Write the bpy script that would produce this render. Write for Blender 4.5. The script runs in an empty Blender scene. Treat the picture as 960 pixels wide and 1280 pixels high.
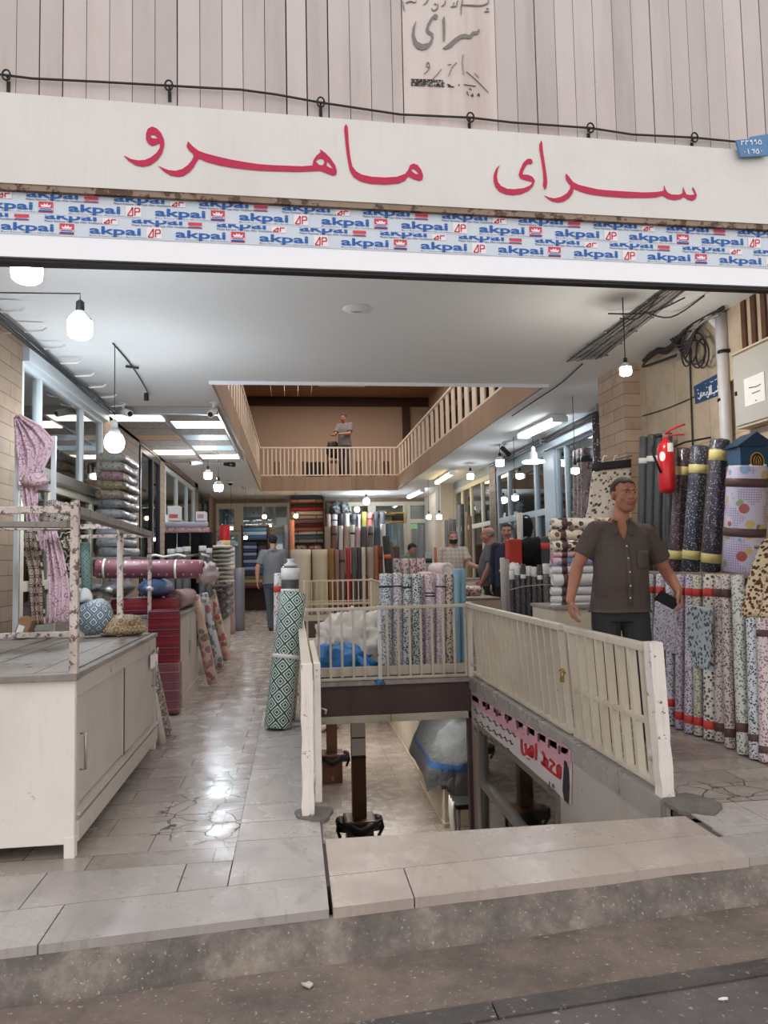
import bpy, bmesh, math, random
from mathutils import Vector, Matrix, noise
from mathutils.geometry import tessellate_polygon
random.seed(7)
S = bpy.context.scene
COL = S.collection
PI = math.pi
# ------------------------------------------------------------------ camera
FPX, CXP, CYP = 930.0, 480.0, 640.0
YAW, PITCH, ROLL = math.radians(7.0), math.radians(3.82), 0.02
EYE = Vector((0, 0, 1.25))
FW = Vector((math.sin(YAW)*math.cos(PITCH), math.cos(YAW)*math.cos(PITCH), math.sin(PITCH)))
R0 = Vector((math.cos(YAW), -math.sin(YAW), 0)); U0 = R0.cross(FW)
RT = R0*math.cos(ROLL) - U0*math.sin(ROLL); UP = U0*math.cos(ROLL) + R0*math.sin(ROLL)
cam_d = bpy.data.cameras.new('camera'); cam = bpy.data.objects.new('camera', cam_d); COL.objects.link(cam)
cam_d.sensor_fit = 'VERTICAL'; cam_d.sensor_height = 36.0; cam_d.lens = 36.0*FPX/1280.0
cam_d.clip_start = 0.05; cam_d.clip_end = 200
cam.matrix_world = Matrix(((RT.x, UP.x, -FW.x, EYE.x), (RT.y, UP.y, -FW.y, EYE.y), (RT.z, UP.z, -FW.z, EYE.z), (0, 0, 0, 1)))
S.camera = cam
# ------------------------------------------------------------------ sky light, exposure
S.view_settings.view_transform = 'Standard'; S.view_settings.look = 'None'
S.view_settings.gamma = 1.0; S.view_settings.use_curve_mapping = False
S.view_settings.exposure = 0.0
W = bpy.data.worlds.new('sky'); S.world = W; W.use_nodes = True
bg = W.node_tree.nodes['Background']
bg.inputs[0].default_value = (1.0, 0.98, 0.975, 1); bg.inputs[1].default_value = 1.38
BULB = 230.0       # emission of the lamps
def area(name, loc, size, power, rot=(0, 0, 0), col=(1, .95, .88)):
    l = bpy.data.lights.new(name, 'AREA'); l.shape = 'RECTANGLE'; l.size, l.size_y = size; l.energy = power; l.color = col
    o = bpy.data.objects.new(name, l); o.location = loc; o.rotation_euler = rot; COL.objects.link(o)
    return o
# unseen area lights added to brighten the basement and the gallery floor
area('basement_fill_light', (1.4, 10.5, -0.47), (1.6, .5), 40)
area('basement_fill_light', (1.4, 15.0, -0.47), (1.6, .5), 40)
area('gallery_fill_light', (1.2, 19.0, 6.3), (4, 4), 190, col=(1, .88, .80))
area('gallery_fill_light', (1.2, 11.0, 6.3), (4, 5), 170, col=(1, .88, .80))
# ------------------------------------------------------------------ pixel of the photograph -> point on a real plane
def ray(x, y): return FW + RT*((x-CXP)/FPX) + UP*((CYP-y)/FPX)
def pz(x, y, v): d = ray(x, y); return EYE + d*((v-EYE.z)/d.z)
def py(x, y, v): d = ray(x, y); return EYE + d*((v-EYE.y)/d.y)
def px(x, y, v): d = ray(x, y); return EYE + d*((v-EYE.x)/d.x)
# ------------------------------------------------------------------ node helpers
class N:
    def __init__(s, name):
        s.m = bpy.data.materials.new(name); s.m.use_nodes = True
        s.t = s.m.node_tree; s.t.nodes.clear()
        s.out = s.t.nodes.new('ShaderNodeOutputMaterial')
        s._uv = s._ob = None
    def put(s, sock, v):
        if hasattr(v, 'is_output') or isinstance(v, bpy.types.NodeSocket): s.t.links.new(v, sock)
        elif v is not None:
            if sock.type == 'RGBA' and len(v) == 3: v = (*v, 1)
            sock.default_value = v
    def node(s, typ, **kw):
        n = s.t.nodes.new(typ)
        for k, v in kw.items(): setattr(n, k, v)
        return n
    def uv(s):
        if not s._uv: s._uv = s.node('ShaderNodeTexCoord').outputs['UV']
        return s._uv
    def ob(s):
        if not s._ob: s._ob = s.node('ShaderNodeTexCoord').outputs['Object']
        return s._ob
    def math(s, op, a, b=None, c=None):
        n = s.node('ShaderNodeMath', operation=op); s.put(n.inputs[0], a)
        if b is not None: s.put(n.inputs[1], b)
        if c is not None: s.put(n.inputs[2], c)
        return n.outputs[0]
    def mapping(s, v, scale=(1, 1, 1), rot=(0, 0, 0), loc=(0, 0, 0)):
        n = s.node('ShaderNodeMapping'); s.put(n.inputs[0], v); n.inputs['Scale'].default_value = scale
        n.inputs['Rotation'].default_value = rot; n.inputs['Location'].default_value = loc
        return n.outputs[0]
    def xyz(s, v):
        n = s.node('ShaderNodeSeparateXYZ'); s.put(n.inputs[0], v); return n.outputs
    def noise(s, v, scale=5, detail=3, rough=.5, dist=0):
        n = s.node('ShaderNodeTexNoise'); s.put(n.inputs['Vector'], v); n.inputs['Scale'].default_value = scale
        n.inputs['Detail'].default_value = detail; n.inputs['Roughness'].default_value = rough; n.inputs['Distortion'].default_value = dist
        return n.outputs[0]
    def voro(s, v, scale=5, feature='F1', rnd=1.0):
        n = s.node('ShaderNodeTexVoronoi', feature=feature); s.put(n.inputs['Vector'], v); n.inputs['Scale'].default_value = scale
        n.inputs['Randomness'].default_value = rnd
        return n.outputs
    def ramp(s, f, stops, interp='LINEAR'):
        n = s.node('ShaderNodeValToRGB'); s.put(n.inputs[0], f); e = n.color_ramp.elements; n.color_ramp.interpolation = interp
        while len(e) < len(stops): e.new(0.5)
        for i, (p, c) in enumerate(stops):
            e[i].position = p; e[i].color = (*c, 1) if not isinstance(c, (int, float)) else (c, c, c, 1)
        return n.outputs[0]
    def mix(s, f, a, b, blend='MIX'):
        n = s.node('ShaderNodeMix', data_type='RGBA', blend_type=blend); s.put(n.inputs[0], f); s.put(n.inputs[6], a); s.put(n.inputs[7], b)
        return n.outputs[2]
    def step(s, v, a, b):      # smooth 0..1 between a and b
        n = s.node('ShaderNodeMapRange', interpolation_type='SMOOTHSTEP'); s.put(n.inputs[0], v); n.inputs[1].default_value = a; n.inputs[2].default_value = b
        return n.outputs[0]
    def finish(s, col, rough=.6, metal=0, spec=.5, bump=None, bs=.3, bd=.01, coat=0, coat_r=.08, sheen=0, emit=None, es=0, coatbump=None):
        p = s.node('ShaderNodeBsdfPrincipled'); s.put(p.inputs['Base Color'], col); s.put(p.inputs['Roughness'], rough)
        p.inputs['Metallic'].default_value = metal; p.inputs['Specular IOR Level'].default_value = spec
        if coat: p.inputs['Coat Weight'].default_value = coat; p.inputs['Coat Roughness'].default_value = coat_r
        if sheen: p.inputs['Sheen Weight'].default_value = sheen
        if bump is not None:
            b = s.node('ShaderNodeBump'); s.put(b.inputs['Height'], bump); b.inputs['Strength'].default_value = bs; b.inputs['Distance'].default_value = bd
            s.t.links.new(b.outputs[0], p.inputs['Normal'])
            if coat and coatbump is None: s.t.links.new(b.outputs[0], p.inputs['Coat Normal'])
        if coatbump is not None:
            b = s.node('ShaderNodeBump'); s.put(b.inputs['Height'], coatbump); b.inputs['Strength'].default_value = .7; b.inputs['Distance'].default_value = .02
            s.t.links.new(b.outputs[0], p.inputs['Coat Normal'])
        if emit is not None: s.put(p.inputs['Emission Color'], emit); p.inputs['Emission Strength'].default_value = es
        s.t.links.new(p.outputs[0], s.out.inputs[0])
        return s.m
def srgb(r, g, b):
    f = lambda c: (c/255/12.92) if c <= 10 else ((c/255+.055)/1.055)**2.4
    return (f(r), f(g), f(b))
C = srgb
_plain = {}
def plain(r, g, b, rough=.7, metal=0, coat=0, var=.12, spec=.4):
    k = (r, g, b, rough, metal, coat)
    if k in _plain: return _plain[k]
    n = N('plain_%d_%d_%d' % (r, g, b)); c = C(r, g, b)
    f = n.noise(n.ob(), 14, 4, .6)
    col = n.mix(f, tuple(x*(1-var) for x in c), tuple(min(1, x*(1+var)) for x in c))
    _plain[k] = n.finish(col, rough, metal, spec, bump=n.noise(n.ob(), 120, 2), bs=.08, coat=coat)
    return _plain[k]
def painted(name, c, dark, wear=.5, rough=.45, scale=9, chips=.62, chipcol=(70, 55, 50), dirt=.35):
    n = N(name); o = n.ob()
    big = n.noise(o, 2.2, 5, .65); fine = n.noise(o, scale, 6, .7)
    col = n.mix(n.math('MULTIPLY', n.step(big, .4, .75), dirt), C(*c), C(*dark))
    ch = n.step(fine, chips, chips+.03)
    st = n.noise(n.mapping(o, (14, 14, 1.2)), 3, 5, .7)
    col = n.mix(n.math('MULTIPLY', n.step(st, .5, .75), wear*.5), col, C(*dark))
    col = n.mix(n.math('MULTIPLY', ch, wear), col, C(*chipcol))
    return n.finish(col, n.mix(ch, (rough,)*3, (.8,)*3), bump=fine, bs=.1)
def fabric(name, base, cols, scale=30, size=.3, coat=0, second=True, rough=.7):
    """small scattered print on a plain ground, in metres of the cloth's own surface"""
    n = N(name); v = n.uv()
    w = n.noise(v, scale*1.3, 2); vv = n.node('ShaderNodeVectorMath', operation='ADD'); n.put(vv.inputs[0], v)
    sc = n.node('ShaderNodeVectorMath', operation='SCALE'); t = n.node('ShaderNodeTexNoise'); n.put(t.inputs['Vector'], v); t.inputs['Scale'].default_value = scale*1.6
    n.put(sc.inputs[0], t.outputs[1]); sc.inputs['Scale'].default_value = .35/scale; n.put(vv.inputs[1], sc.outputs[0])
    vo = n.voro(vv.outputs[0], scale)
    rr = n.xyz(vo['Color'])[0]
    pick = n.ramp(rr, [(i/len(cols), C(*c)) for i, c in enumerate(cols)], 'CONSTANT')
    col = n.mix(n.step(vo['Distance'], size+.04, size), C(*base), pick)
    if second:
        v2 = n.voro(n.mapping(v, loc=(.37, .21, 0)), scale*2.1)
        col = n.mix(n.math('MULTIPLY', n.step(v2['Distance'], .2, .16), n.step(n.xyz(v2['Color'])[1], .45, .5)), col, C(*cols[-1]))
    wr = n.noise(n.ob(), 9, 4, .6, 1.5)
    return n.finish(col, rough, coat=coat, bump=w, bs=.05, coatbump=wr if coat else None)
def plastic(name, c, var=.2, coat=1.0, scale=12, second=None):
    """cloth wrapped in clear crinkled film"""
    n = N(name); o = n.ob(); wr = n.noise(o, scale, 5, .65, 2.0)
    f = n.noise(o, 25, 3)
    cc = C(*c); col = n.mix(f, tuple(x*(1-var) for x in cc), tuple(min(1, x*(1+var)) for x in cc))
    if second: col = n.mix(n.step(n.noise(o, 38, 3), .55, .6), col, C(*second))
    return n.finish(col, .6, coat=coat, coat_r=.12, coatbump=wr)
def diamonds(name, a, b, c, scale=14, coat=.6):
    n = N(name); x = n.xyz(n.mapping(n.uv(), (scale, scale, 1), (0, 0, PI/4)))
    fr = lambda q: n.math('ABSOLUTE', n.math('SUBTRACT', n.math('FRACT', q), .5))
    d = n.math('MAXIMUM', fr(x[0]), fr(x[1]))
    col = n.ramp(d, [(0, C(*c)), (.12, C(*b)), (.2, C(*a)), (.32, C(*b)), (.42, C(*c))], 'CONSTANT')
    return n.finish(col, .6, coat=coat, coatbump=n.noise(n.ob(), 10, 5, .65, 2))
def medallion(name, a, b, c, scale=12, rot=0):
    n = N(name); x = n.xyz(n.mapping(n.uv(), (scale, scale, 1), (0, 0, rot)))
    p = lambda q: n.math('SUBTRACT', n.math('FRACT', q), .5)
    u, v = p(x[0]), p(x[1])
    r = n.math('SQRT', n.math('ADD', n.math('POWER', u, 2), n.math('POWER', v, 2)))
    ang = n.math('ARCTAN2', v, u)
    rr = n.math('ADD', r, n.math('MULTIPLY', n.math('COSINE', n.math('MULTIPLY', ang, 8)), .045))
    col = n.ramp(rr, [(0, C(*c)), (.08, C(*b)), (.15, C(*a)), (.2, C(*b)), (.3, C(*c)), (.36, C(*a)), (.45, C(*b)), (.5, C(*c)), (.56, C(*a))], 'CONSTANT')
    return n.finish(col, .75)
def swirls(name, base, line, scale=6):
    n = N(name); v = n.uv()
    t = n.node('ShaderNodeTexWave', wave_type='RINGS', rings_direction='SPHERICAL'); n.put(t.inputs['Vector'], n.voro(v, scale, rnd=.6)['Position'])
    vo = n.voro(v, scale, rnd=.7)
    ns = n.noise(v, scale*1.2, 2)
    f = n.math('FRACT', n.math('ADD', n.math('MULTIPLY', vo['Distance'], 3.2), n.math('MULTIPLY', ns, 1.6)))
    g = n.math('ABSOLUTE', n.math('SUBTRACT', f, .5))
    col = n.mix(n.step(g, .11, .06), C(*base), C(*line))
    return n.finish(col, .8)
def stripes(name, stops, scale=8, axis=1, coat=0):
    n = N(name); x = n.xyz(n.uv())[axis]
    col = n.ramp(n.math('FRACT', n.math('MULTIPLY', x, scale)), [(p, C(*c)) for p, c in stops], 'CONSTANT')
    return n.finish(col, .75, coat=coat, coatbump=n.noise(n.ob(), 14, 5, .65, 2) if coat else None, bump=n.noise(n.uv(), 300, 1), bs=.05)
def glow(name, c, s):
    n = N(name); e = n.node('ShaderNodeEmission'); n.put(e.inputs[0], C(*c)); e.inputs[1].default_value = s
    n.t.links.new(e.outputs[0], n.out.inputs[0]); return n.m
def glass(name, tint=(.9, .95, .95), refl=.14, rough=.02):
    n = N(name); tr = n.node('ShaderNodeBsdfTransparent'); n.put(tr.inputs[0], tint); g = n.node('ShaderNodeBsdfGlossy'); g.inputs['Roughness'].default_value = rough
    lw = n.node('ShaderNodeFresnel'); lw.inputs[0].default_value = 1.5
    mx = n.node('ShaderNodeMixShader'); n.put(mx.inputs[0], n.math('ADD', n.math('MULTIPLY', lw.outputs[0], .8), refl))
    n.t.links.new(tr.outputs[0], mx.inputs[1]); n.t.links.new(g.outputs[0], mx.inputs[2]); n.t.links.new(mx.outputs[0], n.out.inputs[0]); return n.m
# ------------------------------------------------------------------ geometry builder
class G:
    def __init__(s): s.v = []; s.f = []; s.uv = {}; s.mi = {}; s.cm = 0; s.sm = set()
    def add(s, V, F, uvs=None, smooth=False):
        b = len(s.v); s.v += [Vector(p) for p in V]
        for i, f in enumerate(F):
            k = len(s.f); s.f.append([b+j for j in f]); s.mi[k] = s.cm
            if uvs: s.uv[k] = uvs[i]
            if smooth: s.sm.add(k)
        return s
    def box(s, a, b, bev=0, M=None):
        x0, y0, z0 = [min(p, q) for p, q in zip(a, b)]; x1, y1, z1 = [max(p, q) for p, q in zip(a, b)]
        if bev:
            bm = bmesh.new(); bmesh.ops.create_cube(bm, size=1)
            for v in bm.verts: v.co = Vector(((x0+x1)/2+v.co.x*(x1-x0), (y0+y1)/2+v.co.y*(y1-y0), (z0+z1)/2+v.co.z*(z1-z0)))
            bmesh.ops.bevel(bm, geom=bm.edges[:], offset=min(bev, .45*min(x1-x0, y1-y0, z1-z0)), segments=2, affect='EDGES', profile=.6)
            bm.verts.index_update(); V = [v.co.copy() for v in bm.verts]; F = [[v.index for v in f.verts] for f in bm.faces]; bm.free()
        else:
            V = [Vector(p) for p in ((x0, y0, z0), (x1, y0, z0), (x1, y1, z0), (x0, y1, z0), (x0, y0, z1), (x1, y0, z1), (x1, y1, z1), (x0, y1, z1))]
            F = [(0, 3, 2, 1), (4, 5, 6, 7), (0, 1, 5, 4), (1, 2, 6, 5), (2, 3, 7, 6), (3, 0, 4, 7)]
        if M: V = [M @ v for v in V]
        return s.add(V, F)
    def hexa(s, q0, q1):       # two quads (bottom ring, top ring)
        return s.add(list(q0)+list(q1), [(3, 2, 1, 0), (4, 5, 6, 7), (0, 1, 5, 4), (1, 2, 6, 5), (2, 3, 7, 6), (3, 0, 4, 7)])
    def quad(s, a, b, c, d): return s.add([a, b, c, d], [(0, 1, 2, 3)])
    def tube(s, pts, r, n=8, cap=True, smooth=True):
        pts = [Vector(p) for p in pts]; rs = r if isinstance(r, (list, tuple)) else [r]*len(pts)
        V = []; F = []; U = []; ref = None; L = 0; ls = []
        for i, p in enumerate(pts):
            d = (pts[min(i+1, len(pts)-1)]-pts[max(i-1, 0)]).normalized()
            if ref is None: ref = d.orthogonal().normalized()
            ref = (ref-d*ref.dot(d)).normalized() if (ref-d*ref.dot(d)).length > 1e-5 else d.orthogonal().normalized()
            w = d.cross(ref)
            if i: L += (p-pts[i-1]).length
            ls.append(L)
            for k in range(n):
                a = 2*PI*k/n; V.append(p+(ref*math.cos(a)+w*math.sin(a))*rs[i])
        for i in range(len(pts)-1):
            for k in range(n):
                k2 = (k+1) % n; F.append((i*n+k, i*n+k2, (i+1)*n+k2, (i+1)*n+k))
                u0, u1 = 2*PI*rs[i]*k/n, 2*PI*rs[i]*(k+1)/n; U.append([(u0, ls[i]), (u1, ls[i]), (u1, ls[i+1]), (u0, ls[i+1])])
        s.add(V, F, U, smooth)
        if cap:
            m = (len(pts)-1)*n; b = len(s.v)-len(V)
            for f in ([b+k for k in reversed(range(n))], [b+m+k for k in range(n)]): s.f.append(f); s.mi[len(s.f)-1] = s.cm
        return s
    def lathe(s, prof, M=None, n=20, du=0.0, smooth=True, squash=None):
        """prof: (radius, height) pairs about local z; M places it"""
        V = []; F = []; U = []; L = [0]
        rm = max(p[0] for p in prof)
        for a, b in zip(prof, prof[1:]): L.append(L[-1]+math.hypot(b[0]-a[0], b[1]-a[1]))
        for r, h in prof:
            for k in range(n):
                a = 2*PI*k/n; p = Vector((r*math.cos(a), r*math.sin(a), h))
                if squash: p = squash(p, a)
                V.append(M @ p if M else p)
        for i in range(len(prof)-1):
            for k in range(n):
                k2 = (k+1) % n; F.append((i*n+k, i*n+k2, (i+1)*n+k2, (i+1)*n+k))
                u0, u1 = du+2*PI*rm*k/n, du+2*PI*rm*(k+1)/n; U.append([(u0, du+L[i]), (u1, du+L[i]), (u1, du+L[i+1]), (u0, du+L[i+1])])
        s.add(V, F, U, smooth)
        b = len(s.v)-len(V); m = (len(prof)-1)*n
        if prof[0][0] > 1e-5: s.f.append([b+k for k in reversed(range(n))]); s.mi[len(s.f)-1] = s.cm
        if prof[-1][0] > 1e-5: s.f.append([b+m+k for k in range(n)]); s.mi[len(s.f)-1] = s.cm
        return s
    def ell(s, c, r, n=16, m=10, M=None, nz=0, nf=4.0):
        c = Vector(c); V = []; F = []; U = []
        for i in range(m+1):
            t = PI*i/m
            for k in range(n):
                a = 2*PI*k/n; p = Vector((r[0]*math.sin(t)*math.cos(a), r[1]*math.sin(t)*math.sin(a), -r[2]*math.cos(t)))
                if M: p = M @ p
                p = c+p
                if nz: p += noise.noise_vector(p*nf)*nz
                V.append(p)
        for i in range(m):
            for k in range(n):
                k2 = (k+1) % n; F.append((i*n+k, i*n+k2, (i+1)*n+k2, (i+1)*n+k))
                f = lambda kk, ii: (r[0]*2*PI*kk/n, r[2]*PI*ii/m)
                U.append([f(k, i), f(k+1, i), f(k+1, i+1), f(k, i+1)])
        return s.add(V, F, U, True)
    def plate(s, loops, place, th):
        """filled outline with holes; loops in 2D, place(x, y, d) -> point, d = 0 front, th back"""
        L3 = [[Vector((p[0], p[1], 0)) for p in l] for l in loops]
        tri = tessellate_polygon(L3); flat = [p for l in loops for p in l]
        V = [place(p[0], p[1], 0) for p in flat]+[place(p[0], p[1], th) for p in flat]; n = len(flat)
        F = [tuple(t) for t in tri]; b = 0
        for l in loops:
            m = len(l)
            for i in range(m): F.append((b+i, b+(i+1) % m, n+b+(i+1) % m, n+b+i))
            b += m
        return s.add(V, F)
    def sheet(s, rows, th=.012, smooth=True):
        """grid of points (rows of equal length) thickened backwards along its normal"""
        m, k = len(rows), len(rows[0]); P = [[Vector(p) for p in r] for r in rows]; Nn = [[None]*k for _ in range(m)]
        for i in range(m):
            for j in range(k):
                a = P[min(i+1, m-1)][j]-P[max(i-1, 0)][j]; b = P[i][min(j+1, k-1)]-P[i][max(j-1, 0)]
                c = a.cross(b); Nn[i][j] = c.normalized() if c.length > 1e-9 else Vector((0, -1, 0))
        V = [p for r in P for p in r]+[P[i][j]-Nn[i][j]*th for i in range(m) for j in range(k)]; F = []; U = []; o = m*k
        su = [[0.0]*k for _ in range(m)]; sv = [[0.0]*k for _ in range(m)]
        for i in range(m):
            for j in range(k):
                if j: su[i][j] = su[i][j-1]+(P[i][j]-P[i][j-1]).length
                if i: sv[i][j] = sv[i-1][j]+(P[i][j]-P[i-1][j]).length
        for i in range(m-1):
            for j in range(k-1):
                q = [(i, j), (i, j+1), (i+1, j+1), (i+1, j)]; uu = [(su[a][b], sv[a][b]) for a, b in q]
                F.append([a*k+b for a, b in q]); U.append(uu)
                F.append([o+a*k+b for a, b in reversed(q)]); U.append(uu[::-1])
        rim = [(0, j) for j in range(k)]+[(i, k-1) for i in range(1, m)]+[(m-1, j) for j in range(k-2, -1, -1)]+[(i, 0) for i in range(m-2, 0, -1)]
        for a, b in zip(rim, rim[1:]+rim[:1]):
            F.append([a[0]*k+a[1], o+a[0]*k+a[1], o+b[0]*k+b[1], b[0]*k+b[1]]); U.append([(su[a[0]][a[1]], sv[a[0]][a[1]])]*4)
        return s.add(V, F, U, smooth)
    def build(s, name, mat, parent=None):
        me = bpy.data.meshes.new(name); me.from_pydata([tuple(v) for v in s.v], [], s.f)
        for m in (mat if isinstance(mat, (list, tuple)) else [mat]): me.materials.append(m)
        ul = me.uv_layers.new(name='UVMap').data
        for p in me.polygons:
            i = p.index; p.material_index = s.mi.get(i, 0); p.use_smooth = i in s.sm
            q = s.uv.get(i)
            if q and len(q) == p.loop_total:
                for li, t in zip(p.loop_indices, q): ul[li].uv = t
            else:
                nx, ny, nz = map(abs, p.normal)
                for li in p.loop_indices:
                    c = me.vertices[me.loops[li].vertex_index].co
                    ul[li].uv = (c.y, c.z) if nx >= ny and nx >= nz else ((c.x, c.z) if ny >= nz else (c.x, c.y))
        me.validate()
        bm = bmesh.new(); bm.from_mesh(me); bmesh.ops.recalc_face_normals(bm, faces=bm.faces[:]); bm.to_mesh(me); bm.free()
        o = bpy.data.objects.new(name, me); COL.objects.link(o)
        if parent: o.parent = parent
        return o
AUTO = []
def tag(o, label, cat, group=None, kind=None):
    o['label'] = label; o['category'] = cat
    if group: o['group'] = group
    if kind: o['kind'] = kind
    AUTO.append(o); return o
def thing(name, label, cat, group=None):
    o = bpy.data.objects.new(name, None); o.empty_display_size = .1; COL.objects.link(o)
    return tag(o, label, cat, group)
def one(name, g, mat, label, cat, group=None, kind=None): return tag(g.build(name, mat), label, cat, group, kind)
def struct(name, g, mat, parent=None):
    o = g.build(name, mat, parent)
    if not parent: o['kind'] = 'structure'
    return o
def settle():
    """put every thing's origin at its own base"""
    bpy.data.scenes.remove(_TS); bpy.context.view_layer.update()
    for o in AUTO:
        if o.type == 'EMPTY' and tuple(o.location) != (0, 0, 0): continue
        pts = []
        for c in ([o] if o.type == 'MESH' else [])+list(o.children_recursive):
            if c.type == 'MESH': pts += [c.matrix_world @ Vector(b) for b in c.bound_box]
        if not pts: continue
        lo = Vector([min(p[i] for p in pts) for i in range(3)]); hi = Vector([max(p[i] for p in pts) for i in range(3)])
        b = Vector(((lo.x+hi.x)/2, (lo.y+hi.y)/2, lo.z))
        if o.type == 'MESH':
            if o.data.users > 1: continue
            o.data.transform(Matrix.Translation(-b)); o.location += b
            for c in o.children: c.location -= b
        else:
            o.location = b
            for c in o.children: c.location -= b
def frame_m(p0, p1):
    z = (Vector(p1)-Vector(p0)).normalized(); x = Vector((1, 0, 0)) if abs(z.x) < .9 else Vector((0, 1, 0))
    y = z.cross(x).normalized(); x = y.cross(z)
    M = Matrix((x, y, z)).transposed().to_4x4(); M.translation = Vector(p0); return M
M_CORE = None
ORD = ['first', 'second', 'third', 'fourth', 'fifth', 'sixth', 'seventh', 'eighth', 'ninth', 'tenth', 'eleventh', 'twelfth', 'thirteenth', 'fourteenth', 'fifteenth', 'sixteenth', 'seventeenth', 'eighteenth', 'nineteenth', 'twentieth']
def roll(p0, p1, r, mat, label, group=None, bands=(), core=True, n=20, lump=.03, name='fabric_roll', cat='fabric roll', wrap=None):
    """a bolt of cloth wound about p0 -> p1; bands = [(from, to, material)] as fractions of its length"""
    p0, p1 = Vector(p0), Vector(p1); L = (p1-p0).length; M = frame_m(p0, p1); k = random.random()*9
    def sq(p, a):
        d = 1+lump*noise.noise(Vector((math.cos(a)*1.3+k, math.sin(a)*1.3, p.z*3+k)))
        return Vector((p.x*d, p.y*d, p.z))
    rc = r*.34; e = min(.012, r*.2)
    prof = [(rc, .004), (r*.62, .012), (r*.66, 0), (r-e, 0.0), (r, e)]
    m = max(2, int(L/.18)); prof += [(r, e+(L-2*e)*i/m) for i in range(1, m)]
    prof += [(r, L-e), (r-e, L), (r*.66, L), (r*.62, L-.012), (rc, L-.004)]
    g = G().lathe(prof, M, n, random.random()*3, True, sq)
    if not core and not bands: return one(name, g, mat, label, cat, group)
    t = thing(name, label, cat, group); g.build('fabric', mat, t)
    if core: G().lathe([(rc*.62, -.002), (rc*.98, -.002), (rc*.98, L+.006), (rc*.62, L+.006), (rc*.6, L-.05), (0, L-.05)], M, 12).build('cardboard_core', MT['cardboard'], t)
    for a, b, bmt in bands:
        G().lathe([(r*1.0, L*a), (r*1.035, L*a+.001), (r*1.035, L*b-.001), (r*1.0, L*b)], M, n, 0, True, sq).build('label_band', bmt, t)
    if wrap: 
        G().lathe([(r*.7, L), (r*.8, L+.02), (r*.45, L+.035), (r*.3, L+.05), (r*.5, L+.075), (r*.2, L+.07), (.0, L+.06)], M, n, 0, True, sq).build('plastic_wrap', wrap, t)
    return t
_TS = bpy.data.scenes.new('shaping')
def shaped(o):
    """evaluated mesh of one object, worked out in a small scene of its own"""
    _TS.collection.objects.link(o); vl = _TS.view_layers[0]; vl.update(); dg = vl.depsgraph; dg.update()
    m = bpy.data.meshes.new_from_object(o.evaluated_get(dg)); bpy.data.objects.remove(o); return m
def text_poly(txt, size, bold=0.0, sx=1.0):
    cu = bpy.data.curves.new('t', 'FONT'); cu.body = txt; cu.size = size; cu.offset = bold; cu.resolution_u = 3
    me = shaped(bpy.data.objects.new('t', cu)); V = [(v.co.x*sx, v.co.y) for v in me.vertices]; F = [list(p.vertices) for p in me.polygons]
    bpy.data.meshes.remove(me); bpy.data.curves.remove(cu)
    return V, F
def clip_poly(V, F, y0, y1):
    bm = bmesh.new(); vs = [bm.verts.new((x, y, 0)) for x, y in V]
    for f in F:
        try: bm.faces.new([vs[i] for i in f])
        except ValueError: pass
    for yy, s in ((y0, -1), (y1, 1)):
        bmesh.ops.bisect_plane(bm, geom=bm.verts[:]+bm.edges[:]+bm.faces[:], plane_co=(0, yy, 0), plane_no=(0, s, 0), clear_outer=True)
    bm.verts.index_update(); r = [(v.co.x, v.co.y) for v in bm.verts], [[v.index for v in f.verts] for f in bm.faces]; bm.free(); return r
def ribbon(pts, w, k=3):
    """calligraphic stroke outline: pts (x, y[, width factor])"""
    P = []
    q = [pts[0]]+list(pts)+[pts[-1]]
    f = lambda p: (p[0], p[1], p[2] if len(p) > 2 else 1.0)
    q = [f(p) for p in q]
    for i in range(1, len(q)-2):
        for j in range(k):
            t = j/k; P.append(tuple(.5*((2*q[i][a])+(-q[i-1][a]+q[i+1][a])*t+(2*q[i-1][a]-5*q[i][a]+4*q[i+1][a]-q[i+2][a])*t*t+(-q[i-1][a]+3*q[i][a]-3*q[i+1][a]+q[i+2][a])*t**3) for a in range(3)))
    P.append(q[-2]); A = []; B = []
    for i, p in enumerate(P):
        a, b = P[max(i-1, 0)], P[min(i+1, len(P)-1)]; dx, dy = b[0]-a[0], b[1]-a[1]; l = math.hypot(dx, dy) or 1
        h = w*max(p[2], .08)/2; A.append((p[0]-dy/l*h, p[1]+dx/l*h)); B.append((p[0]+dy/l*h, p[1]-dx/l*h))
    return A+B[::-1]
def ribs(g, strokes, w, place, th=.002):
    """strokes as quad strips (safe where a stroke crosses itself)"""
    for st in strokes:
        o = ribbon(st, w); n = len(o)//2; A, B = o[:n], o[n:][::-1]
        V = [place(p[0], p[1], 0) for p in A+B]+[place(p[0], p[1], th) for p in A+B]; F = []
        for i in range(n-1):
            F += [(i, i+1, n+i+1, n+i), (i, i+1, 2*n+i+1, 2*n+i), (n+i, n+i+1, 3*n+i+1, 3*n+i)]
        F += [(0, n, 3*n, 2*n), (n-1, 2*n-1, 4*n-1, 3*n-1)]
        g.add(V, F)
    return g
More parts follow.
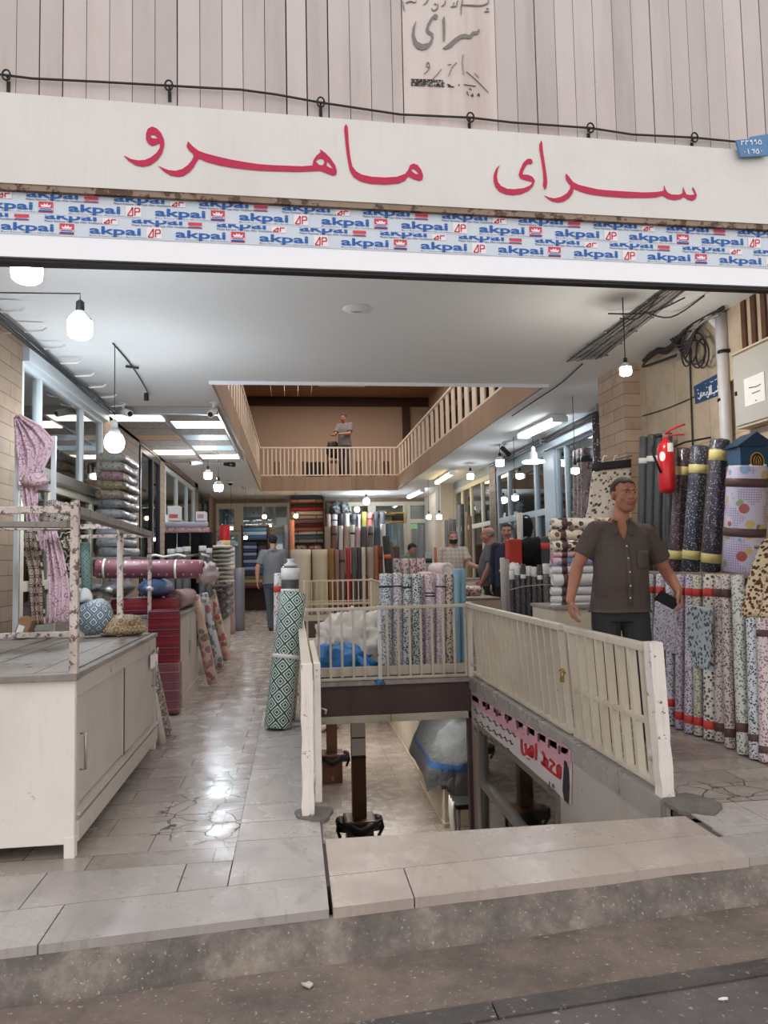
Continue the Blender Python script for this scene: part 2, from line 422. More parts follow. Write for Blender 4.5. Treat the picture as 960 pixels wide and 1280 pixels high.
# ------------------------------------------------------------------ materials of the place
MT = {}
MT['cardboard'] = plain(150, 118, 88, .85)
def m_stone(name, base, dark, islands=True, sc=1.0):
    n = N(name); o = n.ob()
    st = n.noise(n.mapping(o, (5*sc, 5*sc, .55*sc)), 1.6, 6, .65); sp = n.noise(o, 55, 4, .7); bl = n.noise(o, 1.4, 4, .6)
    col = n.mix(n.step(st, .42, .8), C(*base), C(*dark))
    col = n.mix(n.math('MULTIPLY', n.step(bl, .4, .8), .4), col, C(*dark))
    col = n.mix(n.math('MULTIPLY', n.step(sp, .6, .75), .25), col, C(*dark))
    if islands:
        g = n.node('ShaderNodeNewGeometry').outputs['Random Per Island']
        col = n.mix(.5, col, n.mix(g, C(*[c*.88 for c in base]), C(*[min(255, c*1.06) for c in base])))
    return n.finish(col, .75, bump=sp, bs=.1)
MT['cladding'] = m_stone('cladding_stone', (199, 188, 184), (160, 144, 136))
MT['plaque'] = m_stone('plaque_stone', (212, 200, 194), (190, 172, 165), False)
MT['joint'] = plain(92, 80, 74, .9)
MT['gallery_stone'] = m_stone('gallery_stone', (160, 134, 112), (124, 101, 84))
MT['sign'] = painted('sign_paint', (220, 216, 211), (196, 184, 172), .35, .5, 7, .70, (120, 85, 65), .3)
MT['red'] = plain(186, 24, 72, .45, var=.06)
MT['rust'] = painted('rusty_lip', (150, 130, 112), (95, 72, 55), .9, .8, 14, .52, (80, 55, 40))
MT['alu_white'] = plain(246, 246, 250, .3, var=.02)
MT['film'] = plain(208, 216, 226, .35, var=.03)
MT['film_blue'] = plain(26, 92, 172, .4, var=.05); MT['film_navy'] = plain(48, 70, 140, .4); MT['film_red'] = plain(206, 62, 76, .4); MT['film_pale'] = plain(236, 232, 236, .4, var=.03); MT['film_grey'] = plain(110, 122, 150, .5)
MT['black_rubber'] = plain(38, 36, 38, .55); MT['cable'] = plain(52, 46, 46, .6); MT['cable_pale'] = plain(150, 146, 142, .6)
MT['ceil'] = plain(232, 232, 230, .8, var=.03)
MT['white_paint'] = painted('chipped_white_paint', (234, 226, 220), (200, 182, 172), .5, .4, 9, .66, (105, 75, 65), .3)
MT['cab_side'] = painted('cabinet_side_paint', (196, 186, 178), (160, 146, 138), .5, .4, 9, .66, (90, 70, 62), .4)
MT['cream'] = painted('cream_paint', (214, 203, 184), (176, 158, 138), .45, .45, 16, .68, (70, 55, 48), .4)
MT['cream_far'] = plain(206, 192, 170, .5)
MT['post_paint'] = painted('chipped_post_paint', (238, 230, 222), (190, 170, 155), .9, .45, 11, .60, (84, 62, 55), .4)
MT['peeled'] = painted('peeled_frame_paint', (222, 212, 204), (140, 108, 98), .95, .5, 26, .53, (112, 78, 72), .6)
MT['plank'] = painted('grey_planks', (150, 142, 134), (98, 86, 78), .7, .7, 12, .6, (70, 58, 52), .7)
MT['dark_steel'] = plain(45, 42, 44, .35, .6); MT['steel'] = plain(170, 168, 166, .35, .8); MT['black'] = plain(18, 17, 19, .6); MT['brass'] = plain(176, 140, 70, .35, .8)
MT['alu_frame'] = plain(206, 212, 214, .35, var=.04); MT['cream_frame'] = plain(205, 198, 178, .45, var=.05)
MT['brown_beam'] = plain(92, 72, 70, .45, var=.1); MT['brown_wood'] = painted('brown_wood', (98, 62, 44), (60, 36, 26), .5, .4, 10, .75, (50, 30, 22), .8)
MT['dark_wood'] = plain(70, 42, 34, .5); MT['tan_wall'] = plain(184, 162, 142, .8, var=.04); MT['tan_plank'] = plain(150, 118, 88, .6)
MT['glass'] = glass('window_glass'); MT['glass_dark'] = glass('shop_glass', (.62, .68, .68), .12)
MT['teal_wall'] = plain(128, 146, 150, .7, var=.1); MT['amber_wall'] = plain(186, 150, 104, .7, var=.1); MT['pale_wall'] = plain(186, 194, 196, .7)
MT['paper'] = plain(236, 234, 232, .7, var=.02)
MT['panel_lit'] = glow('lit_ceiling_panel', (255, 248, 238), 5.0)
MT['panel_cool'] = glow('lit_cool_panel', (236, 246, 255), 5.0)
MT['panel_dim'] = plain(206, 228, 236, .5)
MT['acoustic'] = painted('patterned_ceiling_tile', (150, 138, 128), (110, 98, 90), .9, .8, 30, .55, (190, 180, 170), .3)
def m_tiles():
    n = N('marble_tiles'); o = n.ob()
    b = n.node('ShaderNodeTexBrick'); n.put(b.inputs['Vector'], n.mapping(o, loc=(.13, .07, 0))); b.offset = .43; b.inputs['Scale'].default_value = 1
    b.inputs['Brick Width'].default_value = .52; b.inputs['Row Height'].default_value = .235; b.inputs['Mortar Size'].default_value = .0035; b.inputs['Mortar Smooth'].default_value = .3
    n.put(b.inputs['Color1'], C(176, 165, 157)); n.put(b.inputs['Color2'], C(156, 146, 138)); n.put(b.inputs['Mortar'], C(92, 82, 76))
    vein = n.noise(n.mapping(o, (2.2, 3.6, 1), (0, 0, .5)), 2.2, 7, .7, 1.2)
    col = n.mix(n.math('MULTIPLY', n.step(vein, .5, .72), .5), b.outputs[0], C(128, 116, 108))
    dirt = n.noise(o, 1.7, 5, .7)
    col = n.mix(n.math('MULTIPLY', n.step(dirt, .45, .75), .4), col, C(120, 104, 94))
    # broken tiles: cracks gather in a few patches
    w = n.node('ShaderNodeVectorMath', operation='ADD'); n.put(w.inputs[0], o)
    q = n.node('ShaderNodeTexNoise'); n.put(q.inputs['Vector'], o); q.inputs['Scale'].default_value = 9
    sc = n.node('ShaderNodeVectorMath', operation='SCALE'); n.put(sc.inputs[0], q.outputs[1]); sc.inputs['Scale'].default_value = .08; n.put(w.inputs[1], sc.outputs[0])
    cr = n.voro(w.outputs[0], 6.5, 'DISTANCE_TO_EDGE')['Distance']
    x = n.xyz(o)
    def patch(cx, cy, rx, ry):
        a = n.math('POWER', n.math('DIVIDE', n.math('SUBTRACT', x[0], cx), rx), 2); c = n.math('POWER', n.math('DIVIDE', n.math('SUBTRACT', x[1], cy), ry), 2)
        return n.step(n.math('SQRT', n.math('ADD', a, c)), 1.0, .6)
    mask = n.math('MAXIMUM', patch(-.38, 4.1, .3, .8), n.math('MAXIMUM', patch(2.35, 3.75, .45, .3), patch(-.62, 3.9, .1, .5)))
    ck = n.math('MULTIPLY', n.step(cr, .034, .010), mask)
    col = n.mix(ck, col, C(60, 52, 48))
    rg = n.mix(n.step(n.noise(o, 6, 4), .4, .7), (.2,)*3, (.36,)*3)
    hb = n.math('SUBTRACT', n.noise(o, 3, 3), n.math('MULTIPLY', ck, .5))
    return n.finish(col, rg, bump=hb, bs=.12, bd=.02, spec=.5)
def m_slab(name, c, v, joint=None):
    n = N(name); o = n.ob(); vein = n.noise(n.mapping(o, (3.5, 1.0, 1), (0, 0, -.7)), 2.6, 8, .7, 1.6); f = n.noise(o, 40, 4, .7); d = n.noise(o, 2, 5, .65)
    col = n.mix(n.math('MULTIPLY', n.step(vein, .5, .68), .7), C(*c), C(*v)); col = n.mix(n.math('MULTIPLY', n.step(d, .45, .8), .5), col, C(*[k*.78 for k in v]))
    g = n.node('ShaderNodeNewGeometry').outputs['Random Per Island']
    col = n.mix(n.math('MULTIPLY', g, .35), col, C(*[k*.9 for k in v]))
    return n.finish(col, n.mix(n.step(d, .4, .7), (.25,)*3, (.42,)*3), bump=f, bs=.04)
MT['tiles'] = m_tiles()
MT['slab'] = m_slab('grey_marble_slab', (184, 175, 170), (144, 138, 134))
MT['slab_pale'] = m_slab('pale_marble_slab', (186, 173, 163), (166, 150, 140))
def m_concrete(name, a, b, c, sc=3, rough=.85):
    n = N(name); o = n.ob(); p = n.noise(o, sc, 8, .72); q = n.noise(o, sc*14, 4, .7); s = n.noise(n.mapping(o, (1, 1, 1), loc=(5, 3, 1)), sc*.7, 5, .7)
    col = n.ramp(p, [(.3, C(*b)), (.5, C(*a)), (.72, C(*c))]); col = n.mix(n.math('MULTIPLY', n.step(q, .60, .70), .6), col, C(205, 196, 184))
    col = n.mix(n.math('MULTIPLY', n.step(s, .52, .7), .6), col, C(*b))
    return n.finish(col, rough, bump=n.math('ADD', n.math('MULTIPLY', q, .4), p), bs=.5, bd=.02)
MT['curb'] = m_concrete('kerb_concrete', (112, 103, 97), (80, 73, 69), (156, 143, 130), 5)
MT['street'] = m_concrete('street_asphalt', (112, 99, 90), (84, 75, 70), (134, 118, 104), 3.5)
MT['drain'] = m_concrete('drain_stone', (72, 67, 65), (54, 50, 50), (92, 85, 81), 3, .5)
MT['road'] = m_concrete('road_asphalt', (96, 88, 86), (78, 72, 72), (110, 101, 98), 3)
MT['patch'] = m_concrete('cement_patch', (112, 106, 102), (90, 84, 82), (130, 124, 118), 6)
def m_brick(name, a, b, mortar, w, h):
    n = N(name); t = n.node('ShaderNodeTexBrick'); n.put(t.inputs['Vector'], n.uv()); t.inputs['Scale'].default_value = 1; t.inputs['Brick Width'].default_value = w; t.inputs['Row Height'].default_value = h
    t.inputs['Mortar Size'].default_value = .004; n.put(t.inputs['Color1'], C(*a)); n.put(t.inputs['Color2'], C(*b)); n.put(t.inputs['Mortar'], C(*mortar))
    f = n.noise(n.ob(), 5, 6, .7); col = n.mix(n.math('MULTIPLY', n.step(f, .4, .75), .45), t.outputs[0], C(*[k*.72 for k in b]))
    return n.finish(col, .75, bump=n.noise(n.ob(), 60, 3), bs=.1)
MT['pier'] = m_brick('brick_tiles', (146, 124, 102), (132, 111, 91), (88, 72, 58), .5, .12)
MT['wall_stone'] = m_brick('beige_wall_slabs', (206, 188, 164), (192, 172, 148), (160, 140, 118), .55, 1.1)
MT['pier_right'] = m_brick('lit_brick_tiles', (206, 182, 160), (190, 166, 144), (134, 112, 92), .5, .12)  # paler copy of the pier tiles, the bulb's light put into the colour
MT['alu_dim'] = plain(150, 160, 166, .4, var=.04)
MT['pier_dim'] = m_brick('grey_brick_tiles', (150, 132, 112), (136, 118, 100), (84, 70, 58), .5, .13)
# ------------------------------------------------------------------ street, kerb, floor
ZS = -.14
ye = lambda x: 2.785+(x-.12)*.098        # front edge of the raised floor
struct('street', G().box((-9, -9, -.4), (11, 3.4, ZS)), MT['street'])
a0, a1, b0, b1 = pz(480, 1277, ZS), pz(960, 1202, ZS), pz(605, 1280, ZS), pz(960, 1222, ZS)
ln = lambda p, q, x: p.y+(q.y-p.y)*(x-p.x)/(q.x-p.x)
g = G()
for xa in [-6+1.1*i for i in range(13)]:
    xb = xa+1.094
    g.hexa([(xa, ln(b0, b1, xa), ZS-.06), (xb, ln(b0, b1, xb), ZS-.06), (xb, ln(a0, a1, xb), ZS-.06), (xa, ln(a0, a1, xa), ZS-.06)],
           [(xa, ln(b0, b1, xa), ZS+.012), (xb, ln(b0, b1, xb), ZS+.012), (xb, ln(a0, a1, xb), ZS+.012), (xa, ln(a0, a1, xa), ZS+.012)])
struct('kerb', g, MT['drain'])
g = G().hexa([(-9, -9, -.42), (11, -9, -.42), (11, ln(b0, b1, 11), -.42), (-9, ln(b0, b1, -9), -.42)], [(-9, -9, ZS+.004), (11, -9, ZS+.004), (11, ln(b0, b1, 11), ZS+.004), (-9, ln(b0, b1, -9), ZS+.004)])
struct('road', g, MT['road'])
# sloping concrete kerb under the marble edge
rows = []
for i in range(90):
    x = -4+i*.1; y = ye(x); w = lambda k, s=.012: noise.noise(Vector((x*3, k, 1)))*s
    rows.append([(x, y+.25, -.2), (x, y+.02, -.028), (x, y-.012+w(1), -.034+w(5, .006)), (x, y-.04+w(2, .02), -.06), (x, y-.075+w(3), -.115), (x, y-.10+w(4), -.145), (x, y-.1, -.25)])
g = G(); V = [p for r in rows for p in r]
g.add(V, [(i*7+j, i*7+j+1, i*7+j+8, i*7+j+7) for i in range(89) for j in range(6)], smooth=True)
struct('kerb', g, MT['curb'])
FX0, FX1, FX2, FX3 = -2.4, .115, 1.87, 4.6
def slabq(g, x0, x1, y0, y1, top=0.0, gap=.0025, bot=-.12):
    """y0 / y1 may be functions of x"""
    f = lambda q, x: q(x) if callable(q) else q
    x0 += gap; x1 -= gap
    g.hexa([(x0, f(y0, x0)+gap, bot), (x1, f(y0, x1)+gap, bot), (x1, f(y1, x1)-gap, bot), (x0, f(y1, x0)-gap, bot)],
           [(x0, f(y0, x0)+gap, top), (x1, f(y0, x1)+gap, top), (x1, f(y1, x1)-gap, top), (x0, f(y1, x0)-gap, top)])
g = G().box((FX0, 3.30, -.12), (-.27, 23, 0)).box((FX2, 3.62, -.12), (3.6, 23, 0)).box((3.6, 6.9, -.12), (FX3, 23, 0)).box((FX1, 8.0, -.12), (FX2, 12.5, 0)).box((FX1, 18.05, -.12), (FX2, 23, 0)).box((-.27, 6.5, -.12), (FX1, 23, 0))
struct('floor', g, MT['tiles'])
g = G().box((FX0, 2.75, -.16), (-.3, 3.4, -.012)); struct('floor', G().box((FX0-1.6, 2.9, -.13), (FX1, 3.3, -.008)).box((FX1, 3.0, -.13), (FX3, 3.45, -.008)).box((-.28, 3.2, -.13), (FX1, 6.55, -.008)).box((FX2, 3.4, -.13), (3.6, 3.64, -.008)), MT['joint'])
g = G(); y2 = lambda x: ye(x)+.30
xs = [-4, -2.5, -.86, FX1]
for xa, xb in zip(xs, xs[1:]): slabq(g, xa, xb, ye, y2)
xs = [-4, -1.75, -1.02, -.46, -.27]
for xa, xb in zip(xs, xs[1:]): slabq(g, xa, xb, y2, 3.30)
slabq(g, -.27, FX1, y2, 3.52); slabq(g, -.27, FX1, 3.52, 3.76)
for ya, yb in ((3.76, 4.03), (4.03, 4.7), (4.7, 5.25), (5.25, 5.9), (5.9, 6.5)): slabq(g, -.27, FX1, ya, yb)
slabq(g, FX2+.02, 2.55, lambda x: ye(x)+.24, 3.30); slabq(g, 2.55, 4.6, lambda x: ye(x)+.24, 3.30)
for xa, xb in ((FX2+.03, 2.2), (2.2, 2.8), (2.8, 3.6)): slabq(g, xa, xb, 3.30, 3.63)
for xa, xb in ((FX2-.02, 2.25), (2.25, 2.9), (2.9, 4.6)): slabq(g, xa, xb, ye, lambda x: ye(x)+.24)
struct('floor', g, MT['slab'])
g = G(); slabq(g, FX1+.01, .43, lambda x: ye(x)-.005, lambda x: ye(x)+.27, .006); slabq(g, .43, FX2-.02, lambda x: ye(x)-.005, lambda x: ye(x)+.27, .006); slabq(g, FX1+.01, FX2-.02, lambda x: ye(x)+.27, 3.46, .006)
struct('floor_threshold', g, MT['slab_pale'])
# cement patches round the railing posts
def blob(cx, cy, rx, ry, z, seed, n=22):
    V = []; 
    for k in range(n):
        a = 2*PI*k/n; d = 1+.35*noise.noise(Vector((math.cos(a)*1.5+seed, math.sin(a)*1.5, seed))); V.append((cx+rx*d*math.cos(a), cy+ry*d*math.sin(a)))
    return V
for cx, cy, rx, ry, s in ((.09, 3.82, .1, .1, 3), (1.97, 3.62, .13, .16, 8), (2.95, 3.75, .2, .14, 5)):
    struct('floor_patch', G().plate([blob(cx, cy, rx, ry, 0, s)], lambda x, y, d: Vector((x, y, .0095-d)), .02), MT['patch'])
# ------------------------------------------------------------------ facade
YF = 2.80
g = G().box((-4.2, YF+.02, 2.40), (5.6, YF+.12, 9))
g.box((-4.2, YF+.02, -.2), (-2.42, YF+.12, 2.40)); g.box((3.6, YF+.02, -.2), (5.6, YF+.12, 2.40))
struct('wall_facade_core', g, MT['joint'])
g = G(); x = -4.15
xl, xr = py(503, 60, YF).x, py(618, 60, YF).x
while x < 5.5:
    w = .0835 if random.random() < .8 else .079
    if not (x+w > xl and x < xr):
        gap = .0025 if int(x*11) % 5 else .005
        g.box((x, YF-.012, 2.93), (x+w-gap, YF+.05, 9), 0)
    elif x < xl: g.box((x, YF-.012, 2.93), (xl-.004, YF+.05, 9))
    else:
        x = xr+.003; continue
    x += w
for xa in [-4.15+.165*i for i in range(58)]: g.box((xa, YF-.016, 2.90-.0266*(xa+1)+.035), (xa+.16, YF+.05, 2.93-.02*(xa+1)+.03))
struct('wall_facade', g, MT['cladding'])
# engraved stone tablet
tb = thing('stone_plaque', 'pale engraved stone tablet with grey calligraphy set in the ribbed facade above the sign', 'plaque')
G().box((xl, YF-.014, 2.93), (xr, YF+.05, 9)).build('slab', MT['plaque'], tb)
MT['engrave'] = plain(128, 122, 118, .8); MT['soot'] = plain(60, 56, 55, .9)
def on(plane, ox, oy, sc, th=1): return lambda x, y, d: py(ox+x/sc, oy+y/sc, plane+d*th)
g = G(); pl = on(YF-.018, 480, 0, 6)
g.plate([[(240,155),(215,210),(208,270),(220,325),(245,362),(285,376),(325,365),(358,330),(372,285),(370,250),(340,228),(335,205),(355,165),(375,135),(390,150),(405,125),(400,108),(380,103),(350,135),(325,180),(313,225),(325,250),(350,262),(355,290),(335,320),(290,330),(250,310),(230,265),(232,210)]], pl, .006)
g.plate([[(452,118),(438,145),(440,200),(445,310),(455,308),(460,230),(458,150)]], pl, .006)
g.plate([[(440,362),(480,330),(530,285),(570,260),(610,252),(640,262),(665,235),(690,235),(715,215),(718,235),(700,258),(675,258),(650,290),(610,285),(575,290),(540,320),(500,355),(465,370)]], pl, .006)
ribs(g, [[(140, 5, .6), (145, 45), (155, 80, .3)], [(165, 20), (200, 8), (235, 18, .5), (240, 0, .4)], [(295, 35, .3), (320, 15), (332, -8)], [(358, 60, .3), (370, 78), (400, 62), (405, 25, .5)], [(378, 25), (392, 32)], [(430, 45, .4), (455, 30), (462, 0, .6)], [(500, 48, .4), (540, 46), (548, 20), (556, 0, .5)], [(520, 40), (525, 15, .4)], [(580, 110, .4), (580, 50), (590, 0)], [(580, 35, .6), (650, 38, 1.2), (730, 40), (780, 20), (785, -10, .5)], [(755, 85), (790, 85, .6)], [(770, 62), (785, 66)]], 9, pl, .006)
ribs(g, [[(318, 485, .8), (330, 465), (342, 485), (338, 515), (300, 555, .3)], [(318, 485), (325, 502), (340, 498, .5)], [(430, 517, .6), (395, 560), (360, 595, .3)], [(478, 484, .5), (505, 480, .3)], [(545, 468), (510, 505), (485, 570, .4)], [(595, 405, .4), (588, 470), (600, 560, .3)], [(620, 535, .5), (700, 605), (785, 692, .2)], [(680, 545, .3), (712, 580, .2)]], 5, pl, .005)
g.build('engraving', MT['engrave'], tb)
g = G(); random.seed(3)
for i in range(46):
    x = 205+i*5.3+random.uniform(-2, 2)
    for j in range(5):
        if random.random() < .62: ribs(g, [[(x, 592+j*11+i*.2), (x+random.uniform(3, 9), 594+j*11+i*.2)]], random.uniform(4, 9), pl, .004)
ribs(g, [[(475, 630), (500, 640)], [(480, 645), (525, 650)], [(560, 632), (566, 640)], [(600, 632, .5), (690, 645, .4)], [(640, 660), (655, 672)], [(622, 685), (635, 715, .5)], [(652, 712), (668, 722)], [(662, 700), (670, 722)], [(700, 715), (712, 700), (716, 722)]], 6, pl, .004)
g.build('stencil', MT['soot'], tb)
# painted signboard
sg = thing('shop_sign', 'long cream metal signboard with large red hand-painted Persian lettering over the entrance', 'sign')
YS = 2.715
zt = lambda x: 2.955-.0266*(x+1); zb = lambda x: 2.632-.0154*(x+1)
pa, pb = py(0, 115, YS), py(960, 190, YS); qa, qb = py(0, 228, YS), py(960, 280, YS)
lz = lambda a, b, x: a.z+(b.z-a.z)*(x-a.x)/(b.x-a.x)
zt = lambda x: lz(pa, pb, x); zb = lambda x: lz(qa, qb, x)
g = G(); X0, X1 = -4.1, 5.5
def strip(g, x0, x1, za, zb_, y0, y1):
    g.hexa([(x0, y0, za(x0)), (x1, y0, za(x1)), (x1, y1, za(x1)), (x0, y1, za(x0))], [(x0, y0, zb_(x0)), (x1, y0, zb_(x1)), (x1, y1, zb_(x1)), (x0, y1, zb_(x0))])
strip(g, X0, X1, zb, zt, YS, YF+.03); g.build('board', MT['sign'], sg)
g = G(); strip(g, X0, X1, lambda x: zb(x)-.022, zb, YS+.004, YF+.03); strip(g, X0, X1, zt, lambda x: zt(x)+.008, YS+.03, YF); g.build('rusty_lip', MT['rust'], sg)
g = G(); P1, P2, P3, P4 = on(YS-.003, 140, 140, 4.8), on(YS-.003, 340, 140, 4.8), on(YS-.003, 600, 160, 6), on(YS-.003, 740, 180, 6)
g.plate([[(70,262),(100,293),(140,318),(185,328),(230,318),(270,290),(300,250),(314,200),(312,165),(295,125),(270,98),(240,86),(215,100),(203,130),(204,165),(218,190),(240,203),(262,197),(280,187),(288,190),(286,215),(268,243),(235,270),(200,286),(160,290),(115,282),(80,264)], [(230,145),(240,135),(255,137),(268,150),(273,158),(255,158),(238,155)]], P1, .004)
sh = lambda l: [(x+960, y) for x, y in l]
g.plate([[(278,322),(310,355),(350,380),(395,388),(430,382),(465,360),(490,330),(510,295),(522,278),(560,296),(640,318),(720,333),(800,343),(880,350),(960,354)]+sh([(150,358),(290,352),(330,368),(370,382),(385,375),(389,355),(380,320),(350,275),(320,245),(288,222),(292,240),(265,262),(248,290),(243,320),(180,325)])+[(960,318),(880,312),(800,300),(720,286),(640,268),(560,247),(520,232),(490,210),(455,175),(447,205),(462,230),(485,250),(490,265),(478,290),(455,318),(420,342),(380,352),(340,348),(305,335)], sh([(262,297),(275,283),(295,277),(310,285),(315,303),(305,318),(285,318)]), sh([(330,293),(350,315),(365,340),(345,333),(328,322)])], P1, .004)
g.plate([[(445,72),(435,85),(433,110),(440,180),(448,250),(458,310),(468,355),(490,390),(530,415),(590,430),(680,435),(760,428),(800,410),(818,385),(850,402),(885,412),(903,405),(907,380),(895,345),(875,318),(850,308),(828,318),(818,345),(800,370),(750,388),(680,392),(600,388),(540,375),(505,355),(482,325),(470,270),(460,180),(455,90)], [(835,343),(850,340),(872,358),(882,375),(860,370),(840,356)]], P2, .004)
g.build('lettering', MT['red'], sg); g = G()
g.plate([[(148,278),(120,305),(103,350),(102,395),(115,440),(145,475),(190,495),(245,503),(310,495),(365,470),(400,435),(412,395),(395,365),(360,350),(320,348),(325,320),(345,285),(365,265),(385,272),(396,255),(388,235),(372,228),(350,235),(325,260),(302,310),(290,350),(305,378),(345,392),(385,400),(395,410),(375,430),(330,450),(260,458),(205,455),(160,435),(135,405),(127,360),(135,310)]], P3, .004)
g.plate([[(460,90),(445,125),(445,160),(460,240),(472,320),(476,390),(473,430),(484,462),(498,450),(505,410),(500,350),(488,270),(475,190),(467,110)]], P3, .004)
s4 = lambda l: [(x+840, y+120) for x, y in l]
g.plate([[(484,505),(510,530),(545,550),(590,558),(630,550),(670,525),(695,490),(705,455),(760,478),(830,497)]+s4([(100,392),(250,402),(400,403),(480,400),(530,385),(570,410),(620,420),(665,412),(690,395),(720,415),(755,425),(778,412),(787,385),(775,350),(757,322),(752,335),(768,365),(768,378),(740,382),(710,378),(695,350),(685,320),(682,345),(680,370),(650,380),(600,378),(570,365),(555,345),(542,310),(540,340),(530,352),(480,360),(380,362),(250,355),(100,345)])+[(880,458),(800,440),(740,425),(700,405),(672,370),(648,340),(642,355),(645,385),(665,415),(680,432),(675,455),(650,490),(610,515),(560,527),(520,520)]], P3, .004)
g.build('lettering', MT['red'], sg)
# white shutter box with its protective film
YB = 2.74
ba, bb = py(0, 320, YB), py(960, 358, YB); fa, fb = py(0, 292, YB), py(960, 336, YB)
zbot = lambda x: lz(ba, bb, x); zflm = lambda x: lz(fa, fb, x)
bx = thing('shutter_box', 'white aluminium roller shutter box under printed blue and red protective film', 'shutter box')
g = G(); strip(g, -2.4, 3.6, zbot, lambda x: zb(x)-.026, YB, YB+.055); g.build('casing', MT['alu_white'], bx)
g = G(); strip(g, -2.4, 3.6, lambda x: zbot(x)-.012, zbot, YB+.012, YB+.05); g.build('underside_shade', MT['black_rubber'], bx)  # black strip paints in the shade on the box's underside
kf = (zflm(1)-zflm(0))
top = lambda x: zb(x)-.021; mid = lambda x: (zflm(x)+top(x))/2
fl = []
for nm, za, zc, yy in (('upper', mid, top, YB-.002), ('lower', zflm, mid, YB-.0025)):
    g = G(); strip(g, -2.4, 3.6, lambda x, za=za: za(x)+.001, lambda x, zc=zc: zc(x)-.001, yy, YB+.001); fl.append(g.build('protective_film', MT['film'], bx))
akV, akF = text_poly('akpai', .040, .0009, 2.25); akW = max(v[0] for v in akV)
# cropped upper print: only the lower part of each word is on the tape
akcV, akcF = clip_poly(akV, akF, -.012, .013)
prV, prF = text_poly('Please Remove The Tape After Installation.', .0105, .00015, 1.12); prW = max(v[0] for v in prV)
pcV, pcF = clip_poly(prV, prF, .003, .012)
def put_text(g, VF, x0, z0, y, sc=1, sl=kf): g.add([(x0+v[0]*sc, y, z0+v[1]*sc+sl*v[0]*sc) for v in VF[0]], VF[1])
def rect(g, x0, x1, z0, z1, y, th=.0006): g.hexa([(x0, y, z0), (x1, y, z0+kf*(x1-x0)), (x1, y+th, z0+kf*(x1-x0)), (x0, y+th, z0)], [(x0, y, z1), (x1, y, z1+kf*(x1-x0)), (x1, y+th, z1+kf*(x1-x0)), (x0, y+th, z1)])
PER = .305
def logos(gr, gw, gn, x, zl, zh, y, kind):
    if kind:   # red tile with a pale crown over a navy band
        rect(gr, x, x+.05, zl, zh, y); h = zh-zl
        rect(gn, x+.002, x+.048, zl+.002, zl+h*.22, y-.0005); rect(gw, x+.001, x+.049, zl+h*.22, zl+h*.42, y-.0005); rect(gn, x+.004, x+.046, zl+h*.27, zl+h*.37, y-.001)
        if h > .03:
            pts = [(.010, .5), (.040, .5), (.044, .74), (.034, .66), (.030, .86), (.025, .70), (.020, .86), (.016, .66), (.006, .74)]
            gw.plate([[(p[0], p[1]) for p in pts]], lambda a, b, d: Vector((x+a, y-.0006+d, zl+h*b+kf*a)), .0005)
    else:      # red outlined letters A and P on a pale tile
        rect(gw, x, x+.055, zl, zh, y); h = zh-zl; top_ = .92 if h > .03 else 1.15
        pl2 = lambda a, b, d: Vector((x+a, y-.0006+d, zl+h*b+kf*a))
        L = [[(.006, .1), (.024, top_-.05), (.024, .1), (.006, .1)], [(.032, .1), (.032, top_-.1), (.048, top_-.1), (.049, .5), (.033, .46)]] if h > .03 else [[(.006, .15), (.024, .8), (.024, .15), (.006, .15)], [(.032, .15), (.032, .8), (.049, .8)]]
        for st in L:
            V = []; 
            for a, b in zip(st, st[1:]):
                d = math.hypot(b[0]-a[0], (b[1]-a[1])*h) or 1; nx, nz = -(b[1]-a[1])*h/d*.0025, (b[0]-a[0])/d*.0025/h
                gr.add([pl2(a[0]+nx, a[1]+nz, 0), pl2(b[0]+nx, b[1]+nz, 0), pl2(b[0]-nx, b[1]-nz, 0), pl2(a[0]-nx, a[1]-nz, 0)], [(0, 1, 2, 3)])
xA = py(86, 245, YB).x; xB = py(2, 244, YB).x; xC = py(33, 232, YB).x; xD = py(56, 262, YB).x
blue, gr, gw, gn, gt = [G() for _ in range(5)], [G() for _ in range(5)], [G() for _ in range(5)], [G() for _ in range(5)], [G() for _ in range(5)]
for ri, (zlow, zhigh, x0, xc, k0) in enumerate(((mid, top, xA, xC, 0), (zflm, mid, xB, xD, 0))):
    yy = YB-.004; H = zhigh(0)-zlow(0)
    for k in range(-5, 11):
        x = x0+k*PER
        put_text(blue[ri], (akV, akF), x, zlow(x)+H*.20, yy)
        put_text(gt[ri], (pcV, pcF), x, zlow(x)+H*.035, yy)
        logos(gr[ri], gw[ri], gn[ri], x+akW+.020, zlow(x+akW)+H*.08, zlow(x+akW)+H*.60, yy, (k+ri) % 2 != 0)
        x = xc+k*PER
        put_text(blue[ri], (akcV, akcF), x, zlow(x)+H*.80, yy, 1)
        put_text(gt[ri], (prV, prF), x, zlow(x)+H*.655, yy)
        logos(gr[ri], gw[ri], gn[ri], x+akW+.02, zlow(x+akW)+H*.66, zlow(x+akW)+H*.95, yy, (k+ri) % 2 == 0)
for ri in range(2):
    blue[ri].build('blue_print', MT['film_blue'], fl[ri]); gr[ri].build('red_print', MT['film_red'], fl[ri]); gw[ri].build('white_print', MT['film_pale'], fl[ri]); gn[ri].build('navy_print', MT['film_navy'], fl[ri]); gt[ri].build('small_print', MT['film_grey'], fl[ri])
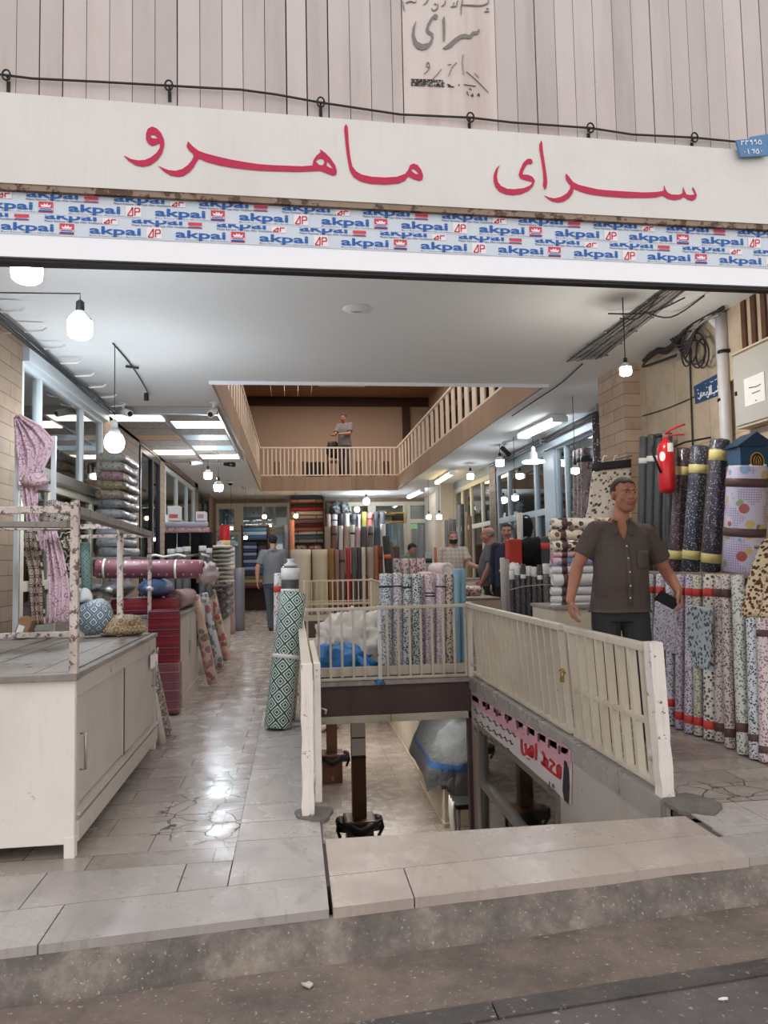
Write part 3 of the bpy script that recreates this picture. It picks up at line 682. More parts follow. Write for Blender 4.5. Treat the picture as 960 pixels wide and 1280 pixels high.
# cable with clips along the facade
cb = thing('facade_cable', 'black cable sagging between iron clips along the facade above the signboard', 'cable')
cp = [(-60, 88), (0, 93), (40, 98), (120, 102), (210, 107), (300, 112), (345, 118), (400, 128), (500, 143), (588, 147), (640, 153), (738, 160), (790, 168), (868, 172), (930, 178), (1000, 180)]
G().tube([py(a, b, YF-.03) for a, b in cp], .0045, 6).build('cable_run', MT['cable'], cb)
for a, b in ((8, 94), (211, 107), (401, 128), (588, 147), (738, 160), (868, 172)):
    p = py(a, b, YF-.035); g = G()
    g.tube([(p.x+.014*math.cos(t*PI/6), p.y-.002, p.z+.02*math.sin(t*PI/6)) for t in range(13)], .0035, 6).tube([p, (p.x, YF, p.z)], .004, 6).box((p.x-.006, YF-.016, p.z-.05), (p.x+.006, YF, p.z-.01))
    g.build('clip', MT['dark_steel'], cb)
# blue number plates
MT['plate_blue'] = plain(84, 128, 170, .35); MT['plate_white'] = plain(225, 232, 240, .4)
def corner_plate(name, cs, label, y):
    t = thing(name, label, 'plate'); c = [py(a, b, y) for a, b in cs]; back = Vector((0, .008, 0))
    G().hexa([c[0]+back, c[1]+back, c[2]+back, c[3]+back], c).build('plate', MT['plate_blue'], t); return t, c
t2, _ = corner_plate('number_plate', [(938, 171), (975, 165), (978, 186), (941, 192)], 'smaller blue enamel plate half hidden behind the house number plate', YF-.098)
t1, c = corner_plate('number_plate', [(920, 175), (957, 172), (961, 194), (926, 196)], 'small blue enamel house number plate with two lines of white digits at the sign end', YF-.11)
pl = lambda x, y, d: py(920+x, 172+y, YF-.112+d*.3)
g = G()
def digit5(x, y): return [[(x, y+2), (x+2, y-2.5), (x+4.2, y+2), (x+2, y+3), (x, y+2)]]
D = lambda k, x, y: {0: [[(x+1.5, y), (x+2.4, y+.6)]], 1: [[(x+.6, y-3), (x+2, y+3)]], 2: [[(x+1, y+3), (x+1, y-2.5), (x+2.5, y-1.4), (x+4, y-2.6)]], 6: [[(x+.4, y-2.6), (x+1.6, y-1), (x+3.4, y-2.4), (x+3, y+3)]], 9: [[(x+3.6, y-.4), (x+2, y-2.8), (x+.8, y-1), (x+3.4, y-.8), (x+3, y+3)]], 5: digit5(x, y)}[k]
for i, k in enumerate((2, 2, 9, 9, 5)): ribs(g, D(k, 6+i*5.4, 6.5-i*.35), 1.1, pl)
for i, k in enumerate((0, 1, 6, 5, 0)): ribs(g, D(k, 9+i*5.2, 17.5-i*.3), 1.1, pl)
g.build('numerals', MT['plate_white'], t1)
# ------------------------------------------------------------------ ceiling, walls, gallery
ZC = 3.19; XL, XR, XR2 = -2.25, 3.47, 4.05; OY0, OY1 = 7.9, 19.7; OX0, OX1 = -.845, 2.82
g = G().box((-2.45, 2.92, ZC), (4.6, OY0, ZC+.31)).box((-2.45, OY0, ZC), (OX0, 22.6, ZC+.31)).box((OX1, OY0, ZC), (4.6, 22.6, ZC+.31)).box((OX0, OY1, ZC), (OX1, 22.6, ZC+.31))
struct('ceiling', g, MT['ceil'])
struct('trim_1', G().box((OX0-.02, OY0+.001, ZC-.035), (OX1+.03, OY0+.022, ZC+.33)), MT['alu_white'])
for i, (a, b) in enumerate((((OX0+.001, OY0+.025, ZC-.02), (OX0+.03, OY1-.031, ZC+.345)), ((OX1-.03, OY0+.025, ZC-.02), (OX1-.001, OY1-.031, ZC+.345)), ((OX0+.001, OY1-.03, ZC-.03), (OX1-.001, OY1-.001, ZC+.345)))):
    g = G(); n = 1.0; t = 0
    if i < 2:
        while a[1]+t < b[1]-.01: g.box((a[0], a[1]+t, a[2]), (b[0], min(b[1], a[1]+t+n-.004), b[2])); t += n
    else:
        while a[0]+t < b[0]-.01: g.box((a[0]+t, a[1], a[2]), (min(b[0], a[0]+t+.6-.004), b[1], b[2])); t += .6
    struct('trim_%d' % (i+2), g, MT['gallery_stone'])
struct('wall_left', G().box((XL-.2, 2.92, -.12), (XL, 6.5, ZC)).box((XL-.2, 9.2, -.12), (XL, 11.3, ZC)).box((XL-.2, 13.0, -.12), (XL, 13.55, ZC)).box((XL-.2, 17.6, -.12), (XL, 18.2, ZC)).box((XL-.2, 6.5, 3.08), (XL, 18.2, ZC)).box((XL-.2, 20.6, -.12), (XL, 22.5, ZC)), MT['pier'])
struct('wall_right', G().box((XR, 2.92, -.12), (XR+.2, 7.65, ZC)), MT['wall_stone'])
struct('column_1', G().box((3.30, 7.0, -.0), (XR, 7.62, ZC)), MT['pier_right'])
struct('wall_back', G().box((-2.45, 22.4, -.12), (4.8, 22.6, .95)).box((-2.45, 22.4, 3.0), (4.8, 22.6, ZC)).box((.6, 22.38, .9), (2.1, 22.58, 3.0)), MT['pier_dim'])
# side shops seen through the glass: plain rooms behind the fronts
def room(name, x0, x1, y0, y1, mat, open_face, z1=ZC):
    g = G(); t = .06
    if open_face != 'x0': g.box((x0-t, y0, 0), (x0, y1, z1))
    if open_face != 'x1': g.box((x1, y0, 0), (x1+t, y1, z1))
    if open_face != 'y0': g.box((x0, y0-t, 0), (x1, y0, z1))
    g.box((x0, y1, 0), (x1, y1+t, z1)); g.box((x0, y0, -.1), (x1, y1, -.002)); g.box((x0, y0, z1), (x1, y1, z1+.08))
    struct(name, g, mat)
room('wall_left_shop', -5.2, XL-.2, 6.4, 11.4, MT['amber_wall'], 'x1')
room('wall_left_shop', -5.2, XL-.2, 11.5, 21.5, MT['teal_wall'], 'x1')
room('wall_right_shop', XR2+.1, 6.6, 7.7, 14.35, MT['teal_wall'], 'x0')
room('wall_right_shop', XR2+.1, 6.6, 14.45, 21.5, MT['amber_wall'], 'x0')
room('wall_back_shop', -2.45, 4.6, 22.7, 26, MT['teal_wall'], 'y0')
area('left_shop_fill_light', (-3.7, 9, 3.1), (.6, 2), 40, col=(1, .85, .65)); area('left_shop_fill_light', (-3.7, 16, 3.1), (.6, 3), 50, col=(.85, .95, 1))  # unseen lights without fittings, added to brighten the left shop rooms
area('right_shop_fill_light', (5.2, 11, 3.1), (.6, 4), 60, col=(.85, .95, 1)); area('right_shop_fill_light', (5.2, 17.5, 3.1), (.6, 4), 45, col=(1, .82, .58))  # likewise added for the right shop rooms, no lamp modelled
area('right_shop_fill_light', (5.0, 9, 3.1), (.5, 1), 14, col=(.85, .95, 1)); area('back_shop_fill_light', (1.0, 24, 3.1), (4, .6), 70, col=(.85, .97, 1))  # more unseen area lights, filling the right and back shops
def window_x(name, x, y0, y1, z0, z1, ys=(), zs=(), w=.07, mat=None, gl=None, d=.08):
    """glazed front in the plane x = const; ys / zs = positions of mullions"""
    g = G(); mat = mat or MT['alu_frame']
    for a, b in ((y0, y0+w), (y1-w, y1)): g.box((x-d/2, a, z0), (x+d/2, b, z1), .008)
    for a, b in ((z0, z0+w), (z1-w, z1)): g.box((x-d/2+.004, y0+w, a), (x+d/2-.004, y1-w, b), .008)
    for q in ys: g.box((x-d/2+.002, q-w/2, z0+w), (x+d/2-.002, q+w/2, z1-w), .008)
    for q in zs: g.box((x-d/2+.003, y0+w, q-w/2), (x+d/2-.003, y1-w, q+w/2), .008)
    o = struct(name, g, mat); G().box((x-.004, y0+w*.5, z0+w*.5), (x+.004, y1-w*.5, z1-w*.5)).build('pane', gl or MT['glass'], o); return o
def window_y(name, y, x0, x1, z0, z1, xs=(), zs=(), w=.07, mat=None, gl=None, d=.08):
    g = G(); mat = mat or MT['cream_frame']
    for a, b in ((x0, x0+w), (x1-w, x1)): g.box((a, y-d/2, z0), (b, y+d/2, z1), .008)
    for a, b in ((z0, z0+w), (z1-w, z1)): g.box((x0+w, y-d/2+.004, a), (x1-w, y+d/2-.004, b), .008)
    for q in xs: g.box((q-w/2, y-d/2+.002, z0+w), (q+w/2, y+d/2-.002, z1-w), .008)
    for q in zs: g.box((x0+w, y-d/2+.003, q-w/2), (x1-w, y+d/2-.003, q+w/2), .008)
    o = struct(name, g, mat); G().box((x0+w*.5, y-.004, z0+w*.5), (x1-w*.5, y+.004, z1-w*.5)).build('pane', gl or MT['glass'], o); return o
window_x('window_1', XL-.04, 6.5, 9.2, 2.12, 3.02, (7.0, 8.35), (), .055)
window_x('door_1', XL-.04, 6.5, 9.2, 0.0, 2.06, (7.35, 8.2, 8.75), (1.1,), .09, MT['cream_frame'], MT['glass_dark'])
struct('trim_17', G().box((XL-.02, 6.5, 3.0), (XL+.06, 9.25, ZC-.001), .01), MT['alu_frame'])
struct('trim_5', G().box((XL-.02, 6.5, 2.05), (XL+.07, 9.25, 2.13), .01).box((XL, 6.5, 2.10), (XL+.04, 9.25, 2.16), .01), MT['steel'])
window_x('door_2', XL-.02, 11.3, 13.0, 0.0, 3.05, (12.3,), (), .09, MT['dark_steel'], MT['glass_dark'])
window_x('window_2', XL-.04, 13.55, 17.6, .8, 3.05, (15.0, 16.4), (2.05,), .09)
struct('trim_6', G().box((XL-.02, 13.55, 1.98), (XL+.05, 17.6, 2.16), .01), MT['alu_frame'])
window_x('window_3', XL-.04, 18.2, 20.6, .8, 3.05, (19.4,), (2.1,), .09, MT['dark_steel'])
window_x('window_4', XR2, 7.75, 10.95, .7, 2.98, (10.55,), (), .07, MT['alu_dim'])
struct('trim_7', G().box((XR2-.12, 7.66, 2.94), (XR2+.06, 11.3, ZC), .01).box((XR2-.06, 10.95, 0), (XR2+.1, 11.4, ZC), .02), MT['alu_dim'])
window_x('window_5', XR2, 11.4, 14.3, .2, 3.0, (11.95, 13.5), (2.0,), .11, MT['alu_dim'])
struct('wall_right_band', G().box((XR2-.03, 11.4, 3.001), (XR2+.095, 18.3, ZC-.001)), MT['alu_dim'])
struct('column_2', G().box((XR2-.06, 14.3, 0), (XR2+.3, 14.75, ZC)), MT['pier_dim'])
window_x('window_6', XR2, 14.75, 18.3, .2, 3.0, (15.5, 16.5, 17.4), (2.0,), .1, MT['cream_frame'])
struct('column_3', G().box((XR2-.35, 18.3, 0), (XR2+.35, 19.1, ZC)).box((XR2-.05, 19.1, 0), (XR2+.3, 22.4, ZC)), MT['cream_far'])
xw = lambda x: py(x, 660, 22.4).x
zw = lambda y: py(400, y, 22.4).z
window_y('window_7', 22.36, xw(267), xw(300), zw(662), 3.06, (), (), .16); window_y('window_8', 22.36, xw(300), xw(363), zw(662), 3.06, (xw(330),), (), .1)
window_y('window_9', 22.36, xw(408), xw(465), 1.0, 3.06, (xw(437),), (), .12); window_y('window_10', 22.36, xw(465), xw(509), .95, 3.06, (), (zw(653),), .12); window_y('window_11', 22.36, xw(508), xw(541), .95, 3.06, (), (zw(653),), .12)
window_y('window_12', 22.37, xw(267), xw(363), .95, zw(663), (xw(300),), (), .1)
# gallery above
YG = 23.0
gz = lambda y: py(400, y, YG).z
struct('wall_gallery', G().box((-4.2, YG, ZC+.3), (5.4, YG+.2, 6.6)).box((-4.2, 5.2, ZC+.31), (5.4, 5.4, 6.6)), MT['tan_wall'])
struct('trim_8', G().box((-4.1, YG-.12, gz(508)), (5.3, YG, gz(497)), .01).box((py(503, 540, YG).x, YG-.13, ZC+.31), (py(512, 540, YG).x, YG-.001, gz(508)), .01), MT['dark_wood'])
g = G()
for i in range(24): g.box((-4.2+i*.4, 5.2, 6.4), (-4.2+i*.4+.39, YG, 6.46))
struct('ceiling_gallery', g, MT['tan_plank'])
g = G()
for i in range(45): g.box((-3.3, 5.4+i*.4, ZC+.31), (-3.2, 5.4+i*.4+.385, 6.4))
struct('wall_gallery_left', g, MT['brown_wood'])
struct('wall_gallery_right', G().box((4.3, 5.4, ZC+.31), (4.4, YG, 4.4)).box((4.3, 5.4, 6.0), (4.4, YG, 6.4)), MT['tan_wall'])
window_x('window_13', 4.34, 5.4, 16.2, 4.4, 6.0, (8, 11, 13.5), (), .25, MT['dark_wood']); window_x('window_14', 4.34, 16.3, YG, 4.4, 6.0, (18.5, 20.7), (5.4,), .15, MT['dark_wood'])
struct('wall_gallery_shop', G().box((6.3, 5.4, 3.5), (6.4, YG, 6.4)).box((4.4, 5.4, 6.0), (6.4, YG, 6.1)), MT['brown_wood'])
struct('floor_gallery', G().box((-4.2, 5.4, ZC+.311), (OX0-.05, YG, ZC+.34)).box((OX1+.05, 5.4, ZC+.311), (5.4, YG, ZC+.34)).box((OX0-.05, OY1+.04, ZC+.311), (OX1+.05, YG, ZC+.34)), MT['tan_plank'])
ft = thing('ceiling_light_fitting', 'long unlit batten fitting on the planked ceiling over the upper gallery', 'light fitting')
G().box((.75, 20.9, 6.33), (2.15, 21.2, 6.4), .01).build('housing', MT['cream_far'], ft); G().box((.8, 20.95, 6.30), (2.1, 21.15, 6.335), .01).build('diffuser', MT['paper'], ft)
MT['rail_white'] = plain(226, 210, 190, .45)
ZG = ZC+.34
def gallery_rail(label, kind):
    t = thing('gallery_railing', label, 'railing', None)
    if kind == 'back':
        G().box((OX0, OY1-.01, ZG+.76), (OX1, OY1+.03, ZG+.80), .006).build('top_rail', MT['rail_white'], t); G().box((OX0, OY1-.005, ZG+.03), (OX1, OY1+.025, ZG+.06), .006).build('bottom_rail', MT['rail_white'], t)
        for i in range(33):
            x = OX0+.1+i*.1085; G().box((x-.018, OY1, ZG+.05), (x+.018, OY1+.02, ZG+.77)).build('bar', MT['rail_white'], t)
    else:
        x = OX0-.015 if kind == 'left' else OX1+.015
        G().box((x-.03, OY0+.03, ZG+.76), (x+.03, OY1-.02, ZG+.81), .006).build('top_rail', MT['rail_white'], t); G().box((x-.02, OY0+.03, ZG+.02), (x+.02, OY1-.02, ZG+.06), .006).build('bottom_rail', MT['rail_white'], t)
        for i in range(23):
            y = OY0+.25+i*.51; G().box((x-.012, y-.12, ZG+.05), (x+.012, y+.12, ZG+.77), .004).build('bar', MT['rail_white'], t)
gallery_rail('white gallery railing across the far end of the upper opening, a man standing behind it', 'back')
gallery_rail('white gallery railing along the left edge of the upper opening', 'left')
gallery_rail('white slatted gallery railing along the right edge of the upper opening', 'right')
# brown wooden slats showing behind the far railing belong to the gallery wall
g = G()
for i in range(9):
    for d in (0, .13): g.box((OX0+.3+i*.42+d, YG-.03, ZG), (OX0+.36+i*.42+d, YG, ZG+.86))
struct('trim_9', g, MT['brown_wood'])
# ------------------------------------------------------------------ suspended ceiling with lit panels at the left
def pzc(x, y): return pz(x, y, 3.13)
YA, YBk = pzc(170, 515).y, pzc(240, 577).y
struct('trim_10', G().box((XL, YA-.06, 3.09), (OX0-.05, YA, ZC), .005).box((XL, YA, 3.12), (OX0-.05, YBk, 3.18)), MT['steel'])
cols = ((XL+.03, -1.62), (-1.55, OX0-.08)); N_R = 9; dy = (YBk-YA-.02)/N_R
lit = {(0, 0): 'w', (1, 1): 'w', (0, 3): 'd', (1, 3): 'c', (0, 6): 'w', (1, 5): 'x', (1, 7): 'w'}
for ci, (xa, xb) in enumerate(cols):
    for r in range(N_R):
        k = lit.get((ci, r)); m = {'w': MT['panel_lit'], 'x': MT['panel_dim'], 'c': MT['panel_dim'], 'd': MT['amber_wall'], None: MT['acoustic']}[k]
        g = G().box((xa, YA+.01+r*dy, 3.105), (xb, YA+(r+1)*dy-.02, 3.125), .004)
        if k in ('w', 'x', 'c'): one('ceiling_light', g, m, {(0, 0): 'bright warm lit panel at the front left of the suspended ceiling', (1, 1): 'bright lit panel at the front right of the suspended ceiling', (1, 3): 'pale unlit panel behind the front right lit panel of the suspended ceiling', (0, 6): 'warm lit panel at the back left of the suspended ceiling, over the black door', (1, 5): 'dim pale blue panel midway along the right column of the suspended ceiling', (1, 7): 'lit panel at the back right of the suspended ceiling, above the cameras'}[(ci, r)], 'ceiling light')
        else: struct('ceiling_tile', g, m)
# ------------------------------------------------------------------ stair well and basement
ZB, ZBC = -2.5, -.43
WX0, WX1, WY0, WY1 = FX1, FX2, 3.46, 7.93
struct('trim_11', G().box((WX0-.02, WY1, -.36), (WX1+.02, 8.25, -.045)), MT['brown_beam'])
struct('trim_12', G().box((WX0-.02, WY1-.02, ZBC-.005), (1.0, WY1+.2, -.36), .006).box((1.004, WY1-.02, ZBC-.005), (WX1, WY1+.2, -.36), .006), MT['cream_frame'])
struct('trim_13', G().box((WX0-.02, WY1-.03, -.045), (WX1+.02, 8.3, .004)).box((WX1-.012, 3.72, -.128), (WX1+.07, WY1, .006)).box((WX0-.06, 3.72, -.128), (WX0+.012, WY1, .004)), MT['slab'])
struct('floor_basement', G().box((-3, WY0, ZB-.1), (5.5, 22, ZB)), MT['tiles'])
struct('ceiling_basement', G().box((-3, 8.24, ZBC), (WX0, 13, -.14)).box((WX1, 8.24, ZBC), (5.5, 22, -.14)).box((WX0, 8.24, ZBC), (WX1, 12.5, -.14)).box((-3, 13, ZBC), (WX0, 22, -.14)).box((WX0, 18.06, ZBC), (WX1, 22, -.14)), MT['ceil'])
struct('wall_basement', G().box((-3, 18.6, ZB), (5.5, 18.8, ZBC)).box((-3.1, 8, ZB), (-3, 22, ZBC)).box((5.5, 3.4, ZB), (5.6, 22, ZBC)).box((-3, 8.1, ZB), (WX0-.1, 8.24, ZBC)), MT['cream_far'])
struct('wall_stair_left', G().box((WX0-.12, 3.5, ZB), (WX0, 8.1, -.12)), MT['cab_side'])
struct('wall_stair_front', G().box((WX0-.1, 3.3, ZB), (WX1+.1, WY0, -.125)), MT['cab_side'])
# glazed wall of the lower shop at the right of the stair
WIN0, WIN1, WZ0, WZ1 = 5.25, 7.6, -1.55, -.42
g = G().box((WX1, 3.45, ZB), (WX1+.09, WIN0, -.125)).box((WX1, WIN1, ZB), (WX1+.09, 8.1, -.125)).box((WX1, WIN0, WZ1), (WX1+.09, WIN1, -.125)).box((WX1, WIN0, ZB), (WX1+.09, WIN1, WZ0-.9))
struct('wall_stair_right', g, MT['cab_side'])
window_x('window_15', WX1+.03, WIN0, WIN1, WZ0-.9, WZ1, (), (-1.02, -1.6), .06, MT['steel'], MT['glass'], .1)
struct('trim_14', G().box((WX1-.04, WY1-.02, ZB), (WX1+.03, WY1+.08, -.13), .008), MT['brown_beam'])
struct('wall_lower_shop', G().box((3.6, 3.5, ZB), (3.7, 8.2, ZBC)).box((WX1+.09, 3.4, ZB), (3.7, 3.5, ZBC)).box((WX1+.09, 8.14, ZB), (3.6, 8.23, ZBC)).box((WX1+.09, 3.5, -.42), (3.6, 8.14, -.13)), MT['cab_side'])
area('lower_shop_fill_light', (2.8, 6.4, -.46), (.5, 1.5), 7)  # unseen area light without a fitting, brightens the goods behind the glass
st = G()
for i in range(12): st.box((WX0+.005, WY0+.02+i*.27, ZB), (WX1-.005, WY0+.02+(i+1)*.27, -.14-.196*(i+1)))
struct('stair', st, MT['slab_pale'])
# second well further back: its far edge
struct('trim_15', G().box((WX0-.02, 18.0, -.13), (WX1+.02, 18.06, .004)).box((WX0-.02, 12.5, -.13), (WX1+.02, 12.56, .004)), MT['cream_frame'])
struct('trim_16', G().box((WX0-.02, 18.0, -.6), (WX1+.02, 18.06, -.13)), MT['brown_beam'])
# ------------------------------------------------------------------ railings round the well
def railing(label, bars, rails, posts, mat='cream', lean=0, name='stair_railing'):
    t = thing(name, label, 'railing')
    for nm, lst in (('rail', rails), ('post', posts), ('bar', bars)):
        for a, b in lst:
            g = G().box(a, b, .003 if nm == 'bar' else .006)
            if lean and nm == 'bar':
                for v in g.v: v.x += lean*(.745-v.z)/.7
            if lean and nm == 'rail' and b[2] < .5:
                for v in g.v: v.x += lean*(.745-v.z)/.7
            g.build(nm, MT['post_paint'] if nm == 'post' else MT[mat], t)
    return t
xr = WX1+.005
sp = (7.86-5.12)/17
railing('long cream slatted railing along the right edge of the stair well', [((xr-.02, 5.14+i*sp-.016, .05), (xr+.025, 5.14+i*sp+.016, .745)) for i in range(17)],
        [((xr-.028, 5.1, .74), (xr+.03, 7.93, .785)), ((xr-.022, 5.1, .025), (xr+.027, 7.93, .058))], [((xr-.03, 7.9, .0), (xr+.03, 7.96, .80))], lean=.045)
gt_ = railing('cream slatted railing gate nearest the street, hinged to the chipped end post', [((xr-.02, 3.88+i*.152-.018, .05), (xr+.025, 3.88+i*.152+.018, .745)) for i in range(8)],
        [((xr-.028, 3.84, .742), (xr+.028, 5.0, .785)), ((xr-.02, 3.84, .03), (xr+.025, 5.0, .06)), ((xr-.005, 3.86, .34), (xr+.02, 4.98, .375))], [], lean=.035, name='railing_gate')
G().tube([(xr-.05, 4.93, .47), (xr-.05, 4.99, .49), (xr-.05, 5.05, .47)], .006, 6).tube([(xr-.05+.012*math.cos(t), 4.99, .455+.018*math.sin(t)) for t in [k*PI/5 for k in range(11)]], .005, 6).box((xr-.065, 4.975, .40), (xr-.04, 5.005, .44), .004).build('padlock', MT['brass'], gt_)
for z in (.20, .60): G().tube([(xr+.0, 3.835, z-.03), (xr, 3.835, z+.03)], .012, 8).build('hinge', MT['cream'], gt_)
g = G(); V = []
def post(label, x0, x1, y0, y1, z1, seed, lean=0):
    rows = []; g = G(); n = 14
    for i in range(n+1):
        z = z1*i/n; w = lambda k: .006*noise.noise(Vector((z*9, k, seed)))*(1.5 if z < .5 else .6)
        k = lean*(1-z/z1)-lean*.4; rows.append([(x0+w(1)+k, y0, z), (x1+w(2)+k, y0, z), (x1+w(3)+k, y1, z), (x0+w(4)+k, y1, z)])
    V = [p for r in rows for p in r]; F = [(i*4+k, i*4+(k+1) % 4, i*4+4+(k+1) % 4, i*4+4+k) for i in range(n) for k in range(4)]+[(3, 2, 1, 0), (n*4, n*4+1, n*4+2, n*4+3)]
    return one('railing_post', g.add(V, F), MT['post_paint'], label, 'post')
post('chipped cream end post of the right railing, standing on cement by the threshold', xr-.022, xr+.05, 3.725, 3.80, .80, 4, .03)
post('chipped white end post of the left railing beside the pale aisle floor', .03, .088, 3.775, 3.84, .745, 9)
xl_ = .06
railing('cream railing seen edge-on along the left edge of the stair well', [((xl_-.018, 4.0+i*.2-.014, .04), (xl_+.018, 4.0+i*.2+.014, .71)) for i in range(19)],
        [((xl_-.028, 3.845, .705), (xl_+.026, 7.93, .745)), ((xl_-.02, 3.845, .02), (xl_+.02, 7.93, .05))], [((xl_-.025, 7.87, 0), (xl_+.025, 7.93, .79))])
gl_ = railing('narrow cream gate leaf folded back beside the left end post', [((.098, 4.05+i*.15-.014, .05), (.128, 4.05+i*.15+.014, .70)) for i in range(7)],
        [((.096, 3.95, .69), (.13, 5.05, .735)), ((.098, 3.95, .045), (.128, 5.05, .075))], [((.096, 3.90, .03), (.132, 3.95, .735))], name='railing_gate')
G().tube([(.135, 3.925, .50), (.16, 3.92, .49), (.155, 3.92, .47)], .006, 6).build('latch', MT['steel'], gl_)
for z in (.15, .62): G().tube([(.092, 3.9, z-.03), (.092, 3.9, z+.03)], .008, 6).build('hinge', MT['cream'], gl_)
yb = 7.9
railing('cream railing across the back of the stair well, rolls and a white sack behind it', [((.135+i*.1205-.012, yb-.012, .03), (.135+i*.1205+.012, yb+.012, .745)) for i in range(15) if abs(.135+i*.1205-.9) > .05],
        [((.09, yb-.02, .742), (.86, yb+.022, .775)), ((.86, yb-.022, .748), (1.835, yb+.024, .782)), ((.1, yb-.015, .012), (1.835, yb+.015, .04)), ((.1, yb+.05, .045), (1.835, yb+.07, .145))], [((.875, yb-.018, .0), (.915, yb+.018, .775))])
y2_ = 18.0
railing('far cream railing round the second opening, in front of coloured rolls', [((.3+i*.125-.014, y2_-.014, .03), (.3+i*.125+.014, y2_+.014, .81)) for i in range(13)],
        [((.25, y2_-.02, .80), (1.85, y2_+.02, .84)), ((.25, y2_-.02, .24), (1.85, y2_+.02, .30)), ((.25, y2_-.02, .32), (1.85, y2_+.02, .345))], [((.22, y2_-.025, 0), (.27, y2_+.025, .85)), ((1.83, y2_-.025, 0), (1.88, y2_+.025, .85))], 'cream_far')
railing('cream railing along the right side of the second opening', [((1.85-.012, 14.2+i*.25, .03), (1.85+.012, 14.23+i*.25, .80)) for i in range(15)], [((1.83, 14.0, .80), (1.87, 17.95, .84)), ((1.83, 14.0, .02), (1.87, 17.95, .06))], [((1.82, 13.95, 0), (1.88, 14.0, .85))], 'cream_far')
# ------------------------------------------------------------------ basement contents
def column_b(cx, cy, label, paper):
    t = thing('wooden_column', label, 'column')
    G().box((cx-.09, cy-.09, ZB+.5), (cx+.09, cy+.09, ZBC-.002), .01).build('shaft', MT['brown_wood'], t)
    p = G().box((cx-.17, cy-.17, ZB), (cx+.17, cy+.17, ZB+.42), .015).box((cx-.2, cy-.2, ZB+.42), (cx+.2, cy+.2, ZB+.5), .03).build('pedestal', MT['brown_wood'], t)
    g = G(); pts = []
    for k in range(25):
        a = 2*PI*k/24; r = .235+.02*math.sin(3*a); pts.append((cx+r*math.cos(a)*1.05, cy+r*math.sin(a), ZB+.41+.03*math.sin(5*a)))
    g.tube(pts, .055, 8)
    for s in (-1, 1): g.tube([(cx+s*.2, cy-.12, ZB+.42), (cx+s*.27, cy-.15, ZB+.5), (cx+s*.29, cy-.1, ZB+.38), (cx+s*.25, cy, ZB+.25)], .022, 7)
    g.build('black_strap_bag', MT['black'], t)
    G().tube([(cx+.02*math.cos(k*PI/6), cy-.18, ZB+.1+.03*math.sin(k*PI/6)) for k in range(13)], .006, 5).build('ring', MT['steel'], t)
    if paper:
        for za, zb_ in ((ZBC-.55, ZBC-.08), (ZBC-.78, ZBC-.57)): G().box((cx-.088, cy-.096, za), (cx+.088, cy-.0905, zb_)).build('paper_notice', MT['paper'], t)
        G().box((cx-.094, cy-.094, ZB+1.25), (cx+.094, cy+.094, ZB+1.27)).build('band', MT['black'], t)
    return t
column_b(.80, 9.75, 'nearest brown wooden basement column with paper notices and a black bag round its pedestal', True)
column_b(.62, 13.1, 'dark brown wooden column with a black bag round its pedestal, further back in the basement', False)
def counter_b(x0, x1, y0, y1, z1, label):
    t = thing('counter', label, 'counter')
    G().box((x0, y0, ZB+.06), (x1, y1, z1), .012).box((x0-.01, y0-.01, ZB), (x1, y1, ZB+.07), .008).build('body', MT['cream'], t)
    G().box((x0-.02, y0-.02, z1), (x1, y1, z1+.03), .008).build('worktop', MT['cream_far'], t)
    G().box((x0-.004, y0+.1, ZB+.15), (x0, (y0+y1)/2-.02, z1-.08)).box((x0-.004, (y0+y1)/2+.02, ZB+.15), (x0, y1-.1, z1-.08)).build('door', MT['cream'], t)
    G().box((x0+.3*(x1-x0), y0-.012, ZB+.35), (x0+.3*(x1-x0)+.03, y0, ZB+.5)).build('handle', MT['brown_wood'], t)
c1 = pz(555, 1033, ZB)
counter_b(c1.x, 3.5, 10.55, 12.7, ZB+.95, 'cream counter under the grey cloth, nearest in the basement')
counter_b(pz(528, 973, ZB).x, 3.6, 13.2, 17.6, ZB+.95, 'cream counter further back in the basement, small goods on its top')
counter_b(.75, 1.9, 17.6, 18.5, ZB+.95, 'cream cabinet against the far basement wall')
# grey cloth with a blue stripe heaped over the nearest counter
n = N('striped_grey_cloth'); xx = n.xyz(n.ob())[2]
MT['stripe_cloth'] = n.finish(n.ramp(n.math('ADD', xx, n.math('MULTIPLY', n.noise(n.ob(), 2.5, 2), .08)), [(0, C(98, 101, 104)), (.46, C(98, 101, 104)), (.465, C(46, 84, 136)), (.56, C(46, 84, 136)), (.565, C(92, 95, 98))], 'CONSTANT'), .9, bump=n.noise(n.ob(), 5, 5, .6, 1), bs=.6, bd=.06)
V = []; nA, nB = 44, 22; cc = Vector((c1.x+.72, 11.5, ZB+.52)); sg_ = lambda v, e: math.copysign(abs(v)**e, v)
for i in range(nB+1):
    t = PI/2*i/nB
    for k in range(nA):
        a = 2*PI*k/nA; rad = math.cos(t)**.42; d = Vector((sg_(math.cos(a), .28)*rad, sg_(math.sin(a), .28)*rad, math.sin(t)))
        p = cc+Vector((d.x*.86, d.y*1.12, d.z*.90)); p += noise.noise_vector(p*2.2)*.10+noise.noise_vector(p*6)*.035
        p += Vector((d.x, d.y, 0))*.035*math.sin(a*14+3*math.sin(a*3))*(1-math.sin(t))**.8
        if i == 0: p.z += .08*math.sin(a*5+1)+.04*math.sin(a*11)
        V.append(p)
F = [(i*nA+k, i*nA+(k+1) % nA, (i+1)*nA+(k+1) % nA, (i+1)*nA+k) for i in range(nB) for k in range(nA)]
one('draped_cloth', G().add(V, F, None, True), MT['stripe_cloth'], 'grey cloth with a blue stripe heaped over the nearest basement counter', 'cloth')
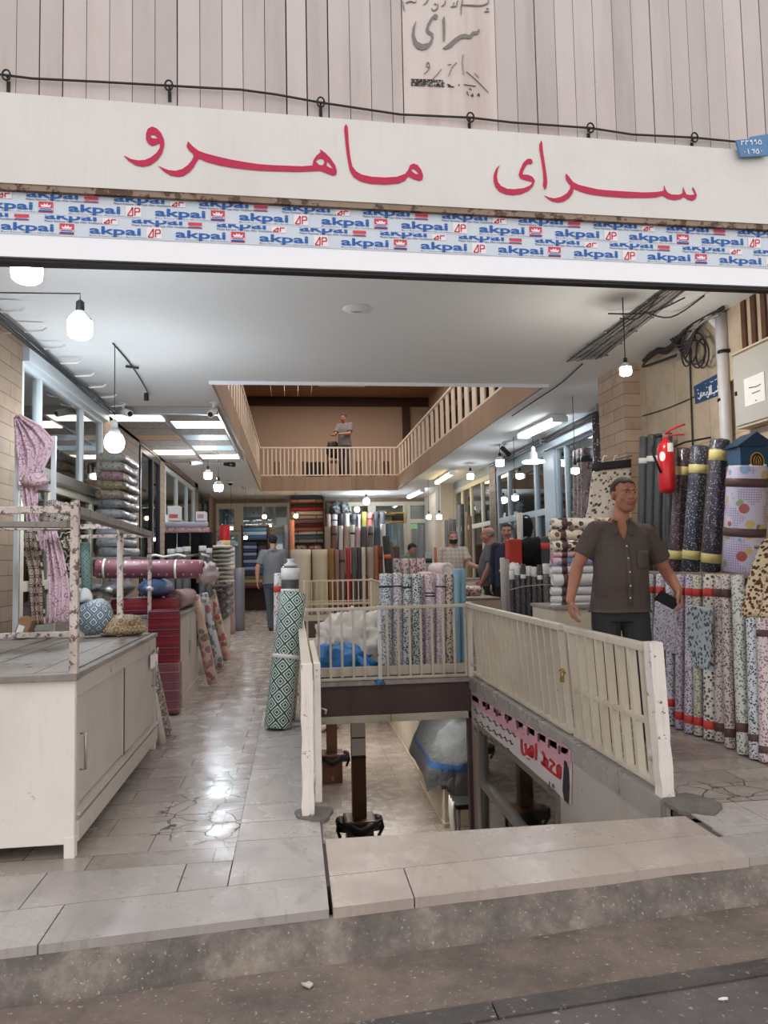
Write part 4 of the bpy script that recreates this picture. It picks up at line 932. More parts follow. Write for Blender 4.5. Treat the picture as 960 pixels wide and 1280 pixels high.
one('folded_paper', G().box((2.5, 11.3, ZB+1.5), (2.8, 11.5, ZB+1.53), .004, Matrix.Rotation(0, 4, 'X')), MT['paper'], 'white folded sheet lying on the grey striped cloth in the basement', 'paper')
for i, (x, y, r, m) in enumerate(((2.25, 14.0, .16, (150, 140, 135)), (2.5, 14.6, .2, (120, 100, 96)), (2.3, 15.4, .17, (170, 166, 160)), (2.6, 16.2, .2, (60, 60, 66)))):
    one('bundle', G().ell((x, y, ZB+.98+r*.7), (r, r*1.2, r*.75), 14, 10, None, .07, 5), plain(*m), ['pale bundle at the near end of the back basement counter', 'brown-grey bundle on the back basement counter behind the pale one', 'whitish bundle midway along the back basement counter', 'dark bundle at the far end of the back basement counter'][i], 'bundle')
# stool with a dark seat by the glazed wall
s_ = thing('stool', 'dark stool with a white cloth at the foot of the basement stair', 'stool')
G().box((2.02, 9.5, ZB+.58), (2.34, 9.85, ZB+.65), .02).build('seat', MT['black'], s_)
for a in (2.06, 2.30):
    for b in (9.54, 9.81): G().tube([(a, b, ZB), (a, b, ZB+.59)], .018, 7).build('leg', MT['steel'], s_)
rows = [[(2.0-.01*math.sin(j), 9.52+.3*i/7, ZB+.66-.09*j+.02*math.sin(i*2+j)) for i in range(8)] for j in range(6)]
G().sheet(rows, .012).build('cloth', MT['paper'], s_)
# crumpled plastic by the far cabinet
one('plastic_heap', G().ell((.45, 17.2, ZB+.13), (.55, .4, .16), 24, 12, None, .16, 5), plastic('clear_film_heap', (176, 172, 168)), 'heap of crumpled clear plastic on the basement floor by the far cabinet', 'plastic heap')
# banner on the stair wall
MT['banner'] = plain(226, 214, 214, .5, var=.03); MT['banner_pink'] = plain(222, 168, 178, .5); MT['ink'] = plain(52, 46, 50, .6); MT['banner_red'] = plain(206, 42, 52, .5)
bn = thing('banner', 'white and pink shop banner with bold red Persian name on the stair well wall', 'banner')
xb_ = WX1-.012
f_ = lambda x, y: px(x, y, xb_)
tl, tr, br, bl = f_(589, 866), f_(714, 940), f_(712, 1005), f_(590, 900)
back = Vector((.008, 0, 0))
cs = [f_(589, 868), f_(650, 902), f_(714, 938), f_(713, 1006), f_(672, 970), f_(650, 952), f_(590, 903)]
V = cs+[p+back for p in cs]; m = len(cs)
G().add(V, [tuple(range(m)), tuple(range(2*m-1, m-1, -1))]+[(i, (i+1) % m, m+(i+1) % m, m+i) for i in range(m)]).build('sheet', MT['banner'], bn)
pl = lambda x, y, d: px(x, y, xb_-.003+d)
g = G()
g.plate([[(590, 868.5), (650, 902.5), (713, 938.5), (713, 962), (690, 950), (650, 924), (590, 880)]], pl, .001)
for i in range(9):
    xa = 589+i*14; ya = 867+i*7.8; g.plate([[(xa, ya), (xa+9, ya+5), (xa+9, ya+12+i*.5), (xa, ya+7+i*.4)]], pl, .001)
g.build('pink_border', MT['banner_pink'], bn)
ribs(g := G(), [[(608+i*13, 880+i*7.4), (608+i*13, 888+i*7.8)] for i in range(8)], 2.6, lambda x, y, d: px(x, y, xb_-.0045+d), .001); g.build('plum_fringe', plain(120, 60, 90, .5), bn)
P6 = lambda x, y, d: px(570+x/3.55, 740+y/3.55, xb_-.004+d); P7 = lambda x, y, d: px(580+x/6.4, 850+y/6.4, xb_-.004+d)
g = G()
ribs(g, [[(774, 790), (700, 735), (618, 660)], [(768, 790), (770, 705), (756, 680), (744, 705), (752, 765)], [(682, 632), (722, 672), (698, 690), (690, 722)], [(664, 695), (662, 645), (648, 625), (640, 652), (646, 688)], [(622, 572), (640, 602), (640, 650), (614, 660)], [(576, 505), (574, 640)], [(552, 622), (505, 588)], [(548, 618), (550, 545), (536, 528), (526, 560), (540, 602)], [(516, 592), (512, 548)], [(488, 505), (496, 580), (480, 598), (463, 566), (459, 472)]], 19, P7, .0015)
ribs(g, [[(476, 428), (480, 440)], [(506, 622), (508, 632)], [(518, 630), (520, 640)]], 9, P7, .0015)
g.build('red_lettering', MT['banner_red'], bn)
g = G()
random.seed(5)
for row in range(3):
    x = 80; base = 525+row*42
    while x < 265-row*20:
        w = random.uniform(14, 26); y = base+(x-80)*.62; ribs(g, [[(x, y), (x+w*.3, y-8+w*.1), (x+w*.6, y+8+w*.3), (x+w, y-2+w*.62)]], 3.4, P6, .001); x += w+5
ribs(g, [[(415, 840), (412, 868)], [(430, 850), (427, 862), (436, 868), (432, 852)], [(408, 872), (420, 880), (436, 885)]], 3.5, P6, .001)
g.build('small_lettering', MT['ink'], bn)
g = G().plate([[(480, 745), (492, 755), (500, 790), (503, 870), (500, 940), (480, 925), (472, 880), (476, 800)]], P6, .001); g.build('dark_dress_picture', MT['ink'], bn)
# goods in the lower shop window
sh_ = thing('shelf', 'shelf of folded goods behind the glass of the lower shop', 'shelf')
for z in (-1.62, -1.02): G().box((2.1, 5.0, z-.03), (2.7, 8.1, z), .004).build('board', MT['cream_far'], sh_)
for y in (5.0, 8.07): G().box((2.1, y, ZB), (2.7, y+.03, -.5)).build('side_panel', MT['cream_far'], sh_)
random.seed(11); folded = []
for zi, z in enumerate((-1.62, -1.02)):
    for k in range(9):
        y = 5.15+k*.325; c = random.choice([(190, 190, 192), (150, 150, 158), (70, 74, 84), (200, 192, 186), (96, 110, 124)])
        one('folded_cloth', G().ell((2.36, y+.14, z+.105), (.22, .14, .1), 14, 8, None, .03, 6), plastic('wrapped_%d%d' % (zi, k), c, .1), '%s wrapped bundle from the near end of the %s shelf in the lower shop window' % (ORD[k], 'lower' if zi == 0 else 'upper'), 'bundle', 'wrapped bundles in the lower shop window')
# ------------------------------------------------------------------ sack, tarpaulin and the rolls behind the well
def blobby(c, r, seed, amp, ridge, n=36, m=24, zmin=.006):
    g = G(); c = Vector(c); V = []; F = []
    for i in range(m+1):
        t = PI*i/m
        for k in range(n):
            a = 2*PI*k/n; d = Vector((math.sin(t)*math.cos(a), math.sin(t)*math.sin(a), -math.cos(t))); q = d*1.7+Vector((seed, 0, 0))
            s = 1+amp*noise.noise(q)+ridge*(abs(noise.noise(q*2.3))-.2)+ridge*.5*(abs(noise.noise(q*5))-.2)
            p = c+Vector((d.x*r[0], d.y*r[1], d.z*r[2]))*s; p.z = max(p.z, zmin); V.append(p)
    F = [(i*n+k, i*n+(k+1) % n, (i+1)*n+(k+1) % n, (i+1)*n+k) for i in range(m) for k in range(n)]
    return g.add(V, F, None, True)
MT['sack'] = plain(218, 212, 204, .6, var=.05); MT['tarp'] = plastic('blue_tarpaulin', (30, 118, 188), .15, .5, 14)
sk = one('sack', blobby((.68, 8.74, .22), (.48, .36, .42), 5, .22, .5, 56, 36), MT['sack'], 'big crumpled white sack slumped behind the back railing', 'sack')
tp = thing('tarpaulin', 'bright blue crumpled tarpaulin bundle lying against the white sack behind the bars', 'tarpaulin')
blobby((.50, 8.24, .15), (.33, .15, .19), 8, .3, .5).build('bundle', MT['tarp'], tp)
rows = [[(.64+.03*j+.022*i, 8.14-.022*i-.10*max(0, (i-7)/3.0), .25-.025*i-.02*abs(j-1.5)+.01*math.sin(i*3+j*2)) for j in range(4)] for i in range(11)]
G().sheet(rows, .01).build('loose_strip', MT['tarp'], tp)
W_ = lambda nm, base, cols, sc=42, s=.32, coat=.8: fabric(nm, base, cols, sc, s, coat)
MT['band_black'] = plain(40, 42, 48, .4); MT['band_red'] = plain(206, 66, 60, .4); MT['band_yel'] = plain(220, 208, 140, .5); MT['band_white'] = plain(232, 230, 228, .4); MT['band_brown'] = plain(92, 66, 66, .5); MT['band_wht_tag'] = plain(240, 238, 236, .5)
MT['clear'] = plastic('clear_film', (222, 222, 224), .05)
row_c = [(482.5, 17, 717, W_('fl_a', (206, 212, 218), [(70, 84, 104), (120, 136, 150), (96, 104, 120)], 55, .42), 'white roll with fine slate print and a black band'),
         (497, 13, 716, W_('fl_b', (216, 212, 214), [(112, 106, 120), (140, 120, 130), (100, 110, 130)], 60, .4), 'white roll with fine grey-mauve print'),
         (509, 12, 718, W_('fl_c', (208, 212, 214), [(52, 66, 82), (86, 104, 118), (60, 80, 90)], 50, .42), 'white roll with dark navy print and a black band'),
         (521, 12.5, 717, W_('fl_d', (204, 210, 208), [(42, 74, 70), (70, 110, 100), (60, 66, 80)], 48, .42), 'white roll with dark green print'),
         (530, 8, 719, W_('fl_e', (206, 196, 200), [(110, 80, 96), (150, 110, 120), (90, 70, 84)], 60, .42), 'thin mauve printed roll squeezed in behind its neighbours'),
         (538, 13, 719, W_('fl_f', (216, 200, 206), [(150, 110, 132), (178, 140, 152), (120, 86, 110)], 62, .4), 'pale roll with pink-mauve print and two black bands'),
         (551, 13, 717, W_('fl_g', (220, 206, 210), [(168, 120, 138), (190, 150, 160), (140, 104, 120)], 62, .38), 'pale roll with soft rose print'),
         (562, 11, 718, W_('fl_h', (206, 190, 178), [(120, 84, 66), (150, 112, 92), (96, 70, 60)], 40, .42), 'beige roll with brown print')]
for i, (xc, w, yt, m, lb) in enumerate(row_c):
    Y = 8.13 if w > 9 else 8.25; p = py(xc, 836, Y); q = py(xc, yt, Y); r = w/2*Y/930*.98
    bd = [] if i in (1, 3, 4, 6, 7) else [(.86, .88, MT['band_black'])]
    if i == 5: bd = [(.78, .795, MT['band_black']), (.81, .825, MT['band_black'])]
    if i in (1, 6): bd = [(.86, .875, MT['band_black'])]
    roll((p.x, Y, .008), (q.x, Y+.03, q.z), r, m, lb+', standing behind the back railing', 'printed rolls behind the back railing', bd)
for i, xc in enumerate((571.5, 580)):
    p = py(xc, 836, 8.12+.03*i); q = py(xc, 711, 8.12)
    roll((p.x, 8.12+.06*i, .008), (q.x, 8.16+.06*i, q.z), .041, plastic('light_blue_roll%d' % i, (132, 176, 200), .05), ('light blue plastic-wrapped roll standing by the corner of the back railing', 'second light blue wrapped roll, hard against the railing corner post')[i], 'light blue rolls by the railing corner', core=False, lump=.01)
# plush white rolls lying behind them, on a low cabinet
t = thing('low_cabinet', 'low cream cabinet carrying the white plush rolls behind the back railing', 'cabinet')
G().box((1.35, 8.4, .05), (2.0, 9.4, .62), .01).box((1.37, 8.42, 0), (1.98, 9.38, .05)).build('body', MT['cream_far'], t); G().box((1.33, 8.38, .62), (2.02, 9.42, .65), .006).build('top', MT['cream'], t)
MT['plush'] = fabric('plush_white', (226, 216, 210), [(206, 188, 184), (214, 200, 194)], 30, .4, .3); MT['plush_pink'] = fabric('plush_rose', (216, 190, 188), [(190, 140, 140), (160, 110, 112), (206, 170, 168)], 26, .45, .5)
for i, (x, z, y0, y1, r) in enumerate(((1.86, .76, 8.45, 9.3, .1), (1.84, .96, 8.42, 9.3, .1), (1.62, .78, 8.5, 9.3, .11), (1.58, 1.02, 8.45, 9.25, .1), (1.77, 1.14, 8.5, 9.3, .085))):
    roll((x, y0, z), (x, y1, z), r, MT['plush'] if i != 3 else MT['plush_pink'], ['lowest white plush roll lying end-on behind the light blue rolls', 'white plush roll lying end-on, second up in the pile behind the light blue rolls', 'white plush roll lying behind the beige printed roll', 'rose-tinted plush roll lying at the top left of the white pile', 'topmost white plush roll of the pile behind the light blue rolls'][i], 'plush rolls lying behind the printed rolls', core=False, lump=.08)
# green lattice roll and its neighbours on the aisle
MT['green_dia'] = diamonds('green_lattice', (28, 88, 82), (210, 222, 214), (20, 56, 54), 12.5)
MT['brown_dia'] = diamonds('brown_lattice', (96, 78, 70), (200, 192, 182), (60, 50, 46), 15.5)
roll((-.135, 5.80, .005), (-.005, 5.98, 1.02), .104, MT['green_dia'], 'green and white lattice-patterned roll leaning on the left railing, wrapped in film', bands=[(.50, .53, MT['clear'])], wrap=None)
roll((-.075, 6.1, .005), (.008, 6.16, .99), .075, MT['brown_dia'], 'brown-grey lattice roll standing tight behind the green one', core=True)
roll((-.06, 7.1, .005), (-.03, 7.12, 1.22), .083, plastic('black_wrapped', (52, 54, 60), .3), 'dark wrapped roll with a crumpled white top standing behind the green roll', bands=[(.90, .99, MT['band_white']), (.80, .83, MT['band_white'])], wrap=MT['clear'])
roll((-.165, 7.3, .005), (-.145, 7.32, 1.16), .045, fabric('white_red_print', (220, 216, 214), [(190, 80, 80), (120, 120, 130)], 40, .3, .6), 'thin white roll with a red band beside the dark wrapped roll', bands=[(.84, .89, MT['band_red'])])
# ------------------------------------------------------------------ big cabinet at the street side, left
cbt = thing('cabinet', 'large white painted cabinet with sliding doors and grey plank top, nearest the street', 'cabinet')
cx0, cx1, cy0, cy1, cz = -2.2, -.955, 3.44, 5.38, .79
f0 = pz(95, 1070, 0)
G().box((cx0, cy0, .06), (cx1, cy0+.03, cz-.03), .004).build('front_panel', MT['white_paint'], cbt)
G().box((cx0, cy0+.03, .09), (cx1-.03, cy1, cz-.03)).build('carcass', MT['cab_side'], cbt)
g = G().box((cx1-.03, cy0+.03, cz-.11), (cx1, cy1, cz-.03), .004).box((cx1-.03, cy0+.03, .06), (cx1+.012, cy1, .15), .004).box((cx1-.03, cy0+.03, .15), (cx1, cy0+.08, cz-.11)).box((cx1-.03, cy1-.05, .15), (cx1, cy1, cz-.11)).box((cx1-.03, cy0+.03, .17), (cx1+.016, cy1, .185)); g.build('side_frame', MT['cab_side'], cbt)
for i, (a, b, xo) in enumerate(((cy0+.08, cy0+1.02, -.022), (cy0+.98, cy1-.05, -.012))):
    d = G().box((cx1+xo-.012, a, .19), (cx1+xo, b, cz-.115), .003).build('sliding_door', MT['cab_side'], cbt)
    y = a+.06 if i == 0 else b-.05; zz = .42 if i == 0 else .52
    G().tube([(cx1+xo, y, zz-.08), (cx1+xo+.03, y, zz-.08), (cx1+xo+.03, y, zz+.08), (cx1+xo, y, zz+.08)], .007, 6).build('handle', MT['steel'], d)
    if i == 0: G().box((cx1+xo, b-.02, .19), (cx1+xo+.012, b, cz-.115)).build('edge_strip', MT['dark_steel'], d)
lk = G().box((cx1, cy1-.22, .57), (cx1+.018, cy1-.12, .66), .004).box((cx1, cy1-.1, .57), (cx1+.018, cy1-.03, .66), .004); lk.build('lock_plate', MT['paper'], cbt)
G().tube([(cx1+.03, cy1-.11+.03*math.cos(k*PI/5), .66+.035*math.sin(k*PI/5)) for k in range(6)], .006, 6).build('padlock', MT['steel'], cbt)
for a, b in ((cx1-.042, cy0-.003), (cx0, cy0-.003), (cx1-.045, cy1-.045), (cx0, cy1-.045)): G().box((a, b, 0), (a+.045, b+.045, .09), .004).build('leg', MT['white_paint'], cbt)
g = G().box((cx0-.02, cy0-.03, cz-.03), (cx1+.015, cy0+.04, cz), .005)
xs = cx0-.01
while xs < cx1:
    w = .145; g.box((xs, cy0+.045, cz-.028), (min(xs+w, cx1+.01), cy1+.01, cz+random.uniform(-.004, .002)), .004); xs += w+.008
g.build('plank_top', MT['plank'], cbt)
# metal frame of square tube on top
fr = thing('metal_frame', 'peeling white square-tube frame standing on the plank top of the big cabinet', 'frame')
def bar(p, q, w=.032): 
    p, q = Vector(p), Vector(q); M = frame_m(p, q); L = (q-p).length; g = G().box((-w/2, -w/2, 0), (w/2, w/2, L), .003, M); return g
za = cz+.003
A = Vector((cx1-.005, cy0+.0, 0)); zA = py(95, 628, A.y).z
B = pz(150, 795, za); zB_ = py(150, 655, B.y).z; Cq = pz(187, 774, za); zC_ = py(187, 664, Cq.y).z
bar((A.x, A.y, .76), (A.x, A.y, zA), .034).build('post', MT['peeled'], fr)
bar((B.x, B.y, za), (B.x, B.y, zB_), .036).build('post', MT['peeled'], fr)
bar((Cq.x, Cq.y, za), (Cq.x, Cq.y, zC_), .03).build('post', MT['peeled'], fr)
z1 = py(90, 637, A.y).z; bar((A.x, A.y, z1), (cx0, A.y, z1)).build('rail', MT['peeled'], fr)
bar((B.x, B.y, zB_-.015), (cx0, B.y, zB_-.015), .034).build('rail', MT['peeled'], fr); bar((B.x, B.y, za+.025), (cx0, B.y, za+.025), .034).build('rail', MT['peeled'], fr)
G().hexa([(A.x-.05, A.y, z1-.02), (A.x+.02, A.y, z1-.02), (Cq.x+.02, Cq.y, zC_-.05), (Cq.x-.05, Cq.y, zC_-.05)], [(A.x-.05, A.y, z1+.015), (A.x+.02, A.y, z1+.015), (Cq.x+.02, Cq.y, zC_-.005), (Cq.x-.05, Cq.y, zC_-.005)]).build('plank_rail', MT['plank'], fr)
bar((Cq.x, Cq.y, zC_-.04), (cx0, Cq.y, zC_-.04), .03).build('rail', MT['peeled'], fr)
for y in (A.y, Cq.y): bar((cx0, y, za), (cx0, y, z1 if y == A.y else zC_-.03)).build('post', MT['peeled'], fr)
G().hexa([(cx0, A.y+.5, z1-.03), (A.x-.3, A.y+.9, z1-.03), (A.x-.3, A.y+1.02, z1-.03), (cx0, A.y+.62, z1-.03)], [(cx0, A.y+.5, z1), (A.x-.3, A.y+.9, z1), (A.x-.3, A.y+1.02, z1), (cx0, A.y+.62, z1)]).build('loose_board', MT['plank'], fr)
# white stand with the pink cloth
YP = 5.55
st_ = thing('display_stand', 'white metal stand holding the knotted pink cloth behind the big cabinet', 'stand')
xq = lambda x, y=700, Y=YP: py(x, y, Y).x; zq = lambda y, x=40, Y=YP: py(x, y, Y).z
for x in (20, 66): G().box((xq(x)-.015, YP-.015, 0), (xq(x)+.015, YP+.015, zq(521 if x == 20 else 545)), .003).build('upright', MT['alu_frame'], st_)
for y in (609, 785): G().box((xq(20), YP-.012, zq(y)-.02), (xq(66), YP+.012, zq(y)+.02), .003).build('crossbar', MT['alu_frame'], st_)
MT['pink'] = swirls('pink_swirl_cloth', (222, 196, 204), (164, 108, 130), 15)
def drape(name, L, R, Y, label, mat, nf=5, amp=.035, cat='cloth', nj=22, group=None):
    """L, R = outline points of the photograph, top to bottom, on the plane at depth Y; folds run down the cloth"""
    rows = []; m = 26
    def at_(P, t):
        k = t*(len(P)-1); i = min(int(k), len(P)-2); f = k-i; return (P[i][0]+(P[i+1][0]-P[i][0])*f, P[i][1]+(P[i+1][1]-P[i][1])*f)
    for i in range(m):
        t = i/(m-1); a, b = at_(L, t), at_(R, t); r = []; wd = abs(b[0]-a[0])
        for j in range(nj):
            u = j/(nj-1); p = py(a[0]+(b[0]-a[0])*u, a[1]+(b[1]-a[1])*u, Y)
            p.y -= amp*(.5+.5*math.sin(u*nf*2*PI+2*noise.noise(Vector((t*2, u, 3)))))+.03*noise.noise(Vector((u*3, t*3, 7)))
            r.append(p)
        rows.append(r)
    return one(name, G().sheet(rows, .012), mat, label, cat, group)
drape('pink_cloth', [(21, 523), (23, 545), (23, 570), (25, 590), (26, 602), (34, 604)], [(26, 520), (50, 533), (68, 552), (64, 568), (56, 584), (52, 596)], YP-.05, 'pink swirl-patterned cloth fanned and knotted on the white stand', MT['pink'], 4, .06)
one('pink_cloth', blobby(py(44, 600, YP-.08), (.09, .06, .05), 2, .2, .4, 20, 14, -9), MT['pink'], 'knot of the pink cloth tied at the middle of the white stand', 'cloth')
drape('pink_cloth', [(28, 602), (29, 620), (32, 640), (35, 665), (42, 690)], [(45, 605), (46, 620), (47, 640), (56, 662), (56, 690)], YP-.03, 'narrow tail of pink cloth falling below the knot', MT['pink'], 3, .04)
Yd = 5.3
drape('pink_cloth', [(60, 664), (61, 690), (61, 720), (62, 750), (62, 779)], [(70, 664), (78, 690), (84, 720), (88, 750), (88, 779)], Yd, 'pink swirl-patterned curtain of cloth hanging down to the cabinet top', MT['pink'], 3, .05)
MT['mosaic'] = medallion('brown_mosaic_cloth', (74, 50, 48), (206, 192, 176), (120, 92, 80), 16); MT['ornate'] = medallion('black_ornate_cloth', (40, 38, 36), (196, 186, 160), (70, 64, 54), 6)
drape('patterned_cloth', [(31, 664), (33, 690), (36, 720), (39, 750), (41, 781)], [(45, 664), (50, 690), (54, 720), (56, 750), (56, 781)], Yd+.03, 'brown mosaic-patterned cloth hanging left of the pink curtain', MT['mosaic'], 2, .04)
drape('patterned_cloth', [(70, 666), (76, 690), (84, 715)], [(100, 664), (101, 690), (101, 722)], Yd+.06, 'black cloth with cream ornament hanging right of the pink curtain', MT['ornate'], 2, .03)
p = pz(108, 780, za); p.y = Yd-.05
roll(py(109, 738, Yd), py(106, 678, Yd), .035, diamonds('teal_lattice', (70, 110, 104), (150, 176, 168), (50, 84, 80), 30, 0), 'slim teal patterned roll standing behind the blue bolster', core=False, n=14)
MT['blue_med'] = diamonds('blue_medallion', (196, 206, 208), (60, 74, 92), (120, 140, 152), 16, .5)
t = thing('bolster', 'blue and white medallion-patterned bolster in clear film on the cabinet top', 'bolster')
q = py(119, 760, Yd-.12); G().ell((q.x, q.y, za+.125), (.118, .13, .125), 22, 14, None, .02, 7).build('cushion', MT['blue_med'], t)
G().ell((q.x-.06, q.y+.02, za+.255), (.05, .05, .04), 12, 8, None, .04, 12).build('tied_film', MT['clear'], t)
MT['gold_med'] = medallion('gold_ornate_cloth', (170, 148, 112), (110, 74, 56), (196, 180, 146), 14, .4)
q = py(152, 768, Yd-.1); one('bundle', blobby((q.x, q.y, za+.06), (.155, .11, .075), 6, .3, .25, 26, 16, za+.002), MT['gold_med'], 'gold and brown ornate cloth bundle in film at the cabinet end', 'bundle')
q = py(72, 645, YP-.05); MT['bw_med'] = medallion('brown_white_cloth', (66, 48, 46), (220, 212, 204), (150, 130, 120), 24, .3)
one('bundle', blobby((q.x, q.y, q.z), (.115, .1, .11), 9, .25, .3, 24, 16, -9), MT['bw_med'], 'brown and white dotted bundle tied at the foot of the pink knot', 'bundle')
bx_ = thing('cardboard_box', 'small torn cardboard box leaning at the back corner of the cabinet top', 'box')
q = py(30, 772, Yd-.05); M = Matrix.Translation((q.x, q.y, za+.004)) @ Matrix.Rotation(.35, 4, 'Y'); G().box((-.05, -.06, 0), (.03, .06, .13), .004, M).build('carton', MT['cardboard'], bx_); G().box((-.04, -.065, .01), (.0, -.06, .08), 0, M).build('white_label', MT['paper'], bx_)
# leaning scrap rolls by the cabinet end
roll((-.96, 5.78, .0), (-1.06, 5.62, .62), .055, fabric('grey_net', (150, 138, 128), [(90, 78, 74), (206, 196, 188), (120, 104, 96)], 60, .45, .9), 'grey speckled short roll in film leaning at the end of the big cabinet', core=False)
roll((-.93, 5.5, .0), (-.985, 5.44, .36), .028, plastic('clear_roll', (196, 188, 182)), 'thin clear-wrapped scrap roll on the floor against the big cabinet corner', core=False, n=12)
# ------------------------------------------------------------------ second counter and its goods
c2 = thing('counter', 'cream two-door counter behind the striped textiles, second along the left wall', 'counter')
G().box((-2.2, 6.72, .05), (-1.0, 8.05, .80), .008).box((-2.18, 6.74, 0), (-.985, 8.0, .1)).build('body', MT['cab_side'], c2); G().box((-2.22, 6.7, .80), (-.98, 8.07, .83), .005).build('top', MT['plank'], c2)
for a, b in ((6.76, 7.38), (7.42, 8.0)): 
    d = G().box((-1.0, a, .14), (-.99, b, .76), .003).build('door', MT['cab_side'], c2); G().box((-.99, b-.1, .42), (-.975, b-.03, .55), .004).build('lock', MT['steel'], d)
MT['maroon'] = stripes('maroon_stripes', [(0, (120, 28, 40)), (.2, (80, 22, 36)), (.26, (170, 60, 66)), (.3, (120, 28, 40)), (.55, (52, 28, 54)), (.62, (176, 96, 100)), (.65, (112, 26, 40)), (.85, (140, 34, 44))], 6.5)
MT['maroon_film'] = stripes('maroon_wrapped', [(0, (120, 52, 66)), (.25, (92, 40, 60)), (.3, (160, 100, 108)), (.36, (124, 56, 70)), (.7, (84, 44, 66)), (.76, (150, 90, 100)), (.8, (118, 52, 66))], 6.5, 1, 1.0)
t = thing('striped_textile', 'maroon striped textile bolt standing before the second counter, its lower half in film', 'textile')
xa, xb = py(186, 800, 6.58).x, py(224, 800, 6.58).x
G().box((xa, 6.52, .42), (xb, 6.68, .88), .03).build('upper_fold', MT['maroon'], t)
G().box((xa-.006, 6.50, .004), (xb+.012, 6.69, .44), .035).build('wrapped_lower_fold', MT['maroon_film'], t)
one('striped_textile', G().box((-1.5, 6.75, .835), (-1.04, 7.1, .965), .03).box((-1.62, 6.9, .835), (-1.5, 7.2, .96), .02), MT['maroon'], 'red and maroon folded textile lying on the second counter under the bolsters', 'textile')
for i, (x, r, c) in enumerate(((-1.83, .085, (74, 76, 96)), (-1.58, .11, (92, 92, 96)), (-1.24, .125, (58, 92, 140)))):
    t = thing('bolster', ['small slate-blue wrapped bolster end at the left of the second counter', 'dark grey wrapped bolster end in the middle of the second counter', 'blue wrapped bolster end at the front right of the second counter'][i], 'bolster', 'wrapped bolsters under the mauve roll')
    G().ell((x, 7.0, 1.055), (r*1.25, .32, r*.72), 20, 14).build('body', plastic('bolster_%d' % i, c, .3), t); G().tube([(x-.02, 6.69, 1.055), (x, 6.66, 1.06), (x+.02, 6.68, 1.05)], .02, 7).build('tied_end', MT['clear'], t)
n = N('mauve_dotted'); v = n.uv(); vx = n.voro(n.mapping(v, (8, 14, 1)), 1, rnd=0)['Distance']
MT['mauve'] = n.finish(n.mix(n.step(vx, .12, .09), C(128, 70, 84), C(206, 168, 160)), .6, coat=.8, coatbump=n.noise(n.ob(), 8, 5, .65, 2))
pa_, pb_ = py(118, 712, 6.85), py(250, 715, 6.95)
roll((pa_.x, 6.9, 1.24), (pb_.x+.03, 6.95, 1.215), .085, MT['mauve'], 'long mauve dotted roll lying across the bolsters of the second counter', bands=[(.07, .09, MT['band_white']), (.73, .75, MT['band_white'])], core=False)
q = py(254, 722, 6.95); roll((-1.09, 7.12, .935), (-1.09, 7.95, .925), .095, plastic('rosy_film_bundle', (150, 116, 116), .2, 1.0, 14), 'dusty rose film-wrapped roll lying along the edge of the second counter', core=False, lump=.12)
one('film_wrap', blobby((q.x+.03, 7.0, 1.17), (.1, .12, .10), 12, .3, .5, 22, 14, -9), plastic('rosy_clear_film', (170, 150, 148), .2), 'crumpled clear film at the right end of the mauve roll', 'film')
one('lace_trim', G().sheet([[(-1.35+.07*i, 7.15+.05*j, 1.335+.012*math.sin(i*2.1)) for i in range(9)] for j in range(3)], .02), fabric('lace', (216, 210, 196), [(120, 110, 96), (60, 54, 50)], 40, .4), 'strip of black and cream lace lying behind the mauve roll', 'lace')
# shelf rack carrying the folded stack, on the wall side
rk = thing('shelf_rack', 'grey steel rack under the stack of folded fabric', 'rack')
for a, b, c in ((-2.2, 8.36, 0), (-1.80, 8.36, 0), (-2.2, 9.28, .865), (-1.80, 9.28, .865)): G().box((a, b, c), (a+.03, b+.03, 1.33)).build('leg', MT['steel'], rk)
G().box((-2.21, 8.34, 1.33), (-1.75, 9.33, 1.36), .004).build('board', MT['steel'], rk)
stk = [(200, 196, 192), (196, 190, 182), (186, 150, 150), (176, 160, 120), (178, 160, 138), (150, 150, 150), (196, 196, 198), (206, 206, 206), (196, 196, 200), (206, 206, 204), (190, 192, 196)]
accent = [(168, 180, 150), (110, 126, 104), (150, 80, 92), (140, 96, 50), (140, 100, 70), (96, 98, 104), (170, 172, 180), (190, 190, 190), (170, 172, 178), (186, 186, 186), (160, 164, 172)]
sl = ['topmost pale folded fabric of the wrapped stack', 'grey-green floral folded fabric, second from the top of the wrapped stack', 'rose-pink folded fabric, third from the top of the wrapped stack', 'ochre folded fabric, fourth from the top of the wrapped stack', 'tan folded fabric, fifth from the top of the wrapped stack', 'grey folded fabric, sixth from the top of the wrapped stack', 'silver-grey folded fabric, seventh from the top of the wrapped stack', 'white folded fabric, fourth from the bottom of the wrapped stack', 'bluish white folded fabric, third from the bottom of the wrapped stack', 'white folded fabric, second from the bottom of the wrapped stack', 'palest blue-white folded fabric at the bottom of the wrapped stack']
zt0 = py(150, 566, 8.5).z; hh = (zt0-1.365)/11
